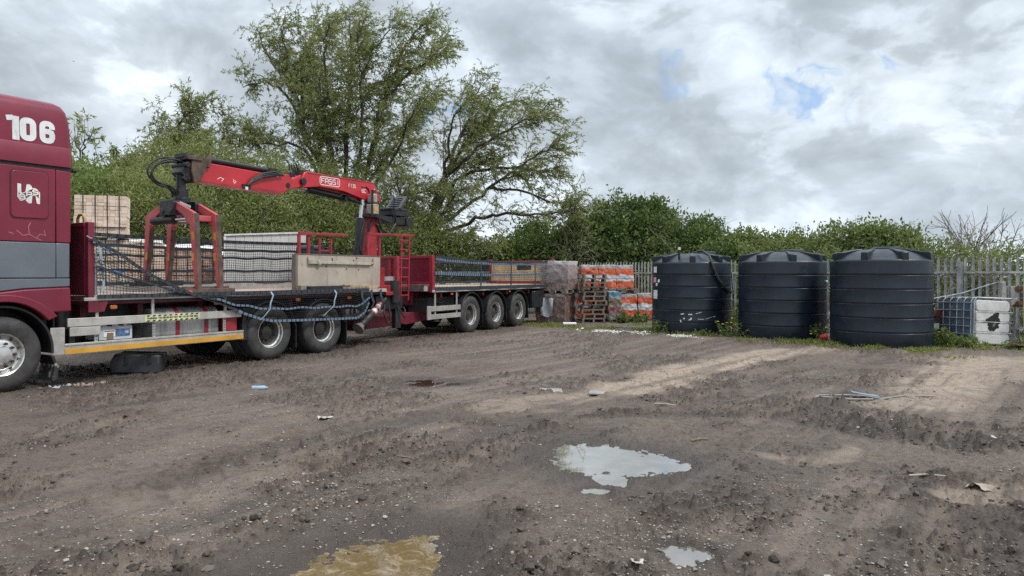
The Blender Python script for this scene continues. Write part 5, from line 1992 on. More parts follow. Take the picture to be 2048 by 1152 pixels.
ties = []
for a_, b_ in ((9.16, 9.03), (10.78, 10.58)):
    ties.append(([(a_, -.05, 1.27), (a_ + .03, -.08, 1.20), (a_ - .05, -.1, 1.05), (a_ - .06, -.1, .95), (b_ - .05, -.1, .83), (b_ - .16, -.11, .76)], .016, STRL))
for a_ in (11.6, 11.9, 12.2):
    ties.append(([(a_, -.04, 1.26), (a_ - .03, -.07, 1.12), (a_ + .03, -.08, .98), (a_ - .02, -.06, .85)], .03, STRD))
net('cargo_net', 'black cargo net unhooked along the near side of the truck, sagging under blue straps', TF, OT, near_net, 118, 15, 130, 8,
    [(0.0, .030, [STRD, NETB], (0, 0, 0, 1), 190), (.52, .018, [STRD, NETB, STRB], (0, 0, 0, 1) * 20 + (2, 2, 2, 1) * 40, 240), (1.0, .023, [STRD, NETB, STRB], (0, 0, 0, 1) * 24 + (2, 2, 2, 1) * 36, 240)], .0042, ties=ties + [
        ([(5.99, -.03, 2.10), (6.02, -.035, 1.9), (6.05, -.03, 1.62), (6.07, -.03, 1.45), (6.04, -.03, 1.32)], .018, STRL),
        ([(6.10, -.05, 2.0), (6.16, -.055, 1.97), (6.2, -.05, 1.95)], .045, mat('bright_blue_clip', (.05, .16, .42), .5)),
        ([(6.18, -.04, 1.64), (6.26, -.045, 1.62), (6.3, -.04, 1.6)], .05, MATS['bright_blue_clip'])])


def far_net(u, v):
    s_ = 5.98 + (12.40 - 5.98) * u
    z1 = 2.37 - .075 * math.sin(math.pi * u) * .7 - .05 * u
    z = 1.42 + (z1 - 1.42) * v + .012 * math.sin(u * 50) * math.sin(math.pi * v)
    return (s_, 2.49 + .02 * math.sin(u * 21 + v * 4), z)


net('cargo_net', 'black cargo net hooked up along the far side of the truck with dark straps', TF, OT, far_net, 122, 17, 90, 6,
    [(0.0, .028, [STRD], (0,), 60), (.28, .026, [STRD], (0,), 60), (.60, .024, [STRD], (0,), 60), (.79, .026, [STRD], (0,), 60), (1.0, .035, [STRD, NETB], (0, 0, 1), 120)], .0046)


def tnear(u, v):
    s_ = 15.06 + (22.05 - 15.06) * u
    sag = .10 * math.sin(math.pi * u) ** .8
    z = 1.20 + (2.04 - sag - 1.20) * v
    return (s_ + .01 * math.sin(v * 9 + u * 40), -.008 + .012 * math.sin(u * 40 + v * 6), z)


vt = []
for s_ in (17.25, 19.0, 20.6):
    vt.append(([(s_, -.03, 1.22), (s_ + .01, -.03, 1.6), (s_, -.03, 1.93)], .03, STRD))
net('cargo_net', 'blue strapped net hooked up along the near side of the trailer', RF, OR_, tnear, 100, 13, 90, 8,
    [(0.03, .042, [STRD, NETB], (0, 0, 0, 1), 220), (.50, .036, [STRB, NETB], (0, 0, 1), 200), (.93, .030, [STRB, NETB], (0, 0, 1), 200), (1.0, .03, [STRD, NETB], (0, 0, 1), 200)], .0056, ties=vt)


def tfar(u, v):
    s_ = 15.06 + (22.05 - 15.06) * u
    z = 1.31 + (2.02 - .05 * math.sin(math.pi * u) - 1.31) * v
    return (s_ + .03 * math.sin(v * 7 + u * 50), 2.49 + .02 * math.sin(u * 30 + v * 5), z)


net('cargo_net', 'dense dark net hooked up along the far side of the trailer', RF, OR_, tfar, 84, 11, 90, 8,
    [(0.02, .04, [STRD], (0,), 60), (.50, .036, [STRB, NETB], (0, 0, 1), 200), (1.0, .03, [STRD], (0,), 60)], .0042)

# ================================================================== LOADER CRANE
CRED = mat('crane_red', (0.47, 0.018, 0.027), 0.40, 0, 0.10, 2, spots=((0.25, 0.10, 0.09), 0.725, 10), coat=.2)
CREDD = mat('crane_red_worn', (0.34, 0.022, 0.028), 0.5, 0, 0.2, 4, spots=((0.10, 0.05, 0.045), 0.63, 8))
CBLK = mat('crane_black', (0.017, 0.018, 0.020), 0.45, 0.1, 0.2, 6, spots=((0.07, 0.06, 0.055), 0.67, 9))
RUSTB = mat('rusty_brown_steel', (0.105, 0.070, 0.055), 0.75, 0.1, 0.3, 6, spots=((0.045, 0.035, 0.030), 0.60, 8))
CHROME = mat('chromed_rod', (0.62, 0.62, 0.62), 0.18, 1.0, 0.05, 5)
GREYV = mat('valve_grey', (.36, .34, .30), .5, .2, .2, 10)
OC = (13.1, 1.25, 1.27)
crane = thing('loader_crane', 'red hydraulic lorry crane with a white lettered boom reaching forward over the truck deck', 'crane', TF.world(13.1, 1.25, 1.27), TF.rz)


def mc():
    return MB(OC)


p_ = mc()
p_.box(12.5, 13.7, .75, 1.75, 1.0, 1.32)
p_.box(12.75, 13.45, .95, 1.55, 1.32, 1.75)
p_.lathe([(.30, 1.75), (.30, 1.95), (.24, 2.0), (0, 2.0)], (13.12, 1.25, 0), axis='z', n=28)
p_.build('pedestal', CREDD, crane, bevel=.012)
p_ = mc()
p_.prism([(12.92, 1.98), (13.34, 1.98), (13.36, 2.75), (13.34, 3.22), (13.06, 3.20), (13.02, 2.80)], 1.10, 1.40)
p_.build('column', CREDD, crane, bevel=.015)
p_ = mc()
p_.cyl((12.68, 1.12, 1.95), (12.80, 1.12, 2.92), .105, n=20)
p_.cyl((12.66, 1.12, 1.80), (12.69, 1.12, 2.12), .125, n=20)
lc = p_.build('lift_cylinder', CBLK, crane, smooth=50)
p_ = mc()
p_.cyl((12.80, 1.12, 2.92), (12.86, 1.12, 3.36), .055, n=16)
p_.build('rod', CHROME, lc, smooth=50)
p_ = mc()
p_.tube([(12.72, 1.0, 2.0), (12.60, .98, 2.2), (12.66, .98, 2.6), (12.78, .99, 2.85)], .016, 6)
p_.tube([(13.0, 1.05, 2.2), (12.9, 1.0, 2.5), (13.05, 1.0, 2.9)], .03, 6)
p_.build('hydraulic_hose', BLACKR, lc, smooth=60)
# boom (main arm)
YB0, YB1 = 1.09, 1.41
p_ = mc()
p_.prism([(11.10, 3.83), (13.21, 3.80), (13.38, 3.60), (13.47, 3.38), (13.33, 3.34), (13.03, 3.34), (12.65, 3.41), (12.19, 3.50), (11.45, 3.53), (10.98, 3.46), (10.94, 3.62), (11.02, 3.79)], YB0, YB1)
boom = p_.build('boom', CRED, crane, bevel=.014)
p_ = mc()
p_.box(11.12, 13.20, YB0 - .012, YB0 - .0005, 3.795, 3.815)
p_.prism([(11.45, 3.545), (12.19, 3.515), (12.65, 3.425), (13.03, 3.355), (13.03, 3.375), (12.66, 3.445), (12.2, 3.535), (11.45, 3.565)], YB0 - .010, YB0 - .0005)
p_.build('boom_edge', CRED, boom)
p_ = mc()
yL = YB0 - .0012
fr = rrect(11.47, 12.07, 3.585, 3.770, .055, 5)
p_.stroke(fr, .018, yL, .002, closed=True)
txt_stroke(p_, 'FASSI', 11.515, 3.625, .105, .088, yL, .026, .022, .002)
txt_stroke(p_, 'F135', 12.36, 3.615, .075, .042, yL, .020, .013, .002)
txt_stroke(p_, '6C', 12.80, 3.535, .082, .055, yL, .022, .016, .002)
p_.stroke([(13.22, 3.66), (13.26, 3.62), (13.30, 3.56)], .02, yL, .002)
p_.stroke([(13.17, 3.62), (13.22, 3.57), (13.26, 3.52)], .02, yL, .002)
p_.build('boom_lettering', mat('white_lettering', (.76, .66, .65), .5), boom, smooth=0)
p_ = mc()
p_.stroke([(12.80, 3.66), (12.92, 3.69), (13.02, 3.65), (13.06, 3.55)], .035, YB0 - .001, .03)
p_.cyl((13.22, YB0 - .03, 3.44), (13.22, YB1 + .03, 3.44), .085, n=18)
p_.build('elbow_joint', CREDD, boom, bevel=.004)
p_ = mc()
p_.cyl((11.32, 1.25, 3.455), (12.42, 1.25, 3.375), .075, n=20)
p_.box(12.30, 12.50, 1.14, 1.36, 3.31, 3.43)
p_.cyl((11.25, 1.25, 3.46), (11.36, 1.25, 3.452), .085, n=20)
p_.prism([(11.4, 3.44), (13.2, 3.33), (13.2, 3.20), (12.75, 3.30), (12.2, 3.34), (11.5, 3.38)], 1.20, 1.30)
oc = p_.build('outer_cylinder', CBLK, crane, smooth=50)
p_ = mc()
p_.cyl((10.68, 1.25, 3.50), (11.30, 1.25, 3.457), .042, n=16)
p_.build('rod', CHROME, oc, smooth=50)
p_ = mc()
p_.tube([(11.5, 1.15, 3.42), (12.1, 1.14, 3.375), (12.2, 1.12, 3.44), (12.4, 1.11, 3.42)], .014, 6)
p_.tube([(12.4, 1.12, 3.36), (12.7, 1.10, 3.30), (12.9, 1.10, 3.22)], .022, 6)
p_.build('hydraulic_hose', BLACKR, oc, smooth=60)
# knuckle
p_ = mc()
p_.prism([(10.45, 3.69), (10.63, 3.71), (10.72, 3.62), (10.95, 3.74), (11.08, 3.66), (11.04, 3.50), (10.80, 3.44), (10.62, 3.38), (10.30, 3.38), (10.20, 3.48), (10.28, 3.62)], 1.12, 1.38)
kn = p_.build('knuckle', CRED, crane, bevel=.012)
p_ = mc()
p_.cyl((10.99, 1.06, 3.60), (10.99, 1.44, 3.60), .075, n=18)
p_.cyl((10.58, 1.09, 3.47), (10.58, 1.41, 3.47), .06, n=18)
p_.prism([(10.28, 3.62), (10.40, 3.62), (10.42, 3.42), (10.30, 3.40)], 1.105, 1.119)
p_.box(10.66, 10.74, 1.10, 1.2, 3.66, 3.76)
p_.build('pivot', CBLK, kn, bevel=.004)
p_ = mc()
for dx, h in ((0, .16), (.10, .13), (.05, .22)):
    p_.tube([(10.75 + dx, 1.2, 3.68), (10.70 + dx, 1.2, 3.75 + h), (10.85 + dx, 1.22, 3.78 + h), (10.95 + dx, 1.24, 3.74), (11.1 + dx, 1.24, 3.80)], .012, 6)
p_.box(10.95, 11.12, 1.15, 1.35, 3.72, 3.85)
p_.build('hydraulic_hose', BLACKR, kn, smooth=50)
# jib
p_ = mc()
p_.prism([(8.55, 3.70), (10.10, 3.655), (10.46, 3.60), (10.62, 3.40), (10.40, 3.27), (9.47, 3.285), (8.42, 3.325)], 1.10, 1.40)
jib = p_.build('jib', CRED, crane, bevel=.012)
p_ = mc()
p_.prism([(8.44, 3.345), (8.42, 3.325), (9.47, 3.285), (10.40, 3.27), (10.5, 3.34), (9.47, 3.335)], 1.09, 1.0995)
p_.build('jib_foot_edge', CREDD, jib)
p_ = mc()
p_.cyl((8.66, 1.16, 3.765), (10.36, 1.16, 3.725), .048, n=16)
p_.cyl((8.66, 1.34, 3.765), (10.36, 1.34, 3.725), .048, n=16)
p_.box(10.1, 10.30, 1.10, 1.4, 3.665, 3.78)
p_.build('extension_cylinder', CBLK, jib, smooth=50)
p_ = mc()
for dz in (0, .035, .07):
    p_.tube([(10.42, 1.06, 3.66), (10.15, 1.04, 3.63 + dz), (9.86, 1.04, 3.56 + dz), (9.62, 1.05, 3.44 + dz * .7), (9.52, 1.06, 3.36)], .024, 6)
p_.box(9.42, 9.62, 1.07, 1.0995, 3.30, 3.38)
p_.build('hydraulic_hose', BLACKR, jib, smooth=60)
p_ = mc()
p_.stroke([(8.86, 3.41), (8.93, 3.45), (9.0, 3.43), (8.95, 3.38)], .012, 1.0985, .002)
p_.stroke([(9.22, 3.45), (9.22, 3.40), (9.25, 3.37), (9.28, 3.41), (9.24, 3.43)], .012, 1.0985, .002)
p_.box(9.47, 9.53, 1.05, 1.069, 3.27, 3.33)
p_.build('white_mark', MATS['white_lettering'], jib, smooth=0)
p_ = mc()
p_.prism([(8.30, 3.75), (8.66, 3.78), (8.64, 3.66), (8.46, 3.31), (8.34, 3.28), (8.28, 3.50)], 1.05, 1.45)
p_.box(8.18, 8.50, 1.02, 1.48, 3.70, 3.78)
p_.beam((8.62, 1.06, 3.60), (8.70, 1.06, 3.84), .06, .06)
jh = p_.build('jib_head', RUSTB, jib, bevel=.01)
p_ = mc()
p_.prism([(8.10, 3.46), (8.22, 3.66), (8.32, 3.70), (8.30, 3.32), (8.16, 3.40)], 1.10, 1.40)
p_.box(8.16, 8.40, 1.12, 1.38, 3.74, 3.82)
p_.cyl((8.2, 1.02, 3.6), (8.2, 1.48, 3.6), .05, n=12)
p_.build('head_hollow', CBLK, jib, bevel=.006)
p_ = mc()
p_.cyl((8.20, 1.25, 3.42), (8.20, 1.25, 3.16), .085, n=16)
p_.cyl((8.20, 1.25, 3.16), (8.20, 1.25, 2.94), .125, n=20)
p_.box(8.08, 8.20, 1.10, 1.3, 2.95, 3.12)
p_.cyl((8.20, 1.10, 3.36), (8.20, 1.40, 3.36), .05, n=12)
p_.build('rotator', CBLK, crane, bevel=.006)
p_ = mc()
for k, (dx, dz, dy) in enumerate(((0, 0, -.06), (-.05, .03, .0), (.05, -.03, .06), (.09, -.01, .1))):
    pts = [(8.22, 1.25, 3.66), (7.98 + dx, 1.25, 3.68 + dz), (7.74 + dx, 1.25, 3.60 + dz), (7.61 + dx, 1.25, 3.44 + dz), (7.63 + dx, 1.25, 3.30 + dz), (7.78 + dx * .8, 1.25, 3.215 + dz * .6), (7.95 + dx * .5, 1.25, 3.19 + dz * .5), (8.06 + dx * .3, 1.25, 3.10), (8.10, 1.25, 3.0)]
    P2 = []
    for i in range(len(pts) - 1):
        p0, p1, p2, p3 = (Vector(pts[max(i - 1, 0)]), Vector(pts[i]), Vector(pts[i + 1]), Vector(pts[min(i + 2, len(pts) - 1)]))
        for t in (0, .25, .5, .75):
            P2.append(.5 * ((2 * p1) + (p2 - p0) * t + (2 * p0 - 5 * p1 + 4 * p2 - p3) * t * t + (3 * p1 - p0 - 3 * p2 + p3) * t ** 3) + Vector((0, dy, 0)))
    P2.append(Vector(pts[-1]) + Vector((0, dy, 0)))
    p_.tube(P2, .0165, 7)
p_.build('hydraulic_hose', BLACKR, crane, smooth=60)
# valve block, seat
p_ = mc()
p_.box(12.90, 13.10, .82, 1.05, 3.02, 3.26)
p_.box(12.93, 13.07, .84, 1.04, 3.30, 3.50)
vb = p_.build('valve_block', GREYV, crane, bevel=.02)
p_ = mc()
p_.box(12.93, 13.06, .812, .8195, 3.10, 3.20)
p_.build('yellow_label', YELLOW, vb)
p_ = mc()
p_.beam((12.86, .82, 2.98), (12.87, .82, 3.56), .03, .04)
p_.beam((12.9, .85, 3.56), (13.04, .9, 3.56), .06, .07)
p_.tube([(13.0, .9, 3.55), (13.75, .95, 3.53), (13.80, .95, 3.45), (13.78, .95, 2.9)], .012, 6)
p_.cyl((13.16, .9, 3.06), (13.16, .9, 3.28), .05, n=12)
p_.prism([(12.8, 2.96), (13.2, 2.96), (13.7, 2.86), (13.7, 2.95), (13.25, 3.06), (12.8, 3.03)], .95, 1.35)
p_.tube([(13.3, 1.0, 2.9), (13.35, .95, 2.66), (13.6, .95, 2.58), (13.9, 1.0, 2.85)], .03, 6)
p_.tube([(13.3, 1.1, 2.8), (13.45, 1.1, 2.6), (13.8, 1.1, 2.75)], .03, 6)
p_.build('control_levers', CBLK, crane, smooth=40)
sr = mc()
sr.prism([(13.70, 2.86), (14.50, 2.86), (14.56, 2.95), (14.50, 3.02), (13.74, 3.02)], 1.0, 1.42)
sr.box(13.74, 14.42, .98, 1.40, 3.06, 3.18)
sr.beam((13.75, 1.0, 2.80), (14.35, 1.0, 2.76), .03, .03)
sr.beam((13.9, .98, 2.80), (13.88, .98, 3.22), .025, .025)
sr.beam((14.3, .98, 2.82), (14.3, .98, 3.16), .025, .025)
sr.cyl((14.45, .98, 2.92), (14.45, 1.4, 2.92), .13, n=16)
for k in range(6):
    sr.beam((13.8 + k * .1, .99, 3.0), (13.8 + k * .1, .99, 3.34 - .05 * (k % 3)), .014, .014)
sm = sr.build('seat_mount', CBLK, crane, bevel=.006)
sr = mc()
sr.prism(rrect(13.72, 14.32, 3.185, 3.255, .03, 3), .98, 1.42)
so_ = sr.build('seat', mat('black_seat_vinyl', (.022, .023, .026), .40), crane, bevel=.02, seg=3)
sr = mc()
Mx = Matrix.Translation((14.06, 1.2, 3.22)) @ Matrix.Rotation(R(38), 4, 'Y')
sr.box(-.05, .02, -.24, .24, .0, .42, M=Mx)
for k in range(5):
    sr.box(-.075, -.051, -.16, .16, .06 + k * .065, .10 + k * .065, M=Mx)
sr.build('seat_back', mat('grey_seat_shell', (.050, .052, .056), .38), so_, bevel=.02, seg=3)
# small engine-like pump beside the column, on the platform
p_ = mc()
p_.box(11.05, 11.75, .9, 1.4, 1.98, 2.10)
p_.cyl((11.15, 1.0, 2.14), (11.15, 1.4, 2.14), .09, n=14)
p_.cyl((11.45, 1.0, 2.13), (11.45, 1.4, 2.13), .11, n=14)
p_.box(11.55, 11.75, .95, 1.35, 2.10, 2.19)
p_.box(11.05, 11.75, .9, 1.4, 1.28, 1.9795)
p_.build('pump_unit', CBLK, crane, bevel=.01)

# ================================================================== BRICK GRAB
OG = (8.20, 1.22, 1.30)
PINKR = mat('faded_grab_red', (0.50, 0.088, 0.092), 0.5, 0, 0.14, 3, spots=((0.22, 0.09, 0.07), 0.66, 8))
grab = thing('brick_grab', 'faded red four legged brick grab hanging from the crane and standing on the truck deck', 'grab', TF.world(8.2, 1.22, 1.30), TF.rz)


def mg():
    return MB(OG)


p_ = mg()
for s_ in (7.98, 8.42):
    p_.prism([(1.02, 2.66), (1.42, 2.66), (1.44, 2.90), (1.38, 2.94), (1.06, 2.94), (1.00, 2.90)], s_ - .09, s_ + .09, axis='x')
    for y in (1.10, 1.34):
        p_.cyl((s_ - .105, y, 2.74), (s_ + .105, y, 2.74), .055, n=14)
p_.box(7.98, 8.42, 1.14, 1.30, 2.72, 2.94)
p_.cyl((8.2, 1.22, 2.9), (8.2, 1.22, 3.0), .14, n=18)
p_.build('top_frame', CBLK, grab, bevel=.012)
p_ = mg()
for y0, y1, s_ in ((.62, 1.30, 7.98), (1.05, 1.80, 8.42)):
    p_.cyl((s_, 1.10 if s_ < 8.2 else .75, 2.58), (s_, 1.75 if s_ < 8.2 else 1.3, 2.58), .075, n=16)
hc = p_.build('clamp_cylinder', CBLK, grab, smooth=50)
p_ = mg()
p_.cyl((7.98, .72, 2.58), (7.98, 1.10, 2.58), .035, n=12)
p_.build('rod', CHROME, hc, smooth=50)
p_ = mg()
p_.cyl((8.42, 1.30, 2.58), (8.42, 1.72, 2.58), .035, n=12)
p_.build('rod', CHROME, hc, smooth=50)
for side in (-1, 1):             # -1 near jaw, +1 far jaw
    for s_ in (7.98, 8.42):
        p_ = mg()
        yc = 1.22
        def Y(d):
            return yc + side * d
        zb = 1.345 if side < 0 else 1.44
        elbow_y = .72
        # upper arm with its lower bracket
        poly = [(Y(.20), 2.90), (Y(.20), 2.76), (Y(.40), 2.66), (Y(elbow_y - .20), 2.50), (Y(elbow_y - .09), 2.47), (Y(elbow_y + .0), 2.68)]
        p_.prism(poly, s_ - .036, s_ + .036, axis='x')
        # leg
        poly = [(Y(elbow_y), 2.68), (Y(elbow_y - .11), 2.60), (Y(elbow_y - .125), 2.45), (Y(.745), zb), (Y(.805), zb)]
        p_.prism(poly, s_ - .0355, s_ + .0355, axis='x')
        leg = p_.build('leg', PINKR, grab, bevel=.008)
        q_ = mg()
        poly = [(Y(elbow_y - .111), 2.60), (Y(elbow_y - .126), 2.44), (Y(.664), zb - .01), (Y(.655), zb - .01), (Y(elbow_y - .14), 2.44), (Y(elbow_y - .121), 2.60)]
        # brown worn plate down the face of the leg that looks across the truck
        if side < 0:
            q_.prism([(Y(elbow_y + .0005), 2.675), (Y(elbow_y + .012), 2.675), (Y(.817), zb), (Y(.8055), zb)], s_ - .030, s_ + .062, axis='x')
        else:
            q_.prism([(Y(elbow_y - .1255), 2.44), (Y(elbow_y - .137), 2.44), (Y(.733), zb), (Y(.7445), zb)], s_ - .030, s_ + .062, axis='x')
        q_.build('wear_plate', RUSTB, leg, bevel=.004)
        q_ = mg()
        for z in ((2.35, 1.98) if side < 0 else (2.0,)):
            q_.prism([(Y(.715), z), (Y(.655), z - .005), (Y(.67), z - .15), (Y(.73), z - .14)], s_ - .0395, s_ - .0365, axis='x')
        q_.build('yellow_sticker', mat('worn_yellow_sticker', (.62, .30, .05), .5), leg, smooth=0)
    q_ = mg()
    zb = 1.30 if side < 0 else 1.40
    q_.box(7.70, 8.72, 1.22 + side * .775 - .06, 1.22 + side * .775 + .06, zb - .028, zb + .045)
    q_.box(7.74, 8.68, 1.22 + side * .69 - .03, 1.22 + side * .69 + .03, zb - .02, zb + .08)
    q_.build('jaw_bar', RUSTB if side < 0 else CBLK, grab, bevel=.01)
    q_ = mg()
    q_.beam((7.98, 1.22 + side * .55, 2.60), (8.42, 1.22 + side * .55, 2.60), .10, .10)
    q_.build('cross_tube', PINKR, grab, bevel=.01)
q_ = mg()
q_.prism([(.56, 2.80), (.86, 2.90), (.86, 2.86), (.56, 2.76)][::1], 7.921, 7.9245, axis='x')
q_.build('white_print', WHITE, grab, smooth=0)
for y in (.50, .50):
    pass
for s_, y in ((8.06, .48), (8.55, .48)):
    q_ = mg()
    q_.tube([(s_, y, 1.62), (s_ - .07, y - .01, 1.56), (s_ - .08, y, 1.48), (s_ - .03, y, 1.44), (s_ + .02, y, 1.50)], .011, 6)
    q_.build('shackle', CREDD, grab, smooth=60)
b = MB((0, 0, 0))
# red rag and the timber scraps on the deck
o = rag(0, 0, .22, 'crumpled red rag on the truck deck by the foot of the brick grab', mat('red_cloth', (.50, .03, .04), .8), 'rag', 'rag', seed=3)
wp_ = TF.world(7.62, .30, 1.278)
o.location = wp_
junk = [((10.35, .28), (11.55, .36), .20, .075, BLACKP, 'black_beam', 'black plastic beam lying on the deck against the beige board'),
        ((10.2, .36), (10.48, .36), .14, .09, WOODO, 'timber_block', 'short timber block on the deck at the left end of the beige board'),
        ((11.3, .26), (12.35, .30), .10, .05, WOODO, 'timber_plank', 'long grey plank on the deck by the beige board, end towards the ladder'),
        ((11.5, .40), (12.3, .38), .09, .10, mat('pale_timber', (.38, .29, .19), .8, 0, .2, 8), 'timber_plank', 'pale broken plank on the deck by the beige board'),
        ((12.0, .16), (12.45, .30), .07, .06, MATS['pale_timber'], 'timber_plank', 'short pale offcut at the rear corner of the deck')]
for (a_, c_, w_, h, m, nm, lab) in junk:
    b = MB()
    A = TF.world(a_[0], a_[1], 1.276 + h / 2 + (0 if nm != 'timber_plank' else .0))
    B = TF.world(c_[0], c_[1], 1.276 + h / 2)
    b.beam(A, B, w_, h)
    tag(b.build(nm, m, None, bevel=.006), lab, 'timber' if 'timber' in nm else 'beam', 'scrap timber on the truck deck' if 'timber' in nm else None)

# ================================================================== BRICK PACKS BEHIND THE TRUCK
def brick_mat(name, c1, c2, mortar, sc):
    m = bpy.data.materials.new(name)
    m.use_nodes = True
    t = NT(m.node_tree)
    co = t.n('ShaderNodeTexCoord').outputs['Object']
    n = t.noise(co, 5, 5, .6)
    at = t.n('ShaderNodeAttribute', attribute_name='tint').outputs['Fac']
    c = t.mix(t.ramp(at, .15, .85, smooth=False), c1, c2)
    c = t.mix(t.math('MULTIPLY', t.ramp(n, .4, .7), .5), c, mortar)
    c = t.mix(t.ramp(t.noise(co, 26, 6, .7), .56, .66, 0, .4), c, tuple(x * .6 for x in c1))
    p = t.n('ShaderNodeBsdfPrincipled')
    t.put(p.inputs['Base Color'], c)
    p.inputs['Roughness'].default_value = .85
    o = t.n('ShaderNodeOutputMaterial')
    t.put(o.inputs[0], p.outputs[0])
    return m


BK1 = brick_mat('buff_bricks', (.60, .45, .34), (.76, .63, .51), (.80, .71, .62), 1)
BK2 = brick_mat('pinkish_bricks', (.36, .22, .165), (.56, .41, .33), (.62, .52, .45), 1)


def brick_pack(label, x, y, z, rz, m, sx_, sy_, tiers, bl, bh, seed, film=False):
    rr_ = random.Random(seed)
    b = MB()
    tint = []
    bl, bh, tiers = bl / 2, bh * 2 / 3, int(tiers * 1.5)
    nx, ny = int(round(sx_ / bl)), int(round(sy_ / .105))
    for k in range(tiers):
        if k % 3 == 0:
            ox_, oy_ = rr_.uniform(-.022, .022), rr_.uniform(-.022, .022)
        for i in range(nx):
            for j in range(ny):
                if 0 < i < nx - 1 and 0 < j < ny - 1 and k < tiers - 1:
                    continue
                x0, y0 = -sx_ / 2 + i * sx_ / nx + ox_, -sy_ / 2 + j * sy_ / ny + oy_
                g_ = rr_.uniform(.0005, .003)
                dj = rr_.uniform(-.006, .006)
                b.box(x0 + g_, x0 + sx_ / nx - g_, y0 + g_ + dj, y0 + sy_ / ny - g_ + dj, k * bh + (.008 if k % 3 == 0 else .001), (k + 1) * bh - .001)
                tint += [rr_.random()] * 8
    o = b.build('brick_pack', m, None, smooth=0)
    ta = o.data.attributes.new('tint', 'FLOAT', 'POINT')
    ta.data.foreach_set('value', tint)
    o.location, o.rotation_euler = (x, y, z), (0, 0, rz)
    s_ = MB()
    H = tiers * bh
    for i in range(4):
        xx = -sx_ / 2 + (.16 + .23 * i) * sx_
        s_.tube([(xx, -sy_ / 2 - .025, 0), (xx, -sy_ / 2 - .025, H + .012), (xx, sy_ / 2 + .025, H + .012), (xx, sy_ / 2 + .025, 0)], .009, 4)
    s_.build('strap', BLACKR, o, smooth=0)
    if film:
        f = MB()
        vs = []
        for i in range(10):
            for j in range(8):
                u, v = i / 9 - .5, j / 7 - .5
                kk = fbm(np.array([u * 6 + seed]), np.array([v * 6.0]), 3, 400)[0]
                vs.append((u * sx_ * 1.06, v * sy_ * 1.06, H + .02 + .09 * kk - (.10 if j == 0 else 0)))
        f.add(vs, [(i * 8 + j, (i + 1) * 8 + j, (i + 1) * 8 + j + 1, i * 8 + j + 1) for i in range(9) for j in range(7)])
        f.build('torn_film', WHITE, o, smooth=60)
    return tag(o, label, 'brick pack', 'strapped brick packs behind the truck')


def behind(px, Y):
    return (px - 1024) / 1450 * Y


bz = TF.rz - R(32)
YB = 15.2
brick_pack('pale buff strapped brick pack on top of the stack behind the headboard', behind(207, YB), YB, 2.35, R(22), BK1, .95, .62, 8, .215, .108, 1)
brick_pack('pale buff brick pack second from the top behind the headboard', behind(203, YB + .1), YB + .1, 1.44, R(22), BK1, 1.0, .66, 8, .215, .108, 2)
brick_pack('pale brick pack at the foot of the tallest stack behind the truck', behind(205, YB + .1), YB + .1, .50, R(22), BK1, 1.0, .66, 8, .215, .108, 22)
xs_row = [(275, 16.0, 1.44, BK1, True), (345, 17.2, 1.36, BK2, True), (397, 18.2, 1.36, BK2, True), (443, 19.2, 1.25, BK2, True)]
labs = ['brick pack under torn white film just right of the tallest stack', 'pink brick pack under torn white film behind the left grab legs', 'pink brick pack under torn film behind the right grab legs', 'pink brick pack next to the pale grey cabinet']
for k, (px, Y_, z, m, fl) in enumerate(xs_row):
    brick_pack(labs[k], behind(px, Y_), Y_, z, R(20), m, 1.02, .8, 8, .215, .108, 5 + k, fl)
    brick_pack('lower ' + labs[k].replace(' under torn white film', ' of the row').replace(' under torn film', ' of the row'), behind(px, Y_) + .03, Y_ + .02, z - .93, R(20), m, 1.02, .8, 8, .215, .108, 15 + k)
# pale cabinet
CAB = mat('pale_grey_panel', (.62, .61, .58), .55, 0, .06, 3, streak=((.34, .34, .33), .4, (5, 5, .8), .55))
YC = 18.0
cbt = thing('pale_cabinet', 'tall pale grey panelled cabinet with white edges standing behind the far net', 'cabinet', (behind(532, YC), YC, 0), R(22))
b = MB()
for i in range(9):
    b.box(-.92 + i * .204, -.92 + i * .204 + .198, -.45, .45, .02, 2.50 + .012 * i)
b.build('panels', CAB, cbt, bevel=.006)
b = MB()
b.box(.922, .975, -.47, .47, 0, 2.63)
b.prism([(-.97, 2.502), (.92, 2.60), (.92, 2.64), (-.97, 2.545)], -.48, .48)
b.box(-.975, -.925, -.47, .47, 0, 2.50)
b.build('white_edge', WHITE, cbt, bevel=.004)

# ================================================================== VEGETATION
vr = np.random.default_rng(21)
WILLOW = leaf_mat('willow_leaf', (0.12, 0.145, 0.052), (0.235, 0.26, 0.105), (0.40, 0.41, 0.22), .46)
BUSHL = leaf_mat('bush_leaf', (0.036, 0.062, 0.018), (0.095, 0.140, 0.040), (0.22, 0.265, 0.095), .32)
BUSHG = leaf_mat('fresh_leaf', (0.075, 0.11, 0.032), (0.155, 0.205, 0.062), (0.29, 0.33, 0.14), .38)
HEDGE = leaf_mat('hedge_leaf', (0.070, 0.098, 0.032), (0.150, 0.185, 0.066), (0.28, 0.305, 0.14), .38)
GRASSM = leaf_mat('grass_blade', (0.095, 0.135, 0.028), (0.18, 0.21, 0.050), (0.34, 0.33, 0.13), .3)
BARK = mat('bark', (0.075, 0.062, 0.048), .9, 0, .35, 9)
BARKL = mat('pale_bark', (0.20, 0.175, 0.14), .9, 0, .25, 9)
TWIGM = mat('dead_twig', (0.21, 0.165, 0.13), .9, 0, .25, 9)


def unit(a):
    return a / (np.linalg.norm(a, axis=-1, keepdims=True) + 1e-9)


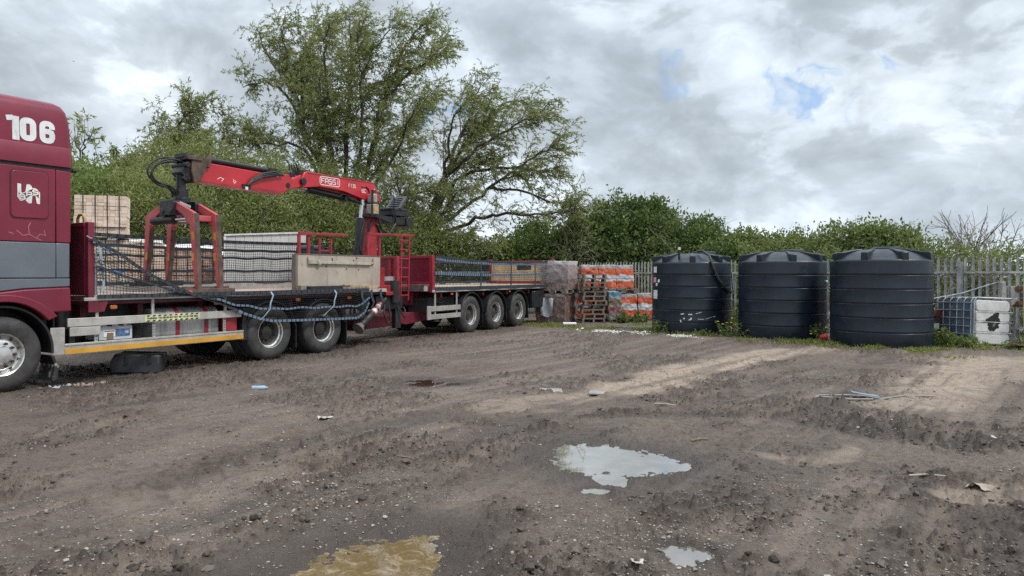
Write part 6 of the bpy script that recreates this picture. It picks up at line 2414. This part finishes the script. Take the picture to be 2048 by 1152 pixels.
def leaves(name, C, D, L, aspect, tint, m, parent=None, fold=0.0):
    N = len(C)
    rnd = vr.normal(size=(N, 3))
    side = unit(np.cross(D, rnd))
    w_ = (L * aspect * .5)[:, None] * side
    d = D * L[:, None]
    nn = unit(np.cross(side, D)) * (L * .12)[:, None]
    V = np.stack([C, C + d * .45 + w_ + nn, C + d, C + d * .45 - w_ + nn], 1).reshape(-1, 3)
    Q = (np.arange(N) * 4)[:, None] + np.arange(4)[None]
    me = np_mesh(name, V, Q, None, [m], smooth=False)
    t = me.attributes.new('tint', 'FLOAT', 'POINT')
    t.data.foreach_set('value', np.repeat(np.clip(tint, 0, 1), 4).astype(np.float32))
    o = bpy.data.objects.new(name, me)
    COL.objects.link(o)
    if parent is not None:
        o.parent = parent
    return o


def tubes_mesh(name, paths, m, parent=None, loc=None):
    b = MB()
    for pts, r in paths:
        k = 6 if r[0] > .06 else (4 if r[0] > .02 else 3)
        b.tube(pts, list(r), k, caps=False)
    o = b.build(name, m, parent, smooth=60)
    return o


def wander(p, d, L, n, rg, wob, bend):
    pts = [p]
    st = L / n
    for i in range(n):
        d = unit(d + rg.normal(size=3) * wob + bend)
        p = p + d * st
        pts.append(p)
    return np.array(pts)


def at_path(P, t):
    f = t * (len(P) - 1)
    i = min(int(f), len(P) - 2)
    return P[i] + (P[i + 1] - P[i]) * (f - i), unit(P[i + 1] - P[i])


def willow(label, base, limbs, seed, n1, n2, nl, leafL, wind=(.10, 0, -.03), group=None, m=WILLOW, tone=0.0, r0s=None, tw=1.75, asp=.24):
    rg = np.random.default_rng(seed)
    root = thing('willow_tree', label, 'tree', tuple(base), 0, group)
    paths, tips = [], []
    for li, P in enumerate(limbs):
        P = np.array(P, float)
        # smooth the limb
        for _ in range(2):
            Q = [P[0]]
            for a_, c_ in zip(P[:-1], P[1:]):
                Q += [a_ * .75 + c_ * .25, a_ * .25 + c_ * .75]
            Q.append(P[-1])
            P = np.array(Q)
        P[1:-1] += rg.normal(size=(len(P) - 2, 3)) * .05
        Ltot = np.linalg.norm(np.diff(P, axis=0), axis=1).sum()
        r0 = r0s[li] if r0s else .022 + .0085 * Ltot
        rad_ = r0 * (1 - np.linspace(0, 1, len(P))) ** .8 + .012
        paths.append((P, rad_))
        for i in range(int(n1 * Ltot)):
            t = rg.uniform(.18, 1.0) ** .85
            p, d = at_path(P, t)
            L1 = (0.5 + rg.uniform(.3, 1.0) * .30 * Ltot * (1.15 - t)) * rg.uniform(.7, 1.3)
            L1 = min(L1, 3.1)
            dd = unit(d * rg.uniform(.5, 1.0) + rg.normal(size=3) * np.array([.75, .75, .55]) + np.array([0, 0, .25]))
            B1 = wander(p, dd, L1, 5, rg, .16, np.array([wind[0], wind[1], .03]))
            paths.append((B1, np.linspace(.008 + .007 * L1, .005, len(B1))))
            for j in range(int(n2 * L1) + 1):
                t2 = rg.uniform(.15, 1.0)
                p2, d2 = at_path(B1, t2)
                L2 = rg.uniform(.35, .75) * tw * .62
                d3 = unit(d2 * .7 + rg.normal(size=3) * .65 + np.array([wind[0], 0, -.05]))
                B2 = wander(p2, d3, L2, 4, rg, .15, np.array([wind[0] * 1.2, wind[1], -.10]))
                paths.append((B2, np.linspace(.007, .004, len(B2))))
                tips.append((B2, rg.uniform(-.22, .22)))
    C, D, Tn = [], [], []
    for B2, tn in tips:
        k = nl
        t = rg.uniform(.05, 1.0, k)
        f = t * (len(B2) - 1)
        i = np.minimum(f.astype(int), len(B2) - 2)
        pos = B2[i] + (B2[i + 1] - B2[i]) * (f - i)[:, None]
        dd = unit(B2[i + 1] - B2[i])
        d = unit(dd * .75 + rg.normal(size=(k, 3)) * .55 + np.array([wind[0] * 1.5, 0, -.25]))
        C.append(pos)
        D.append(d)
        Tn.append(np.full(k, .48 + tone + tn) + rg.normal(size=k) * .16)
    C, D, Tn = np.concatenate(C), np.concatenate(D), np.concatenate(Tn)
    b0 = np.array(base)
    tubes_mesh('trunk', [(P - b0, r) for P, r in paths], BARK, root)
    leaves('crown', C - b0, D, leafL * rg.uniform(.65, 1.3, len(C)), asp, Tn, m, root)
    return len(C)


def W3(px, py, Y):
    return ((px - 1024) / 1450 * Y, Y, 1.6 - (py - 548) / 1450 * Y)


LS = (690, 612, 1.0, 1.0)


def limb(Y0, dY, *pts):
    n = len(pts)
    pts = [(LS[0] + (a - LS[0]) * LS[2], LS[1] + (c_ - LS[1]) * LS[3]) for a, c_ in pts]
    return [W3(px, py, Y0 + dY * i / (n - 1)) for i, (px, py) in enumerate(pts)]


YW = 32.0
base1 = W3(690, 620, YW)
base1 = (base1[0], base1[1], -.05)
root1 = (690, 612)
LS = (690, 612, .90, .945)
L1 = [
    limb(YW, 1.0, root1, (688, 470), (672, 350), (620, 290), (603, 240), (590, 190), (573, 150), (562, 90), (552, 25)),
    limb(YW, 2.5, (688, 470), (690, 330), (696, 220), (704, 134), (705, 70), (700, 5)),
    limb(YW, -1.5, (690, 440), (720, 330), (729, 206), (727, 110), (715, 40)),
    limb(YW, .5, (692, 460), (740, 330), (752, 267), (771, 191), (787, 145), (812, 90), (834, 46), (862, 10)),
    limb(YW, -2.0, (771, 191), (800, 150), (850, 100), (900, 80)),
    limb(YW, 2.0, (787, 145), (840, 120), (880, 95), (912, 50)),
    limb(YW, -2.0, (690, 430), (640, 350), (607, 283), (535, 262), (480, 278), (445, 300)),
    limb(YW, 1.5, (603, 260), (569, 170), (520, 134), (462, 145)),
    limb(YW, -2.8, (675, 400), (600, 340), (540, 330), (490, 340)),
    limb(YW, -2.5, (690, 420), (660, 300), (640, 200), (645, 110), (650, 30)),
    limb(YW, 2.5, (690, 420), (650, 260), (625, 150), (605, 60), (640, 15)),
    limb(YW, -3.0, (700, 430), (780, 330), (820, 250), (850, 190)),
    limb(YW, 3.0, (700, 400), (790, 290), (840, 230), (880, 150)),
    limb(YW, -3.0, (690, 440), (620, 400), (560, 400), (500, 420)),
    limb(YW, 2.0, (573, 160), (520, 90), (498, 35)),
    limb(YW, -1.5, (727, 130), (760, 60), (790, 20)),
    limb(YW, -3.0, (700, 450), (760, 400), (820, 380), (880, 370)),
    limb(YW, -3.2, (690, 500), (640, 460), (590, 450), (540, 440)),
    limb(YW, -3.2, (700, 500), (760, 470), (830, 450), (880, 440)),
]
nleaf = willow('tall ragged willow with many upright limbs behind the red crane', base1, L1, 5, 4.6, 7.0, 14, .155, group='willows behind the truck')
LS = (850, 612, .93, .955)
base2 = (W3(850, 600, 31)[0], 31.0, -.05)
L2 = [
    limb(31, 1.0, (850, 612), (856, 470), (870, 395), (909, 302), (932, 244), (955, 183), (968, 150)),
    limb(31, -1.5, (855, 450), (897, 344), (955, 283), (1016, 252), (1060, 225), (1100, 205)),
    limb(31, 1.5, (857, 460), (936, 410), (993, 359), (1039, 332), (1107, 325), (1146, 345)),
    limb(31, 0, (860, 430), (910, 350), (960, 330), (1050, 320), (1110, 290), (1140, 260)),
    limb(31, -2.5, (860, 470), (930, 440), (1000, 415), (1060, 420), (1130, 422), (1172, 410)),
    limb(31, 2.5, (875, 380), (930, 280), (985, 220), (1030, 180), (1080, 190)),
    limb(31, -2.0, (865, 400), (900, 300), (905, 230), (930, 190)),
    limb(31, 2.5, (857, 480), (900, 460), (960, 470), (1010, 500)),
    limb(31, -2.5, (855, 500), (880, 430), (900, 390), (940, 360)),
    limb(31, 2.0, (990, 365), (1060, 370), (1110, 390), (1150, 400)),
    limb(31, -3.0, (850, 490), (820, 440), (800, 390), (790, 340)),
    limb(31, -3.2, (855, 520), (900, 500), (950, 490), (985, 480)),
    limb(31, -3.2, (850, 520), (800, 490), (760, 480), (730, 470)),
]
nleaf += willow('leaning willow with long limbs arching to the right behind the trailer', base2, L2, 8, 4.2, 6.2, 13, .155, wind=(.14, 0, -.02), group='willows behind the truck')
YL = 29.0
LS = (385, 612, 1.0, .98)
base3 = (W3(385, 600, YL)[0], YL, -.05)
L3 = [
    limb(YL, 1, (385, 612), (383, 430), (378, 330), (368, 270), (352, 235), (385, 218)),
    limb(YL, -1.5, (385, 470), (350, 380), (322, 310), (312, 255)),
    limb(YL, 1.5, (385, 450), (420, 350), (440, 290), (455, 245)),
    limb(YL, -2, (385, 500), (320, 420), (280, 360), (250, 330)),
    limb(YL, 2, (385, 480), (440, 400), (470, 330), (480, 270)),
    limb(YL, -2.5, (385, 500), (400, 420), (405, 350), (410, 290)),
    limb(YL, -2.8, (385, 510), (350, 460), (320, 430), (285, 410)),
    limb(YL, -2.8, (385, 510), (430, 450), (470, 410), (520, 380)),
    limb(YL, 2.5, (385, 500), (340, 400), (335, 330), (345, 280)),
    limb(YL, -3.0, (385, 530), (440, 490), (500, 460), (550, 440)),
    limb(YL, -3.0, (385, 530), (340, 500), (300, 480), (265, 460)),
]
nleaf += willow('rounded bushy willow between the truck cab and the tall willow', base3, L3, 12, 4.2, 6.6, 16, .155, wind=(.05, 0, -.02), group='willows behind the truck', m=WILLOW, tone=-.04, asp=.27)
base4 = (W3(178, 560, 26)[0], 26.0, -.05)
L4 = [limb(26, .5, (182, 612), (176, 400), (168, 340), (158, 300), (148, 275)), limb(26, -.5, (172, 360), (160, 310), (172, 272), (178, 262)), limb(26, .5, (180, 420), (192, 350), (188, 320), (196, 300))]
nleaf += willow('thin sparse sapling right beside the truck cab roof', base4, L4, 14, 1.6, 3.2, 10, .20, r0s=[.05, .03, .03], wind=(.03, 0, .02), tw=.9)
print('willow leaves', nleaf)


def bush(name, label, cat, ells, n, leafL, m, seed, clump=.32, per=34, group=None, twigs=14, tone=0.0, asp=.5, updir=.25, core=.35, bark=BARK, zmin=.05, dz=0.0):
    """leaf clumps over and inside a union of ellipsoids (x,y,z,rx,ry,rz)"""
    rg = np.random.default_rng(seed)
    E_ = np.array(ells, float)
    E_[:, 2] += dz
    wts = (E_[:, 3] * E_[:, 5] + E_[:, 4] * E_[:, 5] + E_[:, 3] * E_[:, 4])
    wts /= wts.sum()
    nc = int(n / per)
    idx = rg.choice(len(E_), nc, p=wts)
    dirs = unit(rg.normal(size=(nc, 3)))
    rr_ = np.where(rg.uniform(size=nc) < core, rg.uniform(.35, .8, nc), rg.uniform(.78, 1.06, nc))
    lump_ = fbm(dirs[:, 0] * 3 + idx, dirs[:, 1] * 3 + dirs[:, 2] * 2.3, 3, 500 + seed)
    rr_ = rr_ * (.80 + .42 * lump_)
    Cc = E_[idx, :3] + dirs * E_[idx, 3:] * rr_[:, None]
    ok = Cc[:, 2] > zmin
    Cc, dirs, lump_ = Cc[ok], dirs[ok], lump_[ok]
    k = per
    C = (Cc[:, None, :] + rg.normal(size=(len(Cc), k, 3)) * clump * np.array([.55, .55, .45])).reshape(-1, 3)
    Dv = unit(np.repeat(dirs, k, 0) * .5 + rg.normal(size=(len(C), 3)) * .8 + np.array([0, 0, updir]))
    tn = np.repeat(rg.normal(size=len(Cc)) * .13 + (lump_ - .5) * .5, k) + .48 + tone + rg.normal(size=len(C)) * .15
    ok = C[:, 2] > zmin * .5
    C, Dv, tn = C[ok], Dv[ok], tn[ok]
    b0 = np.array([E_[:, 0].mean(), E_[:, 1].mean(), 0.0])
    root = thing(name, label, cat, tuple(b0), 0, group)
    leaves('foliage', C - b0, Dv, leafL * rg.uniform(.6, 1.35, len(C)), asp, tn, m, root)
    paths = []
    for i in range(twigs):
        e = E_[rg.choice(len(E_), p=wts)]
        p0 = np.array([e[0] + rg.uniform(-.5, .5) * e[3], e[1] + rg.uniform(-.5, .5) * e[4], -.02])
        d = unit(np.array([rg.normal() * .35, rg.normal() * .35, 1.0]))
        L = max(.4, (e[2] + e[5]) * rg.uniform(.8, 1.06))
        P = wander(p0, d, L, 7, rg, .14, np.array([0, 0, .04])) - b0
        paths.append((P, np.linspace(.012 + .008 * L, .005, len(P))))
        for q in range(5):
            p, d = at_path(P, rg.uniform(.35, .98))
            B_ = wander(p, unit(d + rg.normal(size=3) * .7), rg.uniform(.3, .9) * min(1, L * .4), 4, rg, .2, np.array([0, 0, .02]))
            paths.append((B_, np.linspace(.008, .003, len(B_))))
    tubes_mesh('stems', paths, bark, root)
    return root


def E3(px, py, Y, rx, rz, ry=None):
    x, y, z = W3(px, py, Y)
    return (x, y, z, rx, ry if ry else (rx + rz) * .5, rz)


GB = 'bushes behind the fence and trailer'
bush('bramble_bush', 'large dark green bush taller than its neighbours behind the orange packs', 'bush', [E3(1245, 470, 31, 1.7, 1.5), E3(1290, 455, 31.5, 1.6, 1.25), E3(1210, 500, 30.5, 1.4, 1.5), E3(1330, 490, 30.5, 1.5, 1.3), E3(1265, 540, 30, 2.2, 1.2), E3(1230, 430, 31.5, .9, .7), E3(1310, 432, 31.5, .8, .6)], 26000, .17, BUSHL, 31, group=GB, tone=-.04)
bush('bramble_bush', 'dark rounded bush behind the tail of the trailer', 'bush', [E3(1165, 490, 30, 1.1, 1.2), E3(1140, 520, 29.5, 1.3, 1.0), E3(1110, 500, 30.5, 1.0, 1.0), E3(1180, 460, 30.5, .8, .7)], 13000, .16, BUSHL, 32, group=GB, tone=-.02)
bush('bramble_bush', 'low green bush behind the netted bed of the trailer', 'bush', [E3(1050, 520, 30, 1.3, 1.0), E3(1010, 530, 30, 1.2, 1.0), E3(1070, 480, 31, .9, .8), E3(960, 535, 30, 1.3, .9), E3(910, 530, 29.5, 1.2, 1.0)], 16000, .16, BUSHG, 33, group=GB, tone=-.10)
bush('bramble_bush', 'dark undergrowth under the leaning willow behind the crane seat', 'bush', [E3(880, 510, 29, 1.3, 1.3), E3(820, 510, 28.5, 1.5, 1.4), E3(760, 510, 28, 1.5, 1.5), E3(840, 460, 29.5, 1.2, 1.1), E3(790, 440, 29.5, 1.0, .9)], 22000, .17, WILLOW, 34, group=GB, tone=-.2, asp=.27, clump=.42, updir=-.15)
bush('bramble_bush', 'dense green undergrowth under the tall willow behind the boom', 'bush', [E3(700, 500, 27.5, 1.5, 1.5), E3(640, 490, 27, 1.4, 1.6), E3(590, 480, 26.5, 1.4, 1.7), E3(660, 420, 28, 1.5, 1.2), E3(590, 410, 28, 1.5, 1.2), E3(730, 430, 28.5, 1.4, 1.1), E3(640, 370, 28.5, 1.0, .9), E3(700, 380, 29, 1.0, .8)], 30000, .17, WILLOW, 35, group=GB, tone=-.16, asp=.27, clump=.45, updir=-.15)
bush('bramble_bush', 'bright green undergrowth behind the brick grab', 'bush', [E3(540, 480, 25, 1.3, 1.6), E3(480, 470, 24.5, 1.3, 1.7), E3(420, 460, 24, 1.3, 1.7), E3(360, 460, 23.5, 1.3, 1.7), E3(450, 400, 25, 1.4, 1.1), E3(390, 380, 25.5, 1.2, 1.0), E3(520, 410, 26, 1.2, 1.1), E3(420, 340, 26, 1.0, .9), E3(470, 350, 26, .9, .8), E3(545, 350, 26.5, .8, .8)], 32000, .155, WILLOW, 36, group=GB, tone=-.06, asp=.27, clump=.42, updir=-.15)
bush('bramble_bush', 'green bush between the buff bricks and the hydraulic hoses', 'bush', [E3(310, 450, 22.5, 1.2, 1.6), E3(265, 440, 22, 1.0, 1.3), E3(300, 380, 24, 1.1, .9), E3(245, 390, 24, .8, .8), E3(330, 330, 25, .8, .8), E3(285, 340, 25, .7, .7)], 18000, .145, WILLOW, 37, group=GB, tone=-.02, asp=.3, clump=.4)
bush('bramble_bush', 'green bush seen between the truck cab and the buff bricks', 'bush', [E3(190, 420, 22, 1.1, 1.2), E3(165, 400, 23, .9, 1.2), E3(210, 370, 24, .8, .7), E3(150, 470, 21, 1.0, 1.2), E3(160, 360, 25, .6, .6)], 14000, .135, BUSHG, 38, group=GB, tone=.08, clump=.38)
GH = 'low hedge bushes behind the tanks'
bush('hedge_bush', 'leafy hedge bush sloping down from the big dark bush to the left tank', 'bush', [E3(1390, 480, 29, 1.2, .9), E3(1430, 500, 28.5, 1.2, .8), E3(1360, 510, 29, 1.2, .9), E3(1460, 530, 27, 1.4, 1.1), E3(1400, 455, 29.5, .7, .45)], 15000, .15, BUSHL, 41, group=GH, tone=.05, dz=-.10)
bush('hedge_bush', 'pale green hedge bush behind the middle tank', 'bush', [E3(1510, 495, 27, 1.3, .7), E3(1570, 490, 26.5, 1.2, .7), E3(1620, 495, 26, 1.1, .65), E3(1540, 530, 25.5, 1.8, .9), E3(1500, 470, 27, .5, .35)], 15000, .14, HEDGE, 42, group=GH, tone=.05, dz=-.18)
bush('hedge_bush', 'taller hedge bush rising over the lid of the right tank', 'bush', [E3(1680, 490, 24, 1.0, .7), E3(1735, 485, 23.5, .9, .7), E3(1790, 490, 23, .9, .65), E3(1820, 510, 22.5, .7, .6), E3(1750, 462, 23.5, .4, .3), E3(1840, 530, 21.5, .7, .6)], 15000, .125, HEDGE, 43, group=GH, dz=-.12)
bush('hedge_bush', 'straggly hedge seen through the fence behind the caged container', 'bush', [E3(1890, 530, 20.5, .7, .55), E3(1940, 560, 20, .9, .9), E3(2000, 570, 19.5, .9, .9), E3(2050, 570, 19, .9, 1.0), E3(1910, 590, 20, .9, .7), E3(1980, 620, 19, 1.0, .5)], 12000, .10, HEDGE, 44, group=GH, tone=.08, core=.2)
bush('hedge_bush', 'undergrowth showing between the tanks behind the fence', 'bush', [E3(1460, 590, 24, .8, .8), E3(1470, 640, 22.2, .35, .35), E3(1655, 560, 21.5, .6, .9), E3(1300, 600, 27.5, .9, .8), E3(1220, 600, 28, 1.2, .7), E3(1340, 540, 27.5, .9, .7)], 12000, .13, HEDGE, 45, group=GH, tone=-.05)


# dead twigs on the fence and in the big bush
def dead_twigs(label, pts, seed, n, L, spread, m=TWIGM):
    rg = np.random.default_rng(seed)
    b0 = np.array(pts[0], float)
    root = thing('dead_bramble', label, 'dead bramble', tuple(b0), 0, 'dry dead brambles')
    paths = []
    for i in range(n):
        c_ = np.array(pts[rg.integers(len(pts))]) + rg.normal(size=3) * np.array(spread)
        c_[2] = max(c_[2], .05)
        P = wander(c_, unit(rg.normal(size=3) + np.array([0, 0, .5])), L * rg.uniform(.5, 1.3), 6, rg, .35, np.array([0, 0, -.05]))
        P[:, 2] = np.maximum(P[:, 2], .03)
        paths.append((P - b0, np.linspace(.009, .004, len(P))))
    tubes_mesh('twigs', paths, m, root)


dead_twigs('grey brown dead bramble tangled in the fence right of the tanks', [tuple(fence_at(k) + Vector((-.10, .06, z))) for k in (-1.0, -1.8, -2.6, -3.4, -4.2) for z in (1.0, 1.4, 1.7)], 51, 150, .8, (.22, .22, .2))
dead_twigs('dry brown twigs hanging in the dark bush by the stickered tank', [W3(1350, 470, 29), W3(1345, 500, 28.6), W3(1330, 520, 28.6)], 52, 75, 1.1, (.3, .2, .35))
dead_twigs('dry brown twigs in front of the rounded bush behind the trailer tail', [W3(1150, 490, 28.2), W3(1155, 510, 28.2)], 53, 60, 1.1, (.3, .2, .35))
# bare tree on the right
rg = np.random.default_rng(77)
bt_base = np.array([W3(1965, 548, 24)[0], 24.0, -.05])
root = thing('bare_tree', 'leafless pale twiggy tree beyond the fence on the far right', 'tree', tuple(bt_base))
paths, tips = [], []


def bare(p, d, L, r, lev):
    P = wander(p, d, L, 5, rg, .13, np.array([0, 0, .03]))
    paths.append((P - bt_base, np.maximum(np.linspace(r, r * .62, len(P)), .0075)))
    if lev == 0:
        return
    for i in range({4: 4, 3: 4, 2: 5, 1: 5}[lev]):
        q, dd = at_path(P, rg.uniform(.40, 1.0) if i else 1.0)
        bare(q, unit(dd + rg.normal(size=3) * np.array([.58, .4, .35]) + np.array([0, 0, .10])), L * rg.uniform(.55, .80), r * .58, lev - 1)
    tips.append(P[-1])


for ang_ in (-.9, -.55, -.2, .1, .45, .8, 1.1):
    bare(bt_base + np.array([ang_ * .25, rg.normal() * .2, 0]), unit(np.array([ang_ * .75, rg.normal() * .25, 1.0])), rg.uniform(1.40, 1.80), .058, 3)
tubes_mesh('trunk', paths, BARKL, root)
nb = 1500
tp = np.array(tips)
sel = tp[(tp[:, 0] > bt_base[0] - .7) & (tp[:, 2] < 3.1)]
ci = rg.integers(len(sel), size=nb)
cc = sel[ci] + rg.normal(size=(nb, 3)) * .22 - bt_base
leaves('crown', cc, unit(rg.normal(size=(nb, 3))), .09 * rg.uniform(.6, 1.2, nb), .5, rg.uniform(.2, .8, nb), HEDGE, root)

# reeds with drooping plumes
root = thing('reeds', 'clump of tall reeds with nodding plumes rising over the buff bricks', 'reeds', tuple(W3(222, 560, 25)[:2]) + (0,))
b0 = np.array(root.location)
paths, C, D = [], [], []
for px, py in ((212, 352), (222, 300), (226, 322), (236, 338), (244, 340), (250, 318), (205, 370), (215, 335)):
    x, y, z = W3(px, py, 25 + rg.uniform(-.5, .5))
    P = np.array([[x - .25, y, 0], [x - .15, y, z * .5], [x - .05, y, z * .85], [x, y, z], [x + .12, y, z - .02]]) - b0
    paths.append((P, np.array([.012, .010, .008, .006, .003])))
    k = 90
    C.append(P[3] + rg.normal(size=(k, 3)) * np.array([.07, .05, .09]) + np.array([.06, 0, -.03]))
    D.append(unit(rg.normal(size=(k, 3)) * .4 + np.array([.5, 0, -.5])))
    k = 26
    tt = rg.uniform(.25, .8, k)
    C.append(P[0] + (P[3] - P[0]) * tt[:, None])
    D.append(unit(rg.normal(size=(k, 3)) * .4 + np.array([.6, 0, .5])))
tubes_mesh('stems', paths, TWIGM, root)
C, D = np.concatenate(C), np.concatenate(D)
leaves('plumes', C, D, .16 * rg.uniform(.6, 1.3, len(C)), .3, rg.uniform(0, .6, len(C)), HEDGE, root)


# ------------------------------------------------------------------ weeds and grass
def weed(label, x, y, h, w_, n, m, seed, flowers=0, group='weeds along the edge of the yard', leafL=.07):
    rg_ = np.random.default_rng(seed)
    root = thing('weed_plant', label, 'weed', (x, y, 0), 0, group)
    ns = 14
    C, D, paths, tops = [], [], [], []
    for i in range(ns):
        d = unit(np.array([rg_.normal() * .4 * w_ / h, rg_.normal() * .4 * w_ / h, 1]))
        P = wander(np.array([rg_.normal() * w_ * .25, rg_.normal() * w_ * .25, -.02]), d, h * rg_.uniform(.6, 1.1), 5, rg_, .12, np.array([0, 0, 0.]))
        paths.append((P, np.linspace(.006, .003, len(P))))
        tops.append(P[-1])
        k = n // ns
        t = rg_.uniform(.1, 1, k) * (len(P) - 1)
        j = np.minimum(t.astype(int), len(P) - 2)
        C.append(P[j] + (P[j + 1] - P[j]) * (t - j)[:, None] + rg_.normal(size=(k, 3)) * .015)
        D.append(unit(rg_.normal(size=(k, 3)) + np.array([0, 0, .2])))
    C, D = np.concatenate(C), np.concatenate(D)
    tubes_mesh('stems', paths, MATS['bush_leaf'] if False else WEEDST, root)
    leaves('foliage', C, D, leafL * rg_.uniform(.6, 1.3, len(C)), .45, rg_.uniform(.1, .9, len(C)), m, root)
    for i in range(flowers):
        f = MB()
        p = tops[i % ns] + rg_.normal(size=3) * .05
        f.lathe([(0, .012), (.022, .014), (.034, .004), (.02, -.008), (0, -.012)], tuple(p), axis='z', n=9)
        f.build('flower', FLOWER, root, smooth=60)


WEEDST = mat('weed_stem', (.10, .13, .04), .7)
FLOWER = mat('yellow_petals', (.78, .60, .02), .6)
weed('yellow flowering weed between the stickered tank and the middle tank', 5.62, 18.6, .42, .45, 380, BUSHG, 61, 14)
weed('small yellow flowered weed with a tall stalk between the middle and right tanks', 7.42, 17.5, .42, .22, 160, BUSHG, 62, 4)
weed('leafy green weeds at the left foot of the stickered tank', 4.05, 19.6, .45, .40, 420, BUSHG, 63)
weed('nettle clump in front of the maroon crate', 9.65, 16.1, .42, .55, 620, BUSHG, 64, leafL=.09)
weed('nettle clump at the left foot of the caged container', 10.0, 15.9, .30, .5, 480, BUSHG, 65, leafL=.08)
weed('weeds in front of the low orange packs', 4.15, 24.0, .45, .7, 600, BUSHL, 66, leafL=.1)
weed('weeds beside the blue topped maroon bags', 3.55, 23.6, .40, .6, 520, BUSHL, 67, leafL=.1)
weed('green weeds growing right of the caged container', 11.6, 16.0, .6, .7, 700, BUSHG, 68, leafL=.09)
weed('small weed before the middle of the stickered tank', 4.95, 18.75, .2, .2, 140, BUSHG, 69)
weed('green weeds under the trailer behind its front wheel', -1.6, 22.0, .5, .4, 300, BUSHG, 70, leafL=.12)
weed('weeds in front of the pale end of the caged container', 10.9, 15.75, .22, .5, 360, BUSHG, 71, leafL=.07)


def grass_field(label, regions, n, seed):
    rg_ = np.random.default_rng(seed)
    C, T_ = [], []
    for (x0, y0, x1, y1, hw, dens) in regions:
        k = int(n * dens)
        t = rg_.uniform(0, 1, k)
        o = rg_.normal(size=k) * hw * .6
        dx, dy = x1 - x0, y1 - y0
        L = math.hypot(dx, dy)
        X = x0 + dx * t - dy / L * o
        Y = y0 + dy * t + dx / L * o
        ok = fbm(X * 1.6, Y * 1.6, 4, 600 + seed) + rg_.normal(size=k) * .05 > .51
        C.append(np.stack([X[ok], Y[ok]], 1))
    C = np.concatenate(C)
    Z = ground_fields(C[:, 0], C[:, 1])[0]
    C = np.column_stack([C, Z - .01])
    N = len(C)
    D = unit(rg_.normal(size=(N, 3)) * np.array([.55, .55, .12]) + np.array([0, 0, .75]))
    hgt = rg_.uniform(.03, .11, N) * (.6 + .9 * fbm(C[:, 0] * .8, C[:, 1] * .8, 3, 640))
    o = leaves('grass', C, D, hgt, .16, rg_.uniform(.1, 1, N) ** 1.2, GRASSM)
    tag(o, label, 'grass', None, 'stuff')


grass_field('short yellow green grass along the edge of the yard by tanks and pallets',
            [(1.0, 22.3, 4.3, 21.0, .75, .30), (3.5, 20.5, 6.2, 18.0, .50, .14), (5.4, 18.2, 6.6, 16.9, .35, .10), (6.6, 17.0, 8.0, 15.5, .40, .16), (7.6, 15.5, 10.2, 15.0, .40, .16), (10.0, 15.4, 12.5, 14.8, .5, .14),
             (0.4, 22.5, 2.2, 23.2, .5, .10), (5.5, 17.5, 6.5, 16.6, .4, .05), (4.0, 23.0, 6.0, 20.8, .6, .12), (9.3, 16.6, 12.5, 16.0, .6, .12), (8.2, 13.6, 11.0, 13.0, .5, .03)], 36000, 81)
# white crushed stone along the grass edge
k = 1900
t = vr.uniform(0, 1, k)
xs_, ys_ = 1.95 + (4.75 - 1.95) * t, 20.9 + (18.2 - 20.9) * t
xs_ = xs_ + vr.normal(size=k) * .10
ys_ = ys_ + vr.normal(size=k) * .16
ok = fbm(xs_ * 2.0, ys_ * 2.0, 3, 700) > .43
xs_, ys_ = xs_[ok], ys_[ok]
g = scatter_stones('white_rubble', xs_, ys_, np.clip(vr.lognormal(math.log(.018), .5, len(xs_)), .008, .06), [stone_mat('white_rubble_stone', (.36, .33, .29), (.52, .49, .44), (.68, .65, .60))], .6, .25)
tag(g, 'line of white crushed rubble along the grassy edge before the stickered tank', 'rubble', None, 'stuff')
